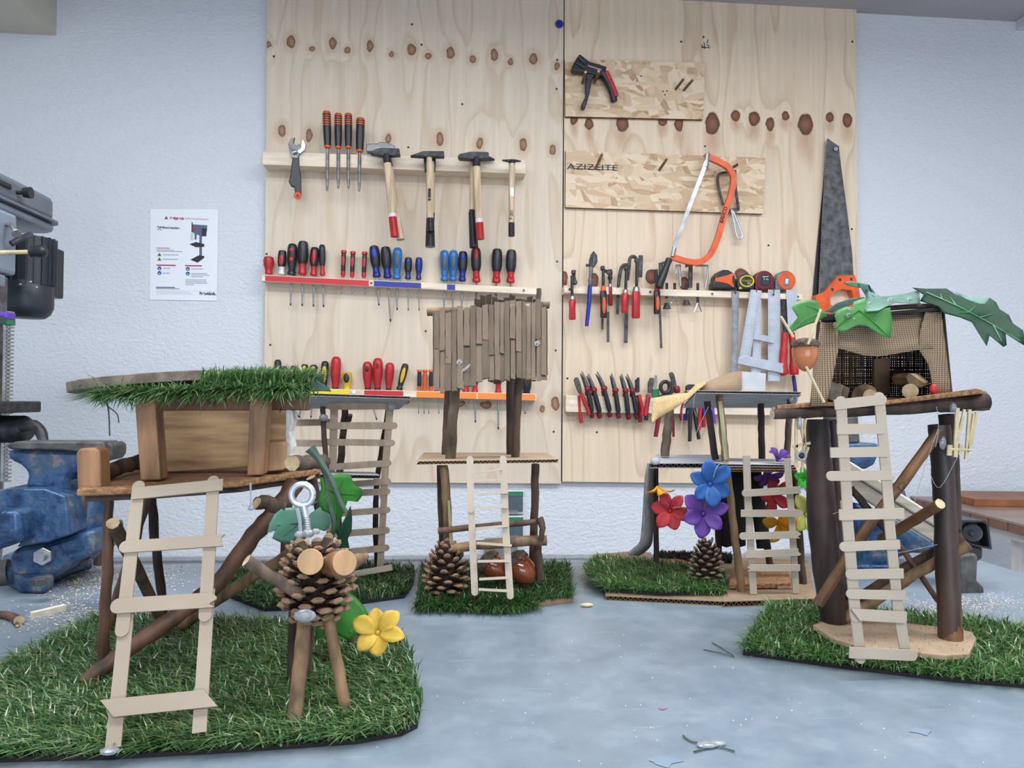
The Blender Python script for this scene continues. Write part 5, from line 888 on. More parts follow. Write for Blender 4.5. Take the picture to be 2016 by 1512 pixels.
# ---------------------------------------------------------------- scraps on the table
rs = np.random.RandomState(5)
def dust(name, spots, mat, label, s0=.0006, s1=.0018, tag_='dust'):
    vs = []; fs = []
    for px, py, sx, sy, n in spots:
        for _ in range(n):
            p = G(px + rs.normal() * sx, py + rs.normal() * sy)
            if p.y > YTB - .004 or p.y < .3 or p.x > XTR - .004: continue
            a = rs.uniform(0, 6.3); s = rs.uniform(s0, s1); o = len(vs); z = rs.uniform(.0002, .0008)
            vs += [(p.x + math.cos(a + k * 2.1) * s * (1 if k else 1.8), p.y + math.sin(a + k * 2.1) * s, z + (.0006 if k == 0 else 0)) for k in range(3)]; fs.append((o, o + 1, o + 2))
    me = bpy.data.meshes.new(name); me.from_pydata(vs, [], fs); me.materials.append(MATS[mat]); o = bpy.data.objects.new(name, me); COL.objects.link(o); o['kind'] = 'stuff'; tag(o, label, tag_); return o
dust('sawdust', [(240, 1130, 70, 14, 1500), (190, 1200, 60, 22, 700), (110, 1230, 70, 14, 300), (150, 1140, 30, 18, 500)], 'dust', 'pale sawdust spilled on the table around the left vise')
dust('sawdust', [(1930, 1190, 60, 14, 900), (1850, 1205, 50, 12, 500), (1780, 1195, 60, 12, 350)], 'dust', 'pale sawdust spilled on the table behind the right grass mat', .0004, .0011)
dust('speck_litter', [(1250, 1290, 220, 50, 90), (1400, 1420, 260, 60, 80), (1000, 1400, 160, 70, 40), (1850, 1440, 120, 30, 20)], 'speck', 'tiny pale and dark specks scattered over the table front', .0002, .0007, 'litter')
def thread(t, pts, r=.0005, mat='string', name='strand'): return MB().tube(polyline(pts, 4), r, 5).build(name, MATS[mat], t)
t = thing('twig_scrap', 'small brown forked twig with a cut end by the left table edge', 'twig', G(30, 1215)); branch(t, [G(-10, 1208, .006), G(18, 1212, .005), G(38, 1222, .006)], .004, .0062, 'bark_red', 'twig'); branch(t, [G(18, 1210, .004), G(30, 1222, .004), G(34, 1232, .003)], .003, .002, 'bark', 'side_shoot')
a, b_ = G(62, 1212, .004), G(128, 1196, .004); tag(MB().box((a + b_) / 2, ((b_ - a).length, .008, .009), Matrix.Rotation(math.atan2((b_ - a).y, (b_ - a).x), 3, 'Z')).build('wood_offcut', MATS['white_wood'], smooth=False, bevel=.0008, loc=(a + b_) / 2), 'white square wood offcut lying left of the large grass mat', 'offcut')
c = G(1155, 1191, .003); tag(MB().sphere(c, (.0095, .004, .003), 10, 6).build('seed_husk', MATS['cut_wood'], loc=c), 'single pale wood chip lying in front of the middle gap on the table', 'chip')
t = thing('glue_scrap', 'white glue scrap with green plastic strands at the front of the table', 'scrap', G(1392, 1468)); MB().sphere(G(1392, 1466, .002), (.009, .006, .0025), 10, 6).build('glue_blob', MATS['glue'], t); MB().sphere(G(1412, 1463, .002), (.008, .004, .002), 10, 6).build('glue_blob', MATS['glue'], t)
for q in ([(1345, 1448), (1360, 1459), (1378, 1462)], [(1366, 1480), (1390, 1473), (1408, 1469)], [(1408, 1469), (1430, 1474), (1446, 1479)]): thread(t, [G(x, y, .0015) for x, y in q], .0008, 'stem_green')
t = thing('loose_strands', 'two dark grass strands lying left of the right grass mat', 'strand', G(1415, 1280)); thread(t, [G(1385, 1279, .001), G(1420, 1286, .002), G(1446, 1294, .001)], .0006, 'stem_green'); thread(t, [G(1402, 1265, .001), G(1425, 1278, .002), G(1443, 1290, .001)], .0006, 'stem_green')
for k, (x, y, s, m_, lb) in enumerate([(1813, 1440, .010, 'sky', 'pale blue paint stain on the table at the lower right'), (1308, 1500, .012, 'sky', 'blue paint stain at the bottom of the picture'), (1304, 1395, .004, 'red', 'tiny red paint mark on the table front')]):
    c = G(x, y, .0004); M('stain_' + m_, (108, 134, 158) if m_ == 'sky' else (150, 80, 88), .5, var=.25, scale=160, rgb2=(126, 136, 146))
    tag(MB().prism([c + Vector((math.cos(i * .785) * s * (1 + .4 * math.sin(i * 2.3 + k)), math.sin(i * .785) * s * .6 * (1 + .4 * math.cos(i * 3.1)), 0)) for i in range(8)], (0, 0, .0002)).build('paint_stain', MATS['stain_' + m_], smooth=False, loc=c), lb, 'stain')
# ================================================================ treehouse A: big one in the left foreground
def mat_(t, pts, mat, n, h, th=.006, lean=(0, 0), seed=3, wd=.0012, spread=.7, back='black_card'):
    q = [G(x, y) for x, y in pts]; th = th * .6
    MB().prism([(p.x, p.y, .0003) for p in q], (0, 0, th)).build('mat_backing', MATS[back], t, smooth=False)
    cx = sum(p.x for p in q) / len(q); cy = sum(p.y for p in q) / len(q)
    grass(t, [(lerp(cx, p.x, 1.004), lerp(cy, p.y, 1.004)) for p in q], th * .8, n, h, mat, lean, seed, wd, spread)
def box2(t, pts, Y, th, name, mat, bev=.0015, Y2=None, label=None):       # plank seen as pts at depth Y, th deep
    return MB().prism([P(p[0], p[1], Y if len(p) < 3 else p[2]) for p in pts], (0, th, 0)).build(name, MATS[mat], t, smooth=False, bevel=bev, label=label)
A = thing('treehouse_model', 'large wooden treehouse model with turf roof on the left foreground grass', 'model', G(420, 1380), 'pupils treehouse models')
mat_(A, [(-190, 1506), (200, 1497), (470, 1482), (700, 1466), (790, 1450), (822, 1434), (830, 1390), (812, 1300), (790, 1266), (700, 1248), (560, 1236), (205, 1222), (60, 1300), (-190, 1425)], 'turf', 34000, .027, .006, (-.55, -.35), 3, .0015, 1.0)
Z_ = .204
def D(x, y, z=Z_): return G(x, y, z)
dk = [D(150, 963), D(300, 957), D(470, 946), D(560, 934), D(632, 922), D(618, 908), D(265, 906), D(215, 925)]
MB().prism([(p.x, p.y, Z_ - .007) for p in dk], (0, 0, .007)).build('deck', MATS['cork'], A, smooth=False, bevel=.002)
MB().prism([(lerp(dk[0].x, p.x, .97) + .004, p.y + .008, Z_ - .013) for p in dk], (0, 0, .0055)).build('deck_bark', MATS['bark_dark'], A, smooth=False)
box2(A, [(310, 931), (566, 915), (564, 806), (308, 808)], .865, .016, 'back_panel', 'panel_wood')
box2(A, [(561, 915), (572, 912), (577, 880), (572, 850), (578, 830), (574, 806), (562, 806)], .862, .022, 'foam_edge', 'foam', .002)
box2(A, [(306, 808), (606, 808), (605, 776), (306, 772)], .862, .02, 'roof_beam', 'beam_dark')
box2(A, [(316, 945), (276, 946), (264, 784), (304, 780)], .775, .022, 'post', 'pine_warm'); box2(A, [(518, 935), (486, 937), (492, 772), (530, 772)], .82, .02, 'post', 'pine_warm')
box2(A, [(152, 966), (199, 962), (196, 888), (188, 882), (156, 883), (149, 892)], .735, .022, 'railing_block', 'pine_warm', .002); box2(A, [(520, 929), (558, 925), (560, 874), (556, 870), (526, 871), (522, 876)], .845, .018, 'railing_block', 'pine_light', .002)
branch(A, [P(198, 936, .78), P(235, 920, .82), P(274, 908, .87)], .0075, .008, 'bark', 'log'); branch(A, [P(575, 912, .80), P(610, 910, .83), P(640, 906, .86)], .0085, .0075, 'bark_grey', 'log')
MB().prism([D(x, y, Z_ + .001) for x, y in ((520, 930), (590, 925), (640, 917), (600, 912))], (0, 0, .003)).build('bark_flake', MATS['bark_light'], A, smooth=False)
# roof: slab on top of a piece of turf
rc = P(300, 752, .86); nrm = Vector((-.10, 0, 1)).normalized(); ux = Vector((1, 0, .10)).normalized(); R_A = .083
MB().tube([rc - nrm * .0055, rc - nrm * .0048, rc + nrm * .0048, rc + nrm * .0055], [R_A * .985, R_A, R_A, R_A * .985], 48, up=(1, 0, .1)).build('roof_slab', MATS['slab'], A)
tq = [P(196, 780, .77), P(360, 776, .75), P(500, 768, .755), P(612, 760, .80), P(634, 756, .88), P(560, 750, .99), P(330, 762, .99), P(205, 772, .93)]
fx_ = np.polyfit([p.x for p in tq], [p.z for p in tq], 1)
MB().prism([(p.x, p.y, fx_[0] * p.x + fx_[1] - .006) for p in tq], (0, 0, .006)).build('roof_turf_backing', MATS['black_card'], A, smooth=False)
tilt = lambda x, y: fx_[0] * x + fx_[1]
right = [(p.x, p.y) for p in [P(395, 770, .755), P(500, 768, .757), P(612, 760, .80), P(632, 756, .88), P(560, 750, .98), P(410, 760, .98)]]
grass(A, right, 0, 8000, .028, 'turf', (.35, -.35), 11, .0013, .8, tilt)
edge = [(p.x, p.y) for p in [P(190, 780, .765), P(380, 776, .738), P(560, 766, .742), P(622, 760, .80), P(600, 760, .81), P(500, 768, .765), P(360, 776, .76), P(196, 780, .79)]]
grass(A, edge, 0, 3400, .023, 'turf', (-.1, -1.0), 12, .0014, 1.0, lambda x, y: tilt(x, y) - .004, hang=1.35)
grass(A, [(p.x, p.y) for p in [P(186, 780, .80), P(200, 780, .77), P(205, 780, .92), P(192, 780, .90)]], 0, 450, .030, 'turf', (-.9, -.4), 13, .0012, .9, lambda x, y: tilt(x, y) - .003, hang=1.0)
leaf(A, [(560, 752), (600, 746), (626, 750), (648, 764), (652, 771), (630, 770), (600, 764), (575, 760)], lambda x, y: .80 + (x - 560) * .0003, 'leaf_frost', bulge=.002)
thread(A, [P(195, 782, .76), P(212, 800, .755), P(216, 858, .752)], .0007, 'stem_green', 'strand'); thread(A, [P(212, 800, .755), P(230, 815, .752), P(234, 832, .75)], .0006, 'stem_green', 'strand'); thread(A, [P(542, 775, .78), P(557, 786, .775), P(551, 812, .772)], .0006, 'turf' if False else 'leaf_dark', 'strand')
branch(A, [P(213, 970, .77), P(212, 1100, .775), P(205, 1240, .785), P(200, 1322, .79)], .0045, .0062, 'bark_red', 'leg', seed=2)
branch(A, [P(222, 1030, .75), P(270, 1120, .82), P(320, 1225, .885), P(336, 1248, .90)], .0065, .0055, 'bark', 'leg', seed=3, wob=.05)
branch(A, [P(298, 960, .93), P(305, 1060, .94), P(318, 1170, .96), P(322, 1215, .975)], .0055, .0055, 'bark_dark', 'leg', seed=4)
branch(A, [P(290, 975, .90), P(262, 1080, .905), P(228, 1180, .91), P(212, 1258, .915)], .005, .005, 'bark_red', 'leg', seed=5)
branch(A, [P(165, 1345, .755), P(250, 1280, .77), P(340, 1218, .79), P(430, 1145, .805), P(500, 1055, .81), P(548, 1000, .81), P(582, 948, .82)], .0078, .0100, 'bark_red', 'branch', seed=6); branch(A, [P(556, 1000, .805), P(530, 990, .80), P(505, 990, .79)], .0085, .007, 'bark', 'branch_fork', seed=7)
branch(A, [P(335, 1248, .925), P(440, 1172, .905), P(545, 1108, .885), P(602, 1068, .87)], .0068, .0072, 'bark_light', 'branch', seed=8)
branch(A, [P(560, 1180, .93), P(562, 1060, .925), P(567, 950, .92)], .006, .006, 'bark', 'leg', seed=9); branch(A, [P(640, 1040, .90), P(625, 990, .895), P(612, 940, .89)], .005, .006, 'bark_dark', 'leg', seed=10); branch(A, [P(660, 1110, .82), P(678, 1180, .815), P(694, 1262, .81)], .0058, .006, 'bark', 'leg', seed=19)
MB().tube(polyline([P(493, 950, .75), P(494, 985, .75), P(494, 996, .75), P(494, 1004, .75)], 3), [.0012, .001, .0008, .0008, .0008, .001, .0018, .0028, .003, .002], 8).build('glue_drip', MATS['glue'], A); MB().sphere(P(216, 1478, .612), (.008, .006, .003), 8, 5).build('glue_blob', MATS['glue'], A)
def ladder(root, rails, rungs, yb, Yb, yt, Yt, mat, wpx, thick=.0018, pin=False):
    # rails/rungs as picture points on the leaning plane through (yb,Yb) and (yt,Yt)
    def Yof(y): return 1 / lerp(1 / Yb, 1 / Yt, (y - yb) / (yt - yb))
    def Q(p): return P(p[0], p[1], Yof(p[1]))
    L_ = sub('ladder', root); n = (Q((100, yt)) - Q((100, yb))).cross(Q((200, yb)) - Q((100, yb))).normalized()
    if n.y > 0: n = -n
    for k, (p0, p1, w_, e0, e1, lift) in enumerate(rails):
        stick(MB(), Q(p0) + n * lift, Q(p1) + n * lift, w_ * SC(*p0, Yof(p0[1])), thick, n, e0, e1, seed=k).build('rail', MATS[mat], L_, smooth=False)
    for k, (p0, p1, w_, e0, e1) in enumerate(rungs):
        a, b_ = Q(p0) + n * thick * 2.1, Q(p1) + n * thick * 2.1; ww = w_ * SC(*p0, Yof(p0[1]))
        if pin: MB().box((a + b_) / 2, ((b_ - a).length, ww, ww), Matrix(((b_ - a).normalized(), n.cross((b_ - a).normalized()), n)).transposed()).build('rung', MATS[mat], L_, smooth=False)
        else: stick(MB(), a, b_, ww, thick, n, e0, e1, seed=k + 20).build('rung', MATS[mat], L_, smooth=False)
    return L_
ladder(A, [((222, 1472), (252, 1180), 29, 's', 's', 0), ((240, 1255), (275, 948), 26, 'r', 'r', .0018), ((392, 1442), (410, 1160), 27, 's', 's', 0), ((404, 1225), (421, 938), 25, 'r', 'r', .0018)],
       [((263, 975), (440, 957), 25, 's', 's'), ((237, 1080), (442, 1066), 25, 'r', 'b'), ((220, 1196), (425, 1183), 30, 'r', 'b'), ((197, 1398), (432, 1374), 34, 'u', 'd')], 1475, .612, 945, .735, 'craft_tan_dimmed', 26)
# pine cone figure on three legs
Bf = thing('pine_cone_creature', 'pine cone creature on stick legs with eyebolt head and sawn dowel eyes', 'figure', G(615, 1400, .006), )
bc = P(622, 1228, .71); prof = lambda t_: [.46, .66, .82, .94, 1.0, 1.0, .96, .90, .82, .72, .6][min(10, int(t_ * 10.99))]
cone_scales(Bf, bc, (0, -.08, 1), .037, .078, 100, prof, 'a', tilt=(-10, 40), size=1.0, seed=2)
branch(Bf, [P(600, 1210, .695), P(590, 1320, .675), P(577, 1438, .65)], .0068, .0068, 'bark_light', 'leg', seed=11, wob=.03); branch(Bf, [P(644, 1205, .70), P(664, 1310, .69), P(683, 1410, .676)], .0056, .0056, 'bark_light', 'leg', seed=12, wob=.03)
branch(Bf, [P(577, 1190, .735), P(574, 1290, .745), P(573, 1365, .745)], .004, .004, 'bark_dark', 'leg', seed=13); branch(Bf, [P(610, 1200, .74), P(607, 1290, .75), P(601, 1345, .755)], .0045, .004, 'bark', 'leg', seed=14)
branch(Bf, [P(485, 1103, .66), P(525, 1130, .67), P(595, 1172, .685)], .0055, .0055, 'bark_grey', 'arm', seed=15, wob=.05)
branch(Bf, [P(660, 1130, .69), P(700, 1105, .70), P(723, 1093, .71)], .0095, .003, 'bark_light', 'arm', seed=16)
for nm, p0, p1 in (('dowel_eye', P(612, 1104, .70), P(611, 1106, .655)), ('dowel_eye', P(652, 1112, .695), P(679, 1108, .665))): MB().tube([p0, p1], .0112, 22, capm=1).build(nm, [MATS['pine_warm'], MATS['pine_light']], Bf, bevel=.0006)
ec = P(595, 974, .70); er = .0098; eb = sub('eyebolt', Bf, 'shiny zinc eyebolt')
MB().tube([ec + Vector((er * math.cos(a), 0, er * math.sin(a))) for a in [i * 2 * math.pi / 24 for i in range(25)]], .0029, 10, cap=False).build('ring', MATS['alu'], eb); MB().tube([P(598, 995, .70), P(604, 1025, .70), P(607, 1052, .70)], .0029, 10).build('shank', MATS['alu'], eb)
mb = MB()
for k in range(8): c = lerp(P(602, 1018, .70), P(607, 1050, .70), k / 7); mb.tube([c + Vector((0, 0, -.0007)), c, c + Vector((0, 0, .0007))], [.0028, .0037, .0028], 12)
mb.build('thread', MATS['steel'], eb)
mb = MB()
for x, y, r in ((590, 1052, .005), (606, 1050, .006), (622, 1046, .004)): mb.sphere(P(x, y, .695), (r, r * .8, r * .7), 9, 6)
mb.build('hot_glue', MATS['glue'], Bf); MB().sphere(P(600, 1212, .672), (.010, .005, .006), 9, 6).build('hot_glue', MATS['glue'], Bf); MB().tube(polyline([P(585, 1000, .69), P(590, 1025, .69), P(591, 1045, .69)], 3), .0016, 6).build('glue_string', MATS['glue'], Bf)
# ivy hanging from the deck, ivy leaf and yellow flower on the turf
I = thing('ivy_sprig', 'plastic ivy sprig hanging from the large treehouse deck behind the pine cone creature', 'ivy', P(612, 885, .76))
MB().tube(polyline([P(610, 882, .76), P(625, 900, .76), P(650, 940, .755), P(668, 985, .755), P(680, 1008, .757)], 5), [.006, .0055, .005, .0045, .004, .0035, .003, .003] + [.0028] * 13, 8).build('stem', MATS['stem_green'], I); MB().tube(polyline([P(628, 905, .762), P(642, 940, .765), P(646, 985, .765), P(658, 1030, .765), P(652, 1058, .765)], 5), .0026, 7).build('stem', MATS['stem_green'], I); thread(I, [P(645, 975, .763), P(632, 982, .762), P(612, 994, .76)], .0014, 'stem_green', 'twig')
leaf(I, [(626, 985), (632, 960), (630, 940), (650, 936), (668, 932), (690, 934), (697, 955), (712, 962), (714, 975), (704, 988), (684, 986), (676, 1010), (668, 1030), (668, 1060), (656, 1040), (650, 1012), (634, 1005)], lambda x, y: .775 + (x - 670) * .0003, 'leaf_green', veins=[[(664, 972), (700, 975)], [(664, 972), (640, 962)], [(664, 972), (676, 945)], [(664, 972), (662, 1040)]], vmat='vein_dark', bulge=.004)
leaf(I, [(668, 1042), (682, 1015), (690, 996), (693, 1020), (692, 1045), (684, 1062), (676, 1078), (690, 1090), (660, 1085)], lambda x, y: .755 + (x - 675) * .0008, 'leaf_dark', bulge=.003)
leaf(I, [(540, 1012), (556, 1000), (590, 998), (600, 1020), (592, 1050), (576, 1070), (552, 1068), (536, 1060), (542, 1042), (526, 1050), (530, 1030)], lambda x, y: .80 + (x - 560) * .0003, 'leaf_teal', veins=[[(590, 1030), (545, 1035)], [(590, 1030), (560, 1055)]], vmat='vein_dark', bulge=.003)
leaf(I, [(612, 1010), (630, 998), (648, 1008), (652, 1030), (640, 1046), (620, 1040), (600, 1062), (580, 1058), (590, 1040)], lambda x, y: .79, 'leaf_teal', bulge=.002)
t = thing('ivy_leaf', 'glossy green ivy leaf standing on the turf behind the yellow flower', 'leaf', G(690, 1262, .01)); leaf(t, [(682, 1165), (700, 1175), (718, 1195), (728, 1215), (722, 1240), (700, 1250), (690, 1262), (665, 1250), (640, 1245), (620, 1262), (622, 1235), (645, 1215), (668, 1195)], lambda x, y: .80 + (y - 1210) * -.0002, 'leaf_green', bulge=.006, veins=[[(690, 1245), (690, 1185)], [(690, 1245), (715, 1215)]], vmat='leaf_pale')
flower('yellow fabric flower lying on the right edge of the left turf', P(744, 1246, .735), (-.1, -.85, .52), .026, 'petal_yellow', 6, .42, .25, group=None, seed=4)
# ================================================================ treehouse B behind it
B = thing('treehouse_model', 'slim treehouse model with a tall craft stick ladder behind the left one', 'model', G(640, 1160), 'pupils treehouse models')
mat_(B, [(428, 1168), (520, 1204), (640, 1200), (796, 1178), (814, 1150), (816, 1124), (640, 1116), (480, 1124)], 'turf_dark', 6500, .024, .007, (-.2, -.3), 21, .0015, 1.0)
Yb = 1.2
cardboard(B, P(560, 778, 1.14), P(808, 786, 1.14), P(786, 806, 1.28), P(580, 804, 1.28), .0045, .006, 'roof_sheet', 'card_grey')
cardboard(B, P(545, 940, 1.13), P(747, 943, 1.13), P(735, 936, 1.27), P(560, 934, 1.27), .006, .006, 'deck_sheet', 'card_grey')
ladder(B, [((648, 1128), (652, 900), 14, 'r', 'r', 0), ((655, 925), (658, 800), 15, 'r', 'r', .0015), ((748, 1124), (757, 960), 13, 's', 'r', 0), ((754, 985), (768, 802), 14, 'r', 'r', .0015)],
       [((645, 800), (780, 799), 14, 'r', 'r'), ((641, 838), (783, 838), 14, 'r', 'r'), ((638, 870), (778, 872), 13, 'r', 'r'), ((586, 924), (771, 911), 13, 'r', 'r'), ((640, 957), (770, 947), 12, 'r', 'r'), ((652, 972), (769, 967), 13, 'r', 'r'), ((650, 1012), (769, 1003), 12, 'r', 'r'), ((650, 1052), (768, 1043), 13, 'r', 'r'), ((655, 1090), (767, 1077), 13, 'r', 'r')], 1126, Yb, 800, Yb, 'craft_far', 14)
n_ = Vector((0, -1, 0)); stick(MB(), P(682, 1133, 1.17), P(772, 1117, 1.17), .009, .002, n_, 's', 's').build('loose_stick', MATS['craft'], B, smooth=False)
for p0, p1 in (((560, 833), (655, 831)), ((560, 872), (638, 873))): stick(MB(), P(*p0, 1.24), P(*p1, 1.24), .011, .002, n_, 's', 's').build('slat', MATS['craft_far'], B, smooth=False)
branch(B, [P(636, 800, 1.16), P(638, 860, 1.16), P(645, 946, 1.16)], .0042, .004, 'bark_dark', 'post', seed=31); branch(B, [P(680, 800, 1.25), P(675, 860, 1.25), P(667, 942, 1.25)], .0055, .006, 'bark', 'post', seed=32); branch(B, [P(676, 838, 1.25), P(686, 828, 1.24), P(689, 817, 1.235)], .005, .004, 'bark_dark', 'post_fork', seed=33)
branch(B, [P(764, 804, 1.235), P(752, 880, 1.235), P(742, 944, 1.235)], .004, .0045, 'bark_dark', 'post', seed=34); branch(B, [P(742, 940, 1.235), P(739, 1030, 1.24), P(743, 1120, 1.24)], .0048, .0045, 'bark_dark', 'post', seed=35); branch(B, [P(566, 944, 1.2), P(563, 1040, 1.2), P(562, 1140, 1.2)], .0055, .005, 'bark', 'post', seed=36); branch(B, [P(662, 944, 1.25), P(668, 1040, 1.25), P(668, 1126, 1.25)], .005, .005, 'bark', 'post', seed=37)
MB().sphere(P(637, 822, 1.155), (.007, .006, .006), 8, 5).build('glue_blob', MATS['glue'], B); MB().sphere(P(770, 801, 1.19), (.006, .006, .008), 8, 5).build('glue_blob', MATS['glue'], B)
# ================================================================ treehouse C in the middle
Cm = thing('treehouse_model', 'tall middle treehouse model with a cardboard strip roof', 'model', G(970, 1170), 'pupils treehouse models')
cb = [G(x, y) for x, y in ((818, 1200), (1000, 1204), (1128, 1186), (1118, 1122), (830, 1122))]
MB().prism([(p.x, p.y, .0003) for p in cb], (0, 0, .006)).build('cardboard_base', MATS['card'], Cm, smooth=False)
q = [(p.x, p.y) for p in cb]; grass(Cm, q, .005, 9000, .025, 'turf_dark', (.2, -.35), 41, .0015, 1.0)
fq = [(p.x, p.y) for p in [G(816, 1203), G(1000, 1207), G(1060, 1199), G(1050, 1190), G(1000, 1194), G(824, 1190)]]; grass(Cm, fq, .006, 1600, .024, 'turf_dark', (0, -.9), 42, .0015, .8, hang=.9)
cardboard(Cm, P(820, 915, 1.05), P(1100, 911, 1.05), P(1073, 897, 1.2), P(835, 897, 1.2), .0052, .006, 'platform', 'card_pale')
def post(t, a, Ya, b_, Yb_, r0, r1, mat, seed, mid=None): return branch(t, [P(*a, Ya)] + ([P(*mid, (Ya + Yb_) / 2)] if mid else []) + [P(*b_, Yb_)], r0, r1, mat, 'post', seed=seed)
post(Cm, (898, 740), 1.08, (886, 905), 1.09, .0072, .0078, 'bark_grey', 42); post(Cm, (884, 745), 1.16, (878, 902), 1.16, .006, .007, 'bark', 43, (880, 830)); post(Cm, (1005, 640), 1.17, (1005, 899), 1.16, .0065, .0065, 'bark_dark', 44); post(Cm, (1023, 720), 1.1, (1014, 904), 1.1, .006, .0065, 'bark', 45)
post(Cm, (873, 918), 1.07, (884, 1130), 1.09, .0062, .0072, 'bark_light', 46, (880, 1000)); post(Cm, (866, 916), 1.15, (872, 1120), 1.15, .005, .005, 'bark', 47); post(Cm, (1054, 914), 1.09, (1050, 1130), 1.12, .0062, .006, 'bark', 48, (1052, 1020)); post(Cm, (1057, 1060), 1.075, (1064, 1140), 1.08, .0058, .006, 'bark', 49); post(Cm, (1050, 1080), 1.14, (1048, 1136), 1.14, .005, .005, 'bark', 50)
MB().prism([P(881, 985, 1.066), P(886, 985, 1.067), P(893, 1075, 1.072), P(885, 1075, 1.07)], (0, .001, 0)).build('peeled_bark', MATS['peeled_green'], Cm, smooth=False)
branch(Cm, [P(862, 1045, 1.055), P(960, 1036, 1.06), P(1066, 1027, 1.065)], .0045, .0042, 'bark', 'rail', seed=51); branch(Cm, [P(888, 1080, 1.05), P(980, 1070, 1.055), P(1076, 1064, 1.06)], .0065, .0075, 'bark_light', 'rail', seed=52); branch(Cm, [P(1062, 1020, 1.058), P(1068, 1040, 1.05), P(1064, 1064, 1.05)], .0055, .0035, 'bark', 'knot_twig', seed=53)
ladder(Cm, [((927, 1010), (925, 898), 13.5, 'r', 'r', .0015), ((935, 1173), (927, 990), 13.5, 'r', 'r', 0), ((997, 1076), (990, 897), 14, 'r', 'r', .0015), ((1005, 1180), (996, 1040), 13.5, 'r', 'r', 0)],
       [((934, 931), (988, 925), 3, 's', 's'), ((936, 947), (985, 945), 3, 's', 's'), ((937, 973), (1000, 970), 4, 's', 's'), ((936, 999), (1000, 999), 4, 's', 's'), ((936, 1041), (1000, 1035), 5, 's', 's'), ((938, 1069), (1007, 1074), 5, 's', 's'), ((940, 1105), (1003, 1104), 5, 's', 's'), ((943, 1140), (1000, 1137), 5, 's', 's'), ((942, 1160), (1000, 1163), 5, 's', 's')], 1176, 1.0, 898, 1.035, 'craft', 14, .0016, True)
# gable roof of cardboard strips
Rp = sub('strip_roof', Cm); rnd = random.Random(9); Yr_, Ye = 1.14, 1.045
def Yslope(y): return lerp(Yr_, Ye, (y - 590) / 170)
def strip(x0, x1, yt, yb_, Yo, m_, name='cardboard_strip', s=0):
    rr = random.Random(s); L1 = []; R1 = []; k = 5
    for i in range(k + 1):
        y = lerp(yt, yb_, i / k); j = rr.uniform(-.7, .7); L1.append(P(x0 + j, y + (rr.uniform(-3, 3) if i in (0, k) else 0), Yslope(y) + Yo)); R1.append(P(x1 + rr.uniform(-.7, .7), y, Yslope(y) + Yo))
    MB().grid([[a, b_] for a, b_ in zip(L1, R1)]).build(name, MATS[m_], Rp, smooth=False, solid=.0013)
x = 855; i = 0
while x < 1066:
    wd_ = rnd.uniform(8.5, 13); f = (x - 855) / 215; top = 612 - 20 * min(1, f * 1.25) + rnd.uniform(-4, 5); bot = 770 - 8 * (x > 905) - 14 * (x > 938) + rnd.uniform(-4, 4)
    if x > 1055: top, bot = 604, 748
    m_ = 'strip_card' if i % 3 else 'strip_card_b'
    split = lerp(top, bot, rnd.choice((.45, .62, .9, .95)))
    strip(x, x + wd_ - .9, top, split + 6, -.0016 - .0012 * (i % 2), m_, s=i); strip(x + rnd.uniform(-1.5, 1.5), x + wd_ - .4 + rnd.uniform(-1, 1.5), split - 8, bot, .0004 - .0012 * ((i + 1) % 2), 'strip_card' if (i + 1) % 3 else 'strip_card_b', s=i + 50)
    strip(x - 3, x + wd_ + 2, top + 6, bot - 10, .0036, 'strip_card_b', s=i + 90); x += wd_; i += 1
strip(1058, 1074, 622, 714, .006, 'strip_card', s=301); strip(1052, 1064, 640, 738, .008, 'strip_card_b', s=302)
for k in range(11):                                             # back slope, only its ragged top edge shows
    xx = 934 + k * 11.5; yy = 590 - rnd.uniform(0, 9); a, b_ = P(xx, yy, Yr_ + .012), P(xx + 11, yy - rnd.uniform(-3, 3), Yr_ + .012); dn = Vector((0, .10, -.13))
    MB().prism([a, b_, b_ + dn, a + dn], (0, -.0016, 0)).build('cardboard_strip', MATS['strip_card'], Rp, smooth=False)
for x_, y_ in ((904, 714), (1057, 677)):
    mb = MB(); c = P(x_, y_, Yslope(y_) - .004); mb.tube(polyline([c + Vector((.004 * math.cos(a * 1.2) * (1 - a / 12), -.001, .004 * math.sin(a * 1.2) * (1 - a / 12))) for a in range(9)], 2), .0009, 5); mb.build('torn_flute', MATS['card_grey'], Rp)
mb = MB()
for k in range(4): mb.tube([P(909 + k * 4, 734 - k * 3, Yslope(730) - .004), P(913 + k * 4, 726 - k * 3, Yslope(730) - .004)], .0012, 5)
mb.build('torn_flute', MATS['card_grey'], Rp)
branch(Cm, [P(841, 614, 1.15), P(900, 612, 1.15)], .0065, .0065, 'bark_light', 'ridge_log', seed=54); branch(Cm, [P(1050, 602, 1.16), P(1082, 601, 1.16)], .0058, .0058, 'bark_grey', 'ridge_log', seed=55); branch(Cm, [P(1061, 568, 1.17), P(1058, 640, 1.17)], .004, .004, 'bark_grey', 'ridge_stick', seed=56)
for x_, y_ in ((932, 608), (1008, 604), (1038, 602)): MB().box(P(x_, y_, Yr_ - .008), (.007, .003, .006)).build('glued_tab', MATS['card_grey'], Rp, smooth=False)
prof_u = lambda t_: [.74, .92, 1.0, 1.0, .97, .92, .85, .76, .66, .54, .40][min(10, int(t_ * 10.99))]
t = thing('pine_cone', 'open brown pine cone standing on turf left of the middle ladder', 'pine cone', P(878, 1168, 1.06), 'pine cones'); cone_scales(t, P(878, 1166, 1.06), (.02, 0, 1), .034, .070, 72, prof_u, 'b', tilt=(-14, 72), size=1.22, seed=3, smin=.48)
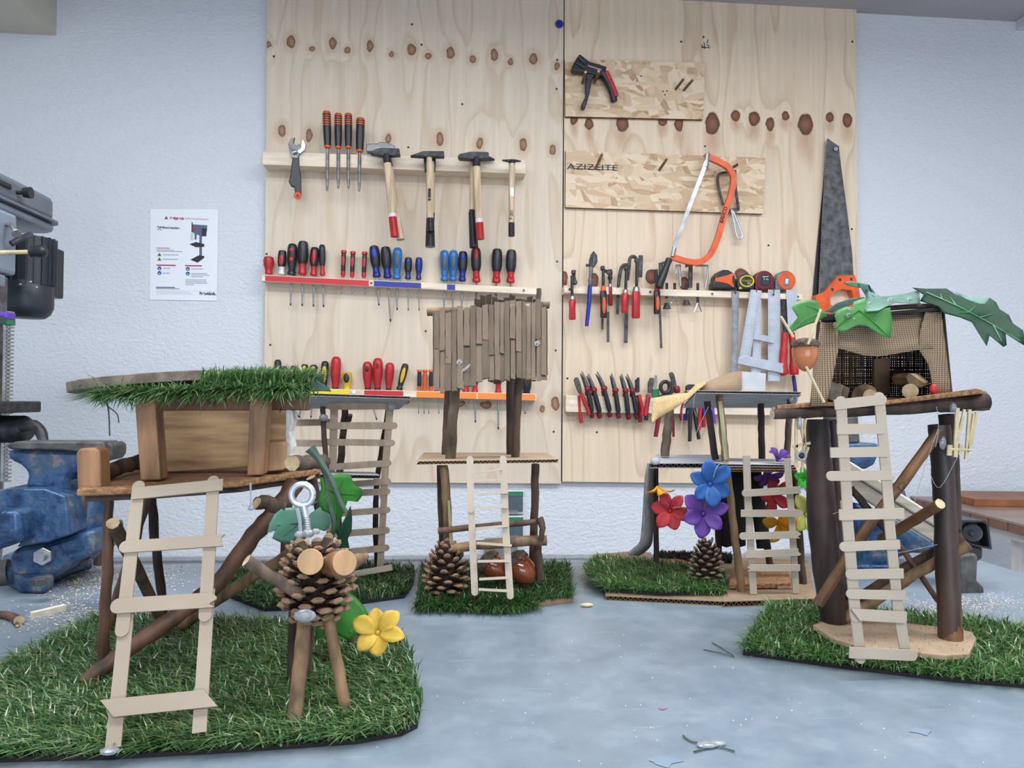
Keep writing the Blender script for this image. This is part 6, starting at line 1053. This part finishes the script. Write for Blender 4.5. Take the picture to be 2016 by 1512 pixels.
def acorn(label, c, ax, r, h, m_, cap_back, group='acorns under the middle treehouse'):
    t = thing('acorn', label, 'acorn', c, group); ax = Vector(ax).normalized(); pr_ = [(-.55, .0), (-.53, .14), (-.48, .36), (-.36, .66), (-.15, .92), (.08, 1), (.28, .95), (.42, .82)]
    MB().tube([c + ax * h * a for a, _ in pr_], [max(.0003, r * b_) for _, b_ in pr_], 20).build('nut', MATS[m_], t)
    cp = [(.22, 1.06), (.3, 1.10), (.42, 1.0), (.52, .78), (.58, .45), (.6, .1)]; MB().tube([c + ax * h * a for a, _ in cp], [r * b_ for _, b_ in cp], 20, jit=.05).build('cap', MATS['acorn_cap'], t); return t
acorn('shiny brown acorn lying behind the middle ladder, left of the two', P(974, 1118, 1.09), (-.75, .3, .6), .0185, .042, 'acorn', 0); acorn('larger shiny brown acorn right of the middle ladder', P(1027, 1121, 1.08), (-.62, .35, .7), .0200, .046, 'acorn', 0)
# ================================================================ treehouse D with slide and flowers
M('flap_grey', (150, 152, 158), .85, var=.04)
Dm = thing('treehouse_model', 'cardboard treehouse model with slide and paper flowers right of the middle', 'model', G(1380, 1150), 'pupils treehouse models')
def gz(x, y, z): p = G(x, y, z); return p
cardboard(Dm, G(1192, 1182), G(1428, 1194), G(1425, 1108), G(1190, 1104), .007, .007, 'base_sheet', 'card'); cardboard(Dm, G(1424, 1196), G(1606, 1190), G(1590, 1112), G(1422, 1106), .0085, .0075, 'base_sheet', 'card')
gp = [G(x, y, .008) for x, y in ((1152, 1128), (1190, 1164), (1300, 1172), (1432, 1170), (1430, 1140), (1360, 1122), (1250, 1112), (1180, 1106))]
MB().prism([(p.x, p.y, .0075) for p in gp], (0, 0, .004)).build('turf_backing', MATS['black_card'], Dm, smooth=False); grass(Dm, [(p.x, p.y) for p in gp], .011, 7500, .025, 'turf_bright', (-.6, -.35), 61, .0015, .9)
fq = [(p.x, p.y) for p in [G(1160, 1140), G(1192, 1172), G(1425, 1180), G(1425, 1170), G(1200, 1160), G(1175, 1136)]]; grass(Dm, fq, .011, 1500, .022, 'turf_bright', (-.4, -.9), 63, .0015, .8, hang=.8)
q = [G(x, y, .009) for x, y in ((1275, 1108), (1295, 1118), (1345, 1119), (1362, 1113), (1345, 1106), (1295, 1102))]; MB().prism([(p.x, p.y, .009) for p in q], (0, 0, .004)).build('wood_slice', M('slice_red', (168, 108, 80), .5, var=.12, scale=40), Dm, bevel=.001)
fp = [G(x, y, .009) for x, y in ((1284, 1104), (1440, 1110), (1440, 1094), (1300, 1090))]; grass(Dm, [(p.x, p.y) for p in fp], .009, 2200, .013, 'fleece', (0, -.1), 62, .0016, 1.1)
bp = [G(x, y, .010) for x, y in ((1435, 1160), (1558, 1158), (1552, 1132), (1440, 1134))]; MB().prism([(p.x, p.y, .0095) for p in bp], (0, 0, .009)).build('bark_plank', MATS['cork'], Dm, bevel=.002)
for pts in ([(1450, 1176), (1452, 1158), (1466, 1154), (1492, 1164), (1511, 1168), (1508, 1176)], [(1530, 1176), (1532, 1156), (1550, 1155), (1580, 1162), (1603, 1176)]): MB().prism([P(x, y, 1.065) for x, y in pts], (0, .02, 0)).build('card_foot', MATS['card'], Dm, smooth=False, bevel=.001)
# roof
cardboard(Dm, P(1372, 774, 1.07), P(1578, 777, 1.07), P(1548, 803, 1.22), P(1345, 803, 1.22), .0042, .006, 'roof_sheet', 'card_grey')
MB().grid([[P(1384, 757, 1.09), P(1384, 772, 1.08)], [P(1410, 744, 1.10), P(1410, 773, 1.08)], [P(1436, 735, 1.105), P(1436, 772, 1.08)], [P(1460, 731, 1.11), P(1460, 768, 1.085)]]).build('roof_flap', MATS['card'], Dm, solid=.0025); MB().prism([P(1460, 766, 1.09), P(1506, 770, 1.09), P(1508, 735, 1.11), P(1460, 731, 1.11)], (0, .003, 0)).build('roof_flap', MATS['flap_grey'], Dm, smooth=False)
rows = []
top = [(1282, 822), (1288, 783), (1320, 778), (1354, 773), (1370, 757), (1388, 750)]; bot = [(1284, 833), (1300, 820), (1326, 806), (1350, 790), (1374, 768), (1390, 756)]
for i in range(41):
    s = i / 40 * 5; k = min(4, int(s)); f = s - k; a = [lerp(top[k][j], top[k + 1][j], f) for j in (0, 1)]; b_ = [lerp(bot[k][j], bot[k + 1][j], f) for j in (0, 1)]; dy = .0007 * (i % 2); rows.append([P(lerp(a[0], b_[0], g), lerp(a[1], b_[1], g), lerp(1.03, 1.09, i / 40) + dy - .01 * g) for g in (0, .33, .66, 1)])
MB().grid(rows).build('corrugated_sheet', MATS['corr_cream'], Dm, solid=.0012, ang=15)
for k, (a, b_, Y0, Y1, r, m_) in enumerate([((1319, 805), (1309, 898), 1.16, 1.16, .0068, 'bark_grey'), ((1392, 790), (1409, 905), 1.12, 1.12, .0052, 'bark_dark'), ((1416, 776), (1429, 910), 1.085, 1.07, .0055, 'bark_light'), ((1498, 793), (1500, 905), 1.17, 1.17, .0052, 'bark_dark'), ((1555, 786), (1549, 905), 1.12, 1.12, .0048, 'bark_grey'),
      ((1291, 922), (1292, 1106), 1.16, 1.18, .0042, 'bark_dark'), ((1410, 925), (1416, 1110), 1.16, 1.17, .0052, 'bark'), ((1431, 928), (1461, 1172), 1.055, 1.06, .0055, 'bark_light'), ((1478, 928), (1520, 1128), 1.17, 1.17, .0055, 'bark_dark'), ((1562, 925), (1582, 1162), 1.10, 1.10, .0055, 'bark')]): post(Dm, a, Y0, b_, Y1, r, r * 1.05, m_, 70 + k)
MB().prism([P(1414, 790, 1.078), P(1422, 790, 1.078), P(1434, 905, 1.063), P(1426, 905, 1.063)], (0, .001, 0)).build('peeled_bark', MATS['peeled_green'], Dm, smooth=False)
cardboard(Dm, P(1278, 922, 1.10), P(1424, 922, 1.10), P(1420, 905, 1.2), P(1292, 904, 1.2), .008, .009, 'deck_sheet', 'card_grey')
for k in range(3): cardboard(Dm, P(1418 + k * 3, 918 + k * 5, 1.055 - .002 * k), P(1572 - k * 4, 920 + k * 5, 1.055 - .002 * k), P(1556, 908 + k * 5, 1.17), P(1432, 906 + k * 5, 1.17), .0034, .006, 'deck_sheet', 'card' if k else 'card_grey')
lf = [(1277, 912, 1.11), (1272, 940, 1.10), (1268, 1000, 1.095), (1265, 1045, 1.09), (1261, 1068, 1.09), (1248, 1081, 1.09), (1236, 1090, 1.09)]
rt = [(1290, 914, 1.17), (1287, 940, 1.165), (1285, 1000, 1.16), (1284, 1045, 1.16), (1281, 1070, 1.15), (1270, 1084, 1.14), (1256, 1093, 1.13)]
l_ = polyline([P(*p) for p in lf], 4); r_ = polyline([P(*p) for p in rt], 4); MB().grid([[a, (a + b_) / 2, b_] for a, b_ in zip(l_, r_)]).build('slide', MATS['slide_grey'], Dm, solid=.004)
MB().prism([Vector((p.x, p.y, .0135)) for p in (G(1172, 1120, .0135), G(1284, 1116, .0135), G(1282, 1092, .0135), G(1240, 1090, .0135), G(1166, 1096, .0135))], (0, 0, .004)).build('slide_foot', MATS['card'], Dm, smooth=False)
MB().grid([[P(x, lerp(924, 1074 + (4 if i % 2 else 0), j / 4), 1.14 + .003 * math.sin(i * 1.3 + j)) for j in range(5)] for i, x in enumerate((1418, 1430, 1442, 1454, 1468))]).build('black_curtain', MATS['black_card'], Dm, solid=.0015); MB().grid([[P(lerp(1470, 1498, i / 3) + j * 5, lerp(924, 1080, j / 4), 1.15 + .003 * math.sin(i * 1.7 + j)) for j in range(5)] for i in range(4)]).build('black_curtain', MATS['black_card'], Dm, solid=.0015)
ladder(Dm, [((1473, 1010), (1469, 897), 14.5, 's', 's', .0014), ((1484, 1170), (1474, 990), 14, 's', 'r', 0), ((1558, 1012), (1549, 902), 13.5, 's', 's', .0014), ((1568, 1168), (1557, 985), 13, 's', 'r', 0)],
       [((1459, 971), (1574, 964), 14, 'r', 's'), ((1457, 1010), (1579, 1010), 14, 's', 'r'), ((1454, 1055), (1573, 1052), 14, 'r', 'b'), ((1464, 1091), (1574, 1086), 14, 'r', 'b'), ((1471, 1117), (1573, 1117), 13, 'b', 's')], 1170, 1.04, 900, 1.045, 'craft', 14)
for q in ([(1345, 803), (1340, 850), (1322, 905)], [(1395, 700 + 100), (1372, 850), (1360, 900)], [(1370, 770), (1365, 800), (1372, 820)]): thread(Dm, [P(x, y, 1.05) for x, y in q], .0003, 'glue', 'glue_string')
thread(Dm, [P(1405, 940, 1.03), P(1412, 918, 1.03), P(1428, 908, 1.05)], .0006, 'glue', 'glue_string'); MB().sphere(P(1290, 908, 1.10), (.008, .006, .006), 8, 5).build('glue_blob', MATS['glue'], Dm); MB().sphere(P(1562, 786, 1.09), (.007, .006, .008), 8, 5).build('glue_blob', MATS['glue'], Dm)
t = thing('pine_cone', 'narrow grey-brown pine cone under the paper flowers', 'pine cone', P(1390, 1146, 1.10), 'pine cones'); cone_scales(t, P(1390, 1146, 1.10), (0, 0, 1), .0265, .064, 74, prof_u, 'c', 'cone_dark', 'cone_tip_grey', tilt=(-6, 72), size=1.15, seed=5, smin=.5)
flower('small amber paper flower on the post at the slide', P(1294, 957, 1.08), (.2, -.3, -.9), .021, 'petal_amber', 5, .8, .6, seed=11)
flower('red paper flower left in the garland under the card deck', P(1319, 1006, 1.07), (-.3, -.9, .2), .029, 'petal_red', 6, .35, .4, seed=12); flower('large blue paper flower at the middle of the card deck edge', P(1397, 953, 1.045), (-.1, -1, .1), .034, 'petal_blue', 6, .3, .15, seed=13); flower('purple paper flower hanging between red and blue ones', P(1384, 1012, 1.05), (-.1, -1, .25), .034, 'petal_purple', 6, .35, .9, seed=14)
flower('red paper flower behind the upper rungs of the card house ladder', P(1521, 975, 1.09), (.1, -1, .1), .030, 'petal_red', 5, .35, .2, seed=15); flower('purple paper flower under the right deck behind the ladder', P(1510, 935, 1.10), (0, -.7, -.6), .022, 'petal_purple', 5, .5, .4, seed=16); flower('amber paper flower behind the ladder of the card house', P(1533, 1030, 1.09), (.1, -.9, -.3), .027, 'petal_amber', 5, .5, 2.6, seed=17)
flower('bright green paper flower between the card house and the right log', P(1580, 945, 1.09), (.2, -.9, .2), .020, 'petal_green', 6, .4, .1, seed=18); flower('pale yellow paper flower beside the right log post', P(1586, 1012, 1.09), (0, -1, 0), .032, 'petal_paleyellow', 6, .35, .5, seed=19); flower('purple paper flower standing on the right card deck', P(1530, 908, 1.08), (.1, -.5, .85), .017, 'petal_purple', 5, 1.0, .2, seed=20)
t = thing('garland_string', 'thin brown string that links the red and purple paper flowers', 'string', P(1340, 1003, 1.066)); thread(t, [P(1325, 1000, 1.06), P(1345, 999, 1.055), P(1372, 1008, 1.05)], .0011); thread(t, [P(1300, 962, 1.075), P(1306, 980, 1.072), P(1316, 996, 1.066)], .0009); thread(t, [P(1384, 1005, 1.05), P(1392, 985, 1.048), P(1396, 962, 1.046)], .0008)
# ================================================================ treehouse E at the right
E = thing('treehouse_model', 'right foreground treehouse model with burlap hut and leaf roof on log posts', 'model', G(1750, 1290), 'pupils treehouse models')
mat_(E, [(1462, 1290), (1650, 1316), (1880, 1344), (2100, 1362), (2090, 1262), (1900, 1232), (1700, 1216), (1520, 1204)], 'turf_bright', 17000, .027, .007, (-.3, -.3), 81, .0015, 1.0)
q = [G(x, y, .018) for x, y in ((1600, 1236), (1640, 1226), (1700, 1224), (1850, 1240), (1912, 1250), (1922, 1262), (1908, 1294), (1860, 1297), (1700, 1280), (1640, 1264))]; MB().prism([(p.x, p.y, .016) for p in q], (0, 0, .006)).build('card_base', MATS['card_pale'], E, smooth=False, bevel=.001)
def log(pts, r, mat, seed, name='log_post', jit=.05): 
    pp = polyline([P(*p) for p in pts], 6); k = len(pp); rr = [lerp(r[min(int(i / (k - 1) * (len(r) - 1)), len(r) - 2)], r[min(int(i / (k - 1) * (len(r) - 1)), len(r) - 2) + 1], i / (k - 1) * (len(r) - 1) % 1 if i < k - 1 else 1) for i in range(k)]
    return MB().tube(pp, rr, 16, capm=1, jit=jit, seed=seed).build(name, [MATS[mat], MATS['bark_dark']], E, ang=60)
log([(1610, 826, .865), (1612, 900, .865), (1620, 1040, .865), (1634, 1160, .865), (1646, 1250, .866)], [.0128, .0145, .0175, .0165, .015], 'bark_log', 1); log([(1638, 828, .90), (1648, 950, .90), (1655, 1080, .90), (1660, 1235, .90)], [.010, .0125, .014, .012], 'bark_log', 2)
log([(1849, 836, .80), (1858, 950, .80), (1864, 1100, .80), (1873, 1292, .795)], [.0118, .0120, .0122, .0128], 'bark_log', 3); log([(1862, 816, .83), (1872, 900, .83), (1878, 1040, .83)], [.0085, .0085, .008], 'bark_dark', 4); MB().tube([P(1869, 1180, .80), P(1873, 1293, .794)], [.01205, .0132], 16).build('log_stain', MATS['bark_amber'], E)
branch(E, [P(1850, 848, .785), P(1790, 930, .785), P(1700, 1050, .80), P(1610, 1190, .81)], .0060, .0062, 'bark_amber', 'branch', seed=91, wob=.05); branch(E, [P(1772, 960, .78), P(1786, 950, .775)], .003, .0015, 'bark_amber', 'twig_stub', seed=92)
branch(E, [P(1851, 992, .745), P(1790, 1030, .79), P(1735, 1062, .83)], .0058, .0058, 'bark_amber', 'branch', seed=93, wob=.04); branch(E, [P(1908, 1072, .80), P(1800, 1130, .83), P(1700, 1195, .855), P(1618, 1236, .865)], .0062, .007, 'bark_light', 'branch', seed=94); branch(E, [P(1896, 1056, .83), P(1800, 1108, .85), P(1700, 1172, .875), P(1630, 1222, .89)], .006, .0065, 'bark', 'branch', seed=95)
branch(E, [P(1768, 1070, .86), P(1805, 1122, .84), P(1848, 1185, .815)], .0035, .0032, 'bark_red', 'branch', seed=96, wob=.03); branch(E, [P(1674, 960, .87), P(1710, 1004, .86), P(1752, 1050, .85)], .0045, .0045, 'bark_dark', 'branch', seed=97)
Yd1 = .755; Yd0 = .925
# deck: cork sheet on dark sticks
fe = [(1530, 806), (1619, 800), (1741, 797), (1922, 772), (1934, 776)]; be = [(1944, 778), (1900, 778), (1600, 798), (1540, 804)]
def Yfe(x): return lerp(.80, .765, (x - 1530) / 400)
f3 = [P(x, y, Yfe(x)) for x, y in fe]; b3 = [P(x, y, Yd0) for x, y in be]; MB().prism([p for p in f3 + b3], (0, 0, .0045)).build('cork_deck', MATS['cork'], E, smooth=False, bevel=.001)
branch(E, [P(1520, 816, .80), P(1640, 811, .80), P(1800, 802, .79), P(1944, 789, .78)], .0058, .0085, 'bark_dark', 'deck_stick', seed=98); branch(E, [P(1524, 810, .87), P(1700, 803, .86), P(1935, 786, .85)], .0065, .0075, 'bark_dark', 'deck_stick', seed=99); branch(E, [P(1530, 812, .915), P(1700, 802, .91), P(1930, 788, .905)], .0065, .006, 'bark_dark', 'deck_stick', seed=100); branch(E, [P(1850, 806, .80), P(1946, 801, .79)], .0042, .004, 'bark', 'deck_stick', seed=101)
# burlap hut: front, sides, back net, inside
def cloth(rows, name='burlap_panel', mat='burlap'): return MB().grid(rows).build(name, MATS[mat], E, solid=.0012, ang=70)
Yh0, Yh1 = .785, .90; rw = random.Random(4)
tp = lambda s: (lerp(1619, 1853, s), lerp(632, 612, s)); vb = [(1640, 682), (1652, 686), (1680, 694), (1702, 700), (1730, 702), (1760, 697), (1802, 690), (1823, 686), (1845, 688)]
cloth([[P(lerp(tp(i / 8)[0], vb[i][0], g), lerp(tp(i / 8)[1], vb[i][1], g), Yh0 + .010 - .010 * g + .0015 * math.sin(i * 1.4 + g * 3)) for g in (0, .25, .5, .75, 1)] for i in range(9)])
cloth([[P(lerp(a, b_, g), y, Yh0 + .003 * math.sin(g * 4)) for g in (0, .33, .66, 1)] for a, b_, y in ((1618, 1646, 634), (1613, 1652, 662), (1607, 1650, 690), (1602, 1644, 720), (1599, 1638, 750), (1597, 1630, 780), (1597, 1626, 800))])
cloth([[P(lerp(a, b_, g), y, Yh0 + .002 * math.sin(g * 4)) for g in (0, .33, .66, 1)] for a, b_, y in ((1822, 1853, 614), (1812, 1856, 650), (1808, 1860, 686), (1828, 1864, 718), (1834, 1868, 745), (1836, 1872, 780))])
for xt, xb, xt2, xb2, yb0, yb1 in ((1617, 1596, 1640, 1622, 800, 796), (1854, 1872, 1835, 1850, 778, 782)): cloth([[P(lerp(xt, xb, g), lerp(628, yb0, g), Yh0 + .002), P(lerp((xt + xt2) / 2, (xb + xb2) / 2, g), lerp(630, (yb0 + yb1) / 2, g), (Yh0 + Yh1) / 2), P(lerp(xt2, xb2, g), lerp(634, yb1, g), Yh1)] for g in (0, .25, .5, .75, 1)])
mb = MB(); x0, x1, y0, y1 = 1640, 1836, 636, 796                   # open weave at the back
for k in range(52):
    x = lerp(x0, x1, k / 51) + rw.uniform(-.6, .6); mb.tube([P(x + rw.uniform(-.5, .5), lerp(y0, y1, j / 6), Yh1 + .0006 * (j % 2)) for j in range(7)], .00100, 5, cap=False)
for k in range(42):
    y = lerp(y0, y1, k / 41) + rw.uniform(-.6, .6); mb.tube([P(lerp(x0, x1, j / 6), y + rw.uniform(-.5, .5), Yh1 + .0006 * ((j + 1) % 2)) for j in range(7)], .00100, 5, cap=False)
mb.build('burlap_net', M('burlap_thread', (92, 72, 54), .95, var=.2, scale=90), E, kind='stuff')
for (a, b_) in (((1612, 633), (1598, 800)), ((1856, 613), (1872, 780))): MB().tube([P(*a, Yh0 + .006), P(*b_, Yh0 + .006)], .002, 6).build('corner_stick', MATS['bark_dark'], E)
rfp = [P(1616, 632, Yh0 - .002), P(1856, 611, Yh0 - .002), P(1838, 624, Yh1 + .006), P(1634, 640, Yh1 + .006)]; MB().prism(rfp, (0, 0, .004)).build('hut_roof', MATS['black_card'], E, smooth=False)
box2(E, [(1722, 778), (1752, 776), (1752, 704), (1722, 706)], .87, .006, 'inner_wall', 'card', .0005); MB().tube([P(1769, 742, .865), P(1769, 742, .875)], .0105, 18).build('inner_disc', MATS['black_card'], E)
def item(name, label, cat, fn, c): t = thing(name, label, cat, c, 'little things inside the burlap hut'); fn(t); return t
item('wood_block', 'small grey wood block at the left inside the burlap hut', 'block', lambda t: (box2(t, [(1626, 785), (1654, 793), (1662, 758), (1634, 750)], .795, .014, 'block', 'slab', .001), box2(t, [(1654, 793), (1668, 790), (1674, 764), (1661, 758)], .80, .012, 'block', 'bark_grey', .001)), P(1645, 792, .80))
item('wood_slice', 'round brown wood slice leaning inside the burlap hut', 'slice', lambda t: MB().tube([P(1703, 779, .845), P(1703, 780, .838)], .0142, 24, capm=1).build('slice', [MATS['cork'], MATS['bark_light']], t), P(1703, 795, .84))
item('log_end', 'small pale sawn log end above the right ladder top', 'log', lambda t: MB().tube([P(1714, 779, .83), P(1713, 779, .80)], .0072, 18, capm=1).build('log_end', [MATS['bark_grey'], MATS['cut_wood']], t), P(1713, 790, .81))
item('log_end', 'small sawn log end at the right inside the burlap hut', 'log', lambda t: MB().tube([P(1797, 772, .85), P(1792, 770, .80)], .0085, 18, capm=1).build('log_end', [MATS['bark_grey'], MATS['cut_wood']], t), P(1792, 784, .81))
item('split_log', 'split log chunk lying on the log end inside the burlap hut', 'log', lambda t: (MB().prism([P(x, y, .80) for x, y in ((1784, 742), (1790, 734), (1808, 735), (1829, 750), (1831, 758), (1812, 763), (1790, 756))], (0, .03, 0)).build('chunk', MATS['bark_light'], t, bevel=.001), MB().prism([P(x, y, .799) for x, y in ((1792, 736), (1800, 735), (1828, 752), (1820, 755))], (0, .004, 0)).build('split_face', MATS['cut_wood'], t, smooth=False)), P(1806, 762, .81))
item('red_bead', 'tiny red piece by the right drape of the burlap hut', 'bead', lambda t: MB().sphere(P(1838, 766, .782), (.005, .004, .006), 10, 6).build('bead', MATS['pl_red'], t), P(1838, 776, .782))
# leaf roof
def ze(X, Y): return (1540 + X * .2361, 540 + Y * .2361)
def el_(pts): return [ze(*p) for p in pts]
leaf(E, el_([(45, 505), (60, 440), (130, 360), (80, 280), (110, 240), (220, 213), (300, 222), (305, 270), (340, 300), (375, 345), (300, 395), (210, 420), (120, 460)]), lambda x, y: .785 - (1627 - x) * .0004, 'leaf_pale', bulge=.002, veins=[[ze(330, 310), ze(190, 380), ze(70, 480)], [ze(330, 310), ze(200, 260)]], vmat='vein_light', label='pale green ivy leaf at the left end of the leaf roof')
leaf(E, el_([(350, 310), (450, 240), (560, 203), (690, 190), (640, 240), (590, 250), (480, 290), (420, 320)]), lambda x, y: .83, 'leaf_frost', bulge=.001)
leaf(E, el_([(435, 345), (460, 300), (530, 270), (590, 282), (592, 230), (690, 195), (705, 290), (800, 300), (900, 275), (918, 400), (905, 533), (850, 520), (770, 470), (700, 430), (620, 428), (510, 480), (440, 470), (452, 400)]), lambda x, y: .772 - (y - 590) * .00018, 'leaf_pale', bulge=.003, veins=[[ze(640, 300), ze(760, 400), ze(890, 520)], [ze(640, 300), ze(540, 370), ze(450, 450)]], vmat='leaf_green', label='large pale green ivy leaf hanging over the burlap front')
leaf(E, el_([(695, 130), (760, 190), (880, 185), (1000, 168), (1140, 135), (1152, 245), (1060, 242), (940, 236), (860, 275), (800, 305), (695, 312)]), lambda x, y: .80 - (y - 580) * .0012, 'leaf_frost', bulge=.002, label='frosted grey-green leaf on the middle of the roof')
leaf(E, el_([(510, 70), (570, 60), (650, 72), (720, 85), (770, 150), (778, 205), (700, 185), (660, 110), (560, 96)]), lambda x, y: .82 + (x - 1690) * .0004, 'leaf_frost', bulge=.002, veins=[[ze(720, 90), ze(760, 190)]], vmat='leaf_dark')
leaf(E, el_([(510, 72), (560, 62), (640, 74), (652, 100), (600, 100), (550, 92)]), lambda x, y: .817, 'leaf_green')
leaf(E, el_([(1086, 112), (1200, 122), (1370, 120), (1440, 165), (1560, 215), (1680, 250), (1735, 200), (1785, 235), (1812, 292), (1890, 340), (1925, 412), (2010, 470), (2030, 600), (1930, 490), (1862, 488), (1872, 590), (1845, 605), (1730, 510), (1706, 598), (1645, 450), (1590, 402), (1480, 358), (1340, 322), (1300, 270), (1150, 222), (1180, 170)]), lambda x, y: .80 - (x - 1800) * .00025 - (y - 590) * .0004, 'leaf_dark', centre=ze(1500, 270), bulge=.004, rings=7, label='large dark green leaf drooping past the right end of the roof',
     veins=[[ze(1200, 150), ze(1450, 260), ze(1700, 390), ze(1990, 560)], [ze(1450, 262), ze(1400, 190)], [ze(1560, 315), ze(1620, 260)], [ze(1650, 360), ze(1760, 330)], [ze(1330, 210), ze(1320, 160)], [ze(1560, 315), ze(1480, 320)], [ze(1760, 425), ze(1830, 560)]], vmat='vein_light')
leaf(E, el_([(1440, 150), (1560, 188), (1650, 192), (1730, 196), (1700, 252), (1640, 250), (1520, 205)]), lambda x, y: .785 - (x - 1800) * .00025 - (y - 590) * .0004, 'leaf_frost', bulge=.002)
mb = MB()
for X, Y, r in ((905, 215, .0034), (1070, 205, .003), (550, 350, .0045), (600, 385, .003), (775, 372, .002), (565, 288, .0025), (1635, 200, .002), (730, 240, .002)): x, y = ze(X, Y); mb.sphere(P(x, y, .762 if Y > 270 else .768), (r, r * .5, r * .8), 10, 6)
mb.build('dew_drop', MATS['water'], E, kind='stuff')
MB().tube(polyline([P(1630, 622, .80), P(1760, 606, .79), P(1850, 602, .80)], 4), .003, 7).build('ivy_stem', MATS['bark_dark'], E)
# acorn lantern with sticks
t = thing('acorn', 'pale acorn with cap and stick legs hung at the left corner of the burlap hut', 'acorn', P(1586, 700, .765)); c = P(1585, 702, .765); ax = Vector((0, 0, 1)); h = .026; r = .0132
pr_ = [(-.62, .02), (-.60, .2), (-.5, .5), (-.3, .82), (0, 1), (.3, 1.0), (.5, .95)]; MB().tube([c + ax * h * a for a, _ in pr_], [r * b_ for _, b_ in pr_], 22).build('nut', MATS['acorn_pale'], t)
cp = [(.40, 1.0), (.44, 1.10), (.58, 1.06), (.70, .8), (.76, .4), (.77, .1)]; cpo = MB().tube([c + ax * h * a for a, _ in cp], [r * b_ for _, b_ in cp], 22, jit=.06).build('cap', MATS['acorn_cap'], t)
mb = MB()
for k in range(60):
    a = k * 2.4; f = (k % 4) / 4; mb.sphere(c + ax * h * lerp(.44, .66, f) + Vector((math.cos(a), math.sin(a), 0)) * r * lerp(1.08, .92, f), .0016, 6, 4)
mb.build('cap_scales', MATS['acorn_cap'], cpo, kind='stuff')
for a, b_ in (((1616, 609), (1591, 678)), ((1587, 722), (1622, 792)), ((1537, 623), (1562, 664))): MB().tube([P(*a, .748), P(*b_, .748)], .0014, 6).build('matchstick', MATS['straw'], t)
# ladder E
ladder(E, [((1668, 1010), (1654, 780), 21, 'r', 'r', .0018), ((1686, 1225), (1666, 985), 22, 'r', 's', 0), ((1698, 1308), (1685, 1195), 21, 'r', 's', -.0018), ((1750, 1010), (1729, 772), 21, 's', 'r', .0018), ((1770, 1215), (1748, 990), 21, 's', 'r', 0), ((1788, 1302), (1768, 1180), 22, 'r', 's', -.0018)],
       [((1640, 797), (1742, 786), 20, 's', 'r'), ((1645, 845), (1740, 844), 20, 's', 'r'), ((1632, 891), (1745, 889), 20, 's', 's'), ((1624, 937), (1757, 935), 19, 'r', 'b'), ((1649, 1013), (1776, 1010), 21, 's', 's'), ((1650, 1076), (1768, 1071), 18, 'r', 's'), ((1662, 1130), (1775, 1128), 19, 'r', 's'), ((1663, 1168), (1783, 1171), 18, 'r', 'b'), ((1671, 1208), (1781, 1214), 22, 'u', 's'), ((1669, 1283), (1802, 1289), 21, 's', 'r')], 1296, .742, 785, .755, 'craft', 20)
# hanging matchstick bundles under the deck
t = thing('matchstick_bundle', 'bundle of pale matchsticks hanging under the right end of the deck', 'matchsticks', P(1890, 810, .78))
for a, b_, w_ in (((1886, 803), (1882, 900), .0046), ((1900, 806), (1886, 868), .003), ((1910, 806), (1903, 905), .0036), ((1924, 812), (1912, 880), .003), ((1871, 876), (1870, 897), .005), ((1893, 874), (1891, 895), .004), ((1918, 814), (1907, 890), .0024)): stick(MB(), P(*a, .775), P(*b_, .775), w_, .002, NY, 's', 's').build('matchstick', MATS['straw'], t, smooth=False)
MB().sphere(P(1876, 802, .778), (.004, .004, .006), 8, 5).build('glue_blob', MATS['glue'], t); MB().tube([P(1866, 884, .776), P(1912, 886, .776)], .0016, 6).build('tie', MATS['straw'], t)
t = thing('matchstick_bundle', 'matchsticks with a glue knot hanging under the left end of the deck', 'matchsticks', P(1570, 820, .80))
for a, b_, w_ in (((1569, 818), (1568, 920), .0034), ((1576, 830), (1586, 880), .003), ((1562, 880), (1596, 872), .003), ((1583, 905), (1592, 880), .003), ((1586, 820), (1580, 930), .0022)): stick(MB(), P(*a, .80), P(*b_, .80), w_, .002, NY, 's', 's').build('matchstick', MATS['straw'], t, smooth=False)
MB().tube([P(1578 + 9 * math.cos(a), 897 + 9 * math.sin(a), .795) for a in [i * math.pi / 6 for i in range(13)]], .0013, 7, cap=False).build('glue_ring', MATS['glue'], t); MB().sphere(P(1574, 832, .797), (.003, .003, .008), 8, 5).build('glue_blob', MATS['glue'], t); MB().sphere(P(1578, 897, .798), (.0035, .003, .0035), 8, 5).build('dark_knot', MATS['pl_black'], t)
for q in ([(1848, 842), (1820, 920), (1800, 990)], [(1885, 900), (1850, 960), (1830, 930)], [(1760, 1090), (1800, 1082), (1845, 1072)], [(1640, 1012), (1660, 1006), (1690, 1010)], [(1844, 800), (1848, 840), (1842, 880)]): thread(E, [P(x, y, .755) for x, y in q], .00025, 'glue', 'glue_string')
MB().sphere(P(1856, 872, .786), (.004, .003, .008), 8, 5).build('glue_blob', MATS['glue'], E)
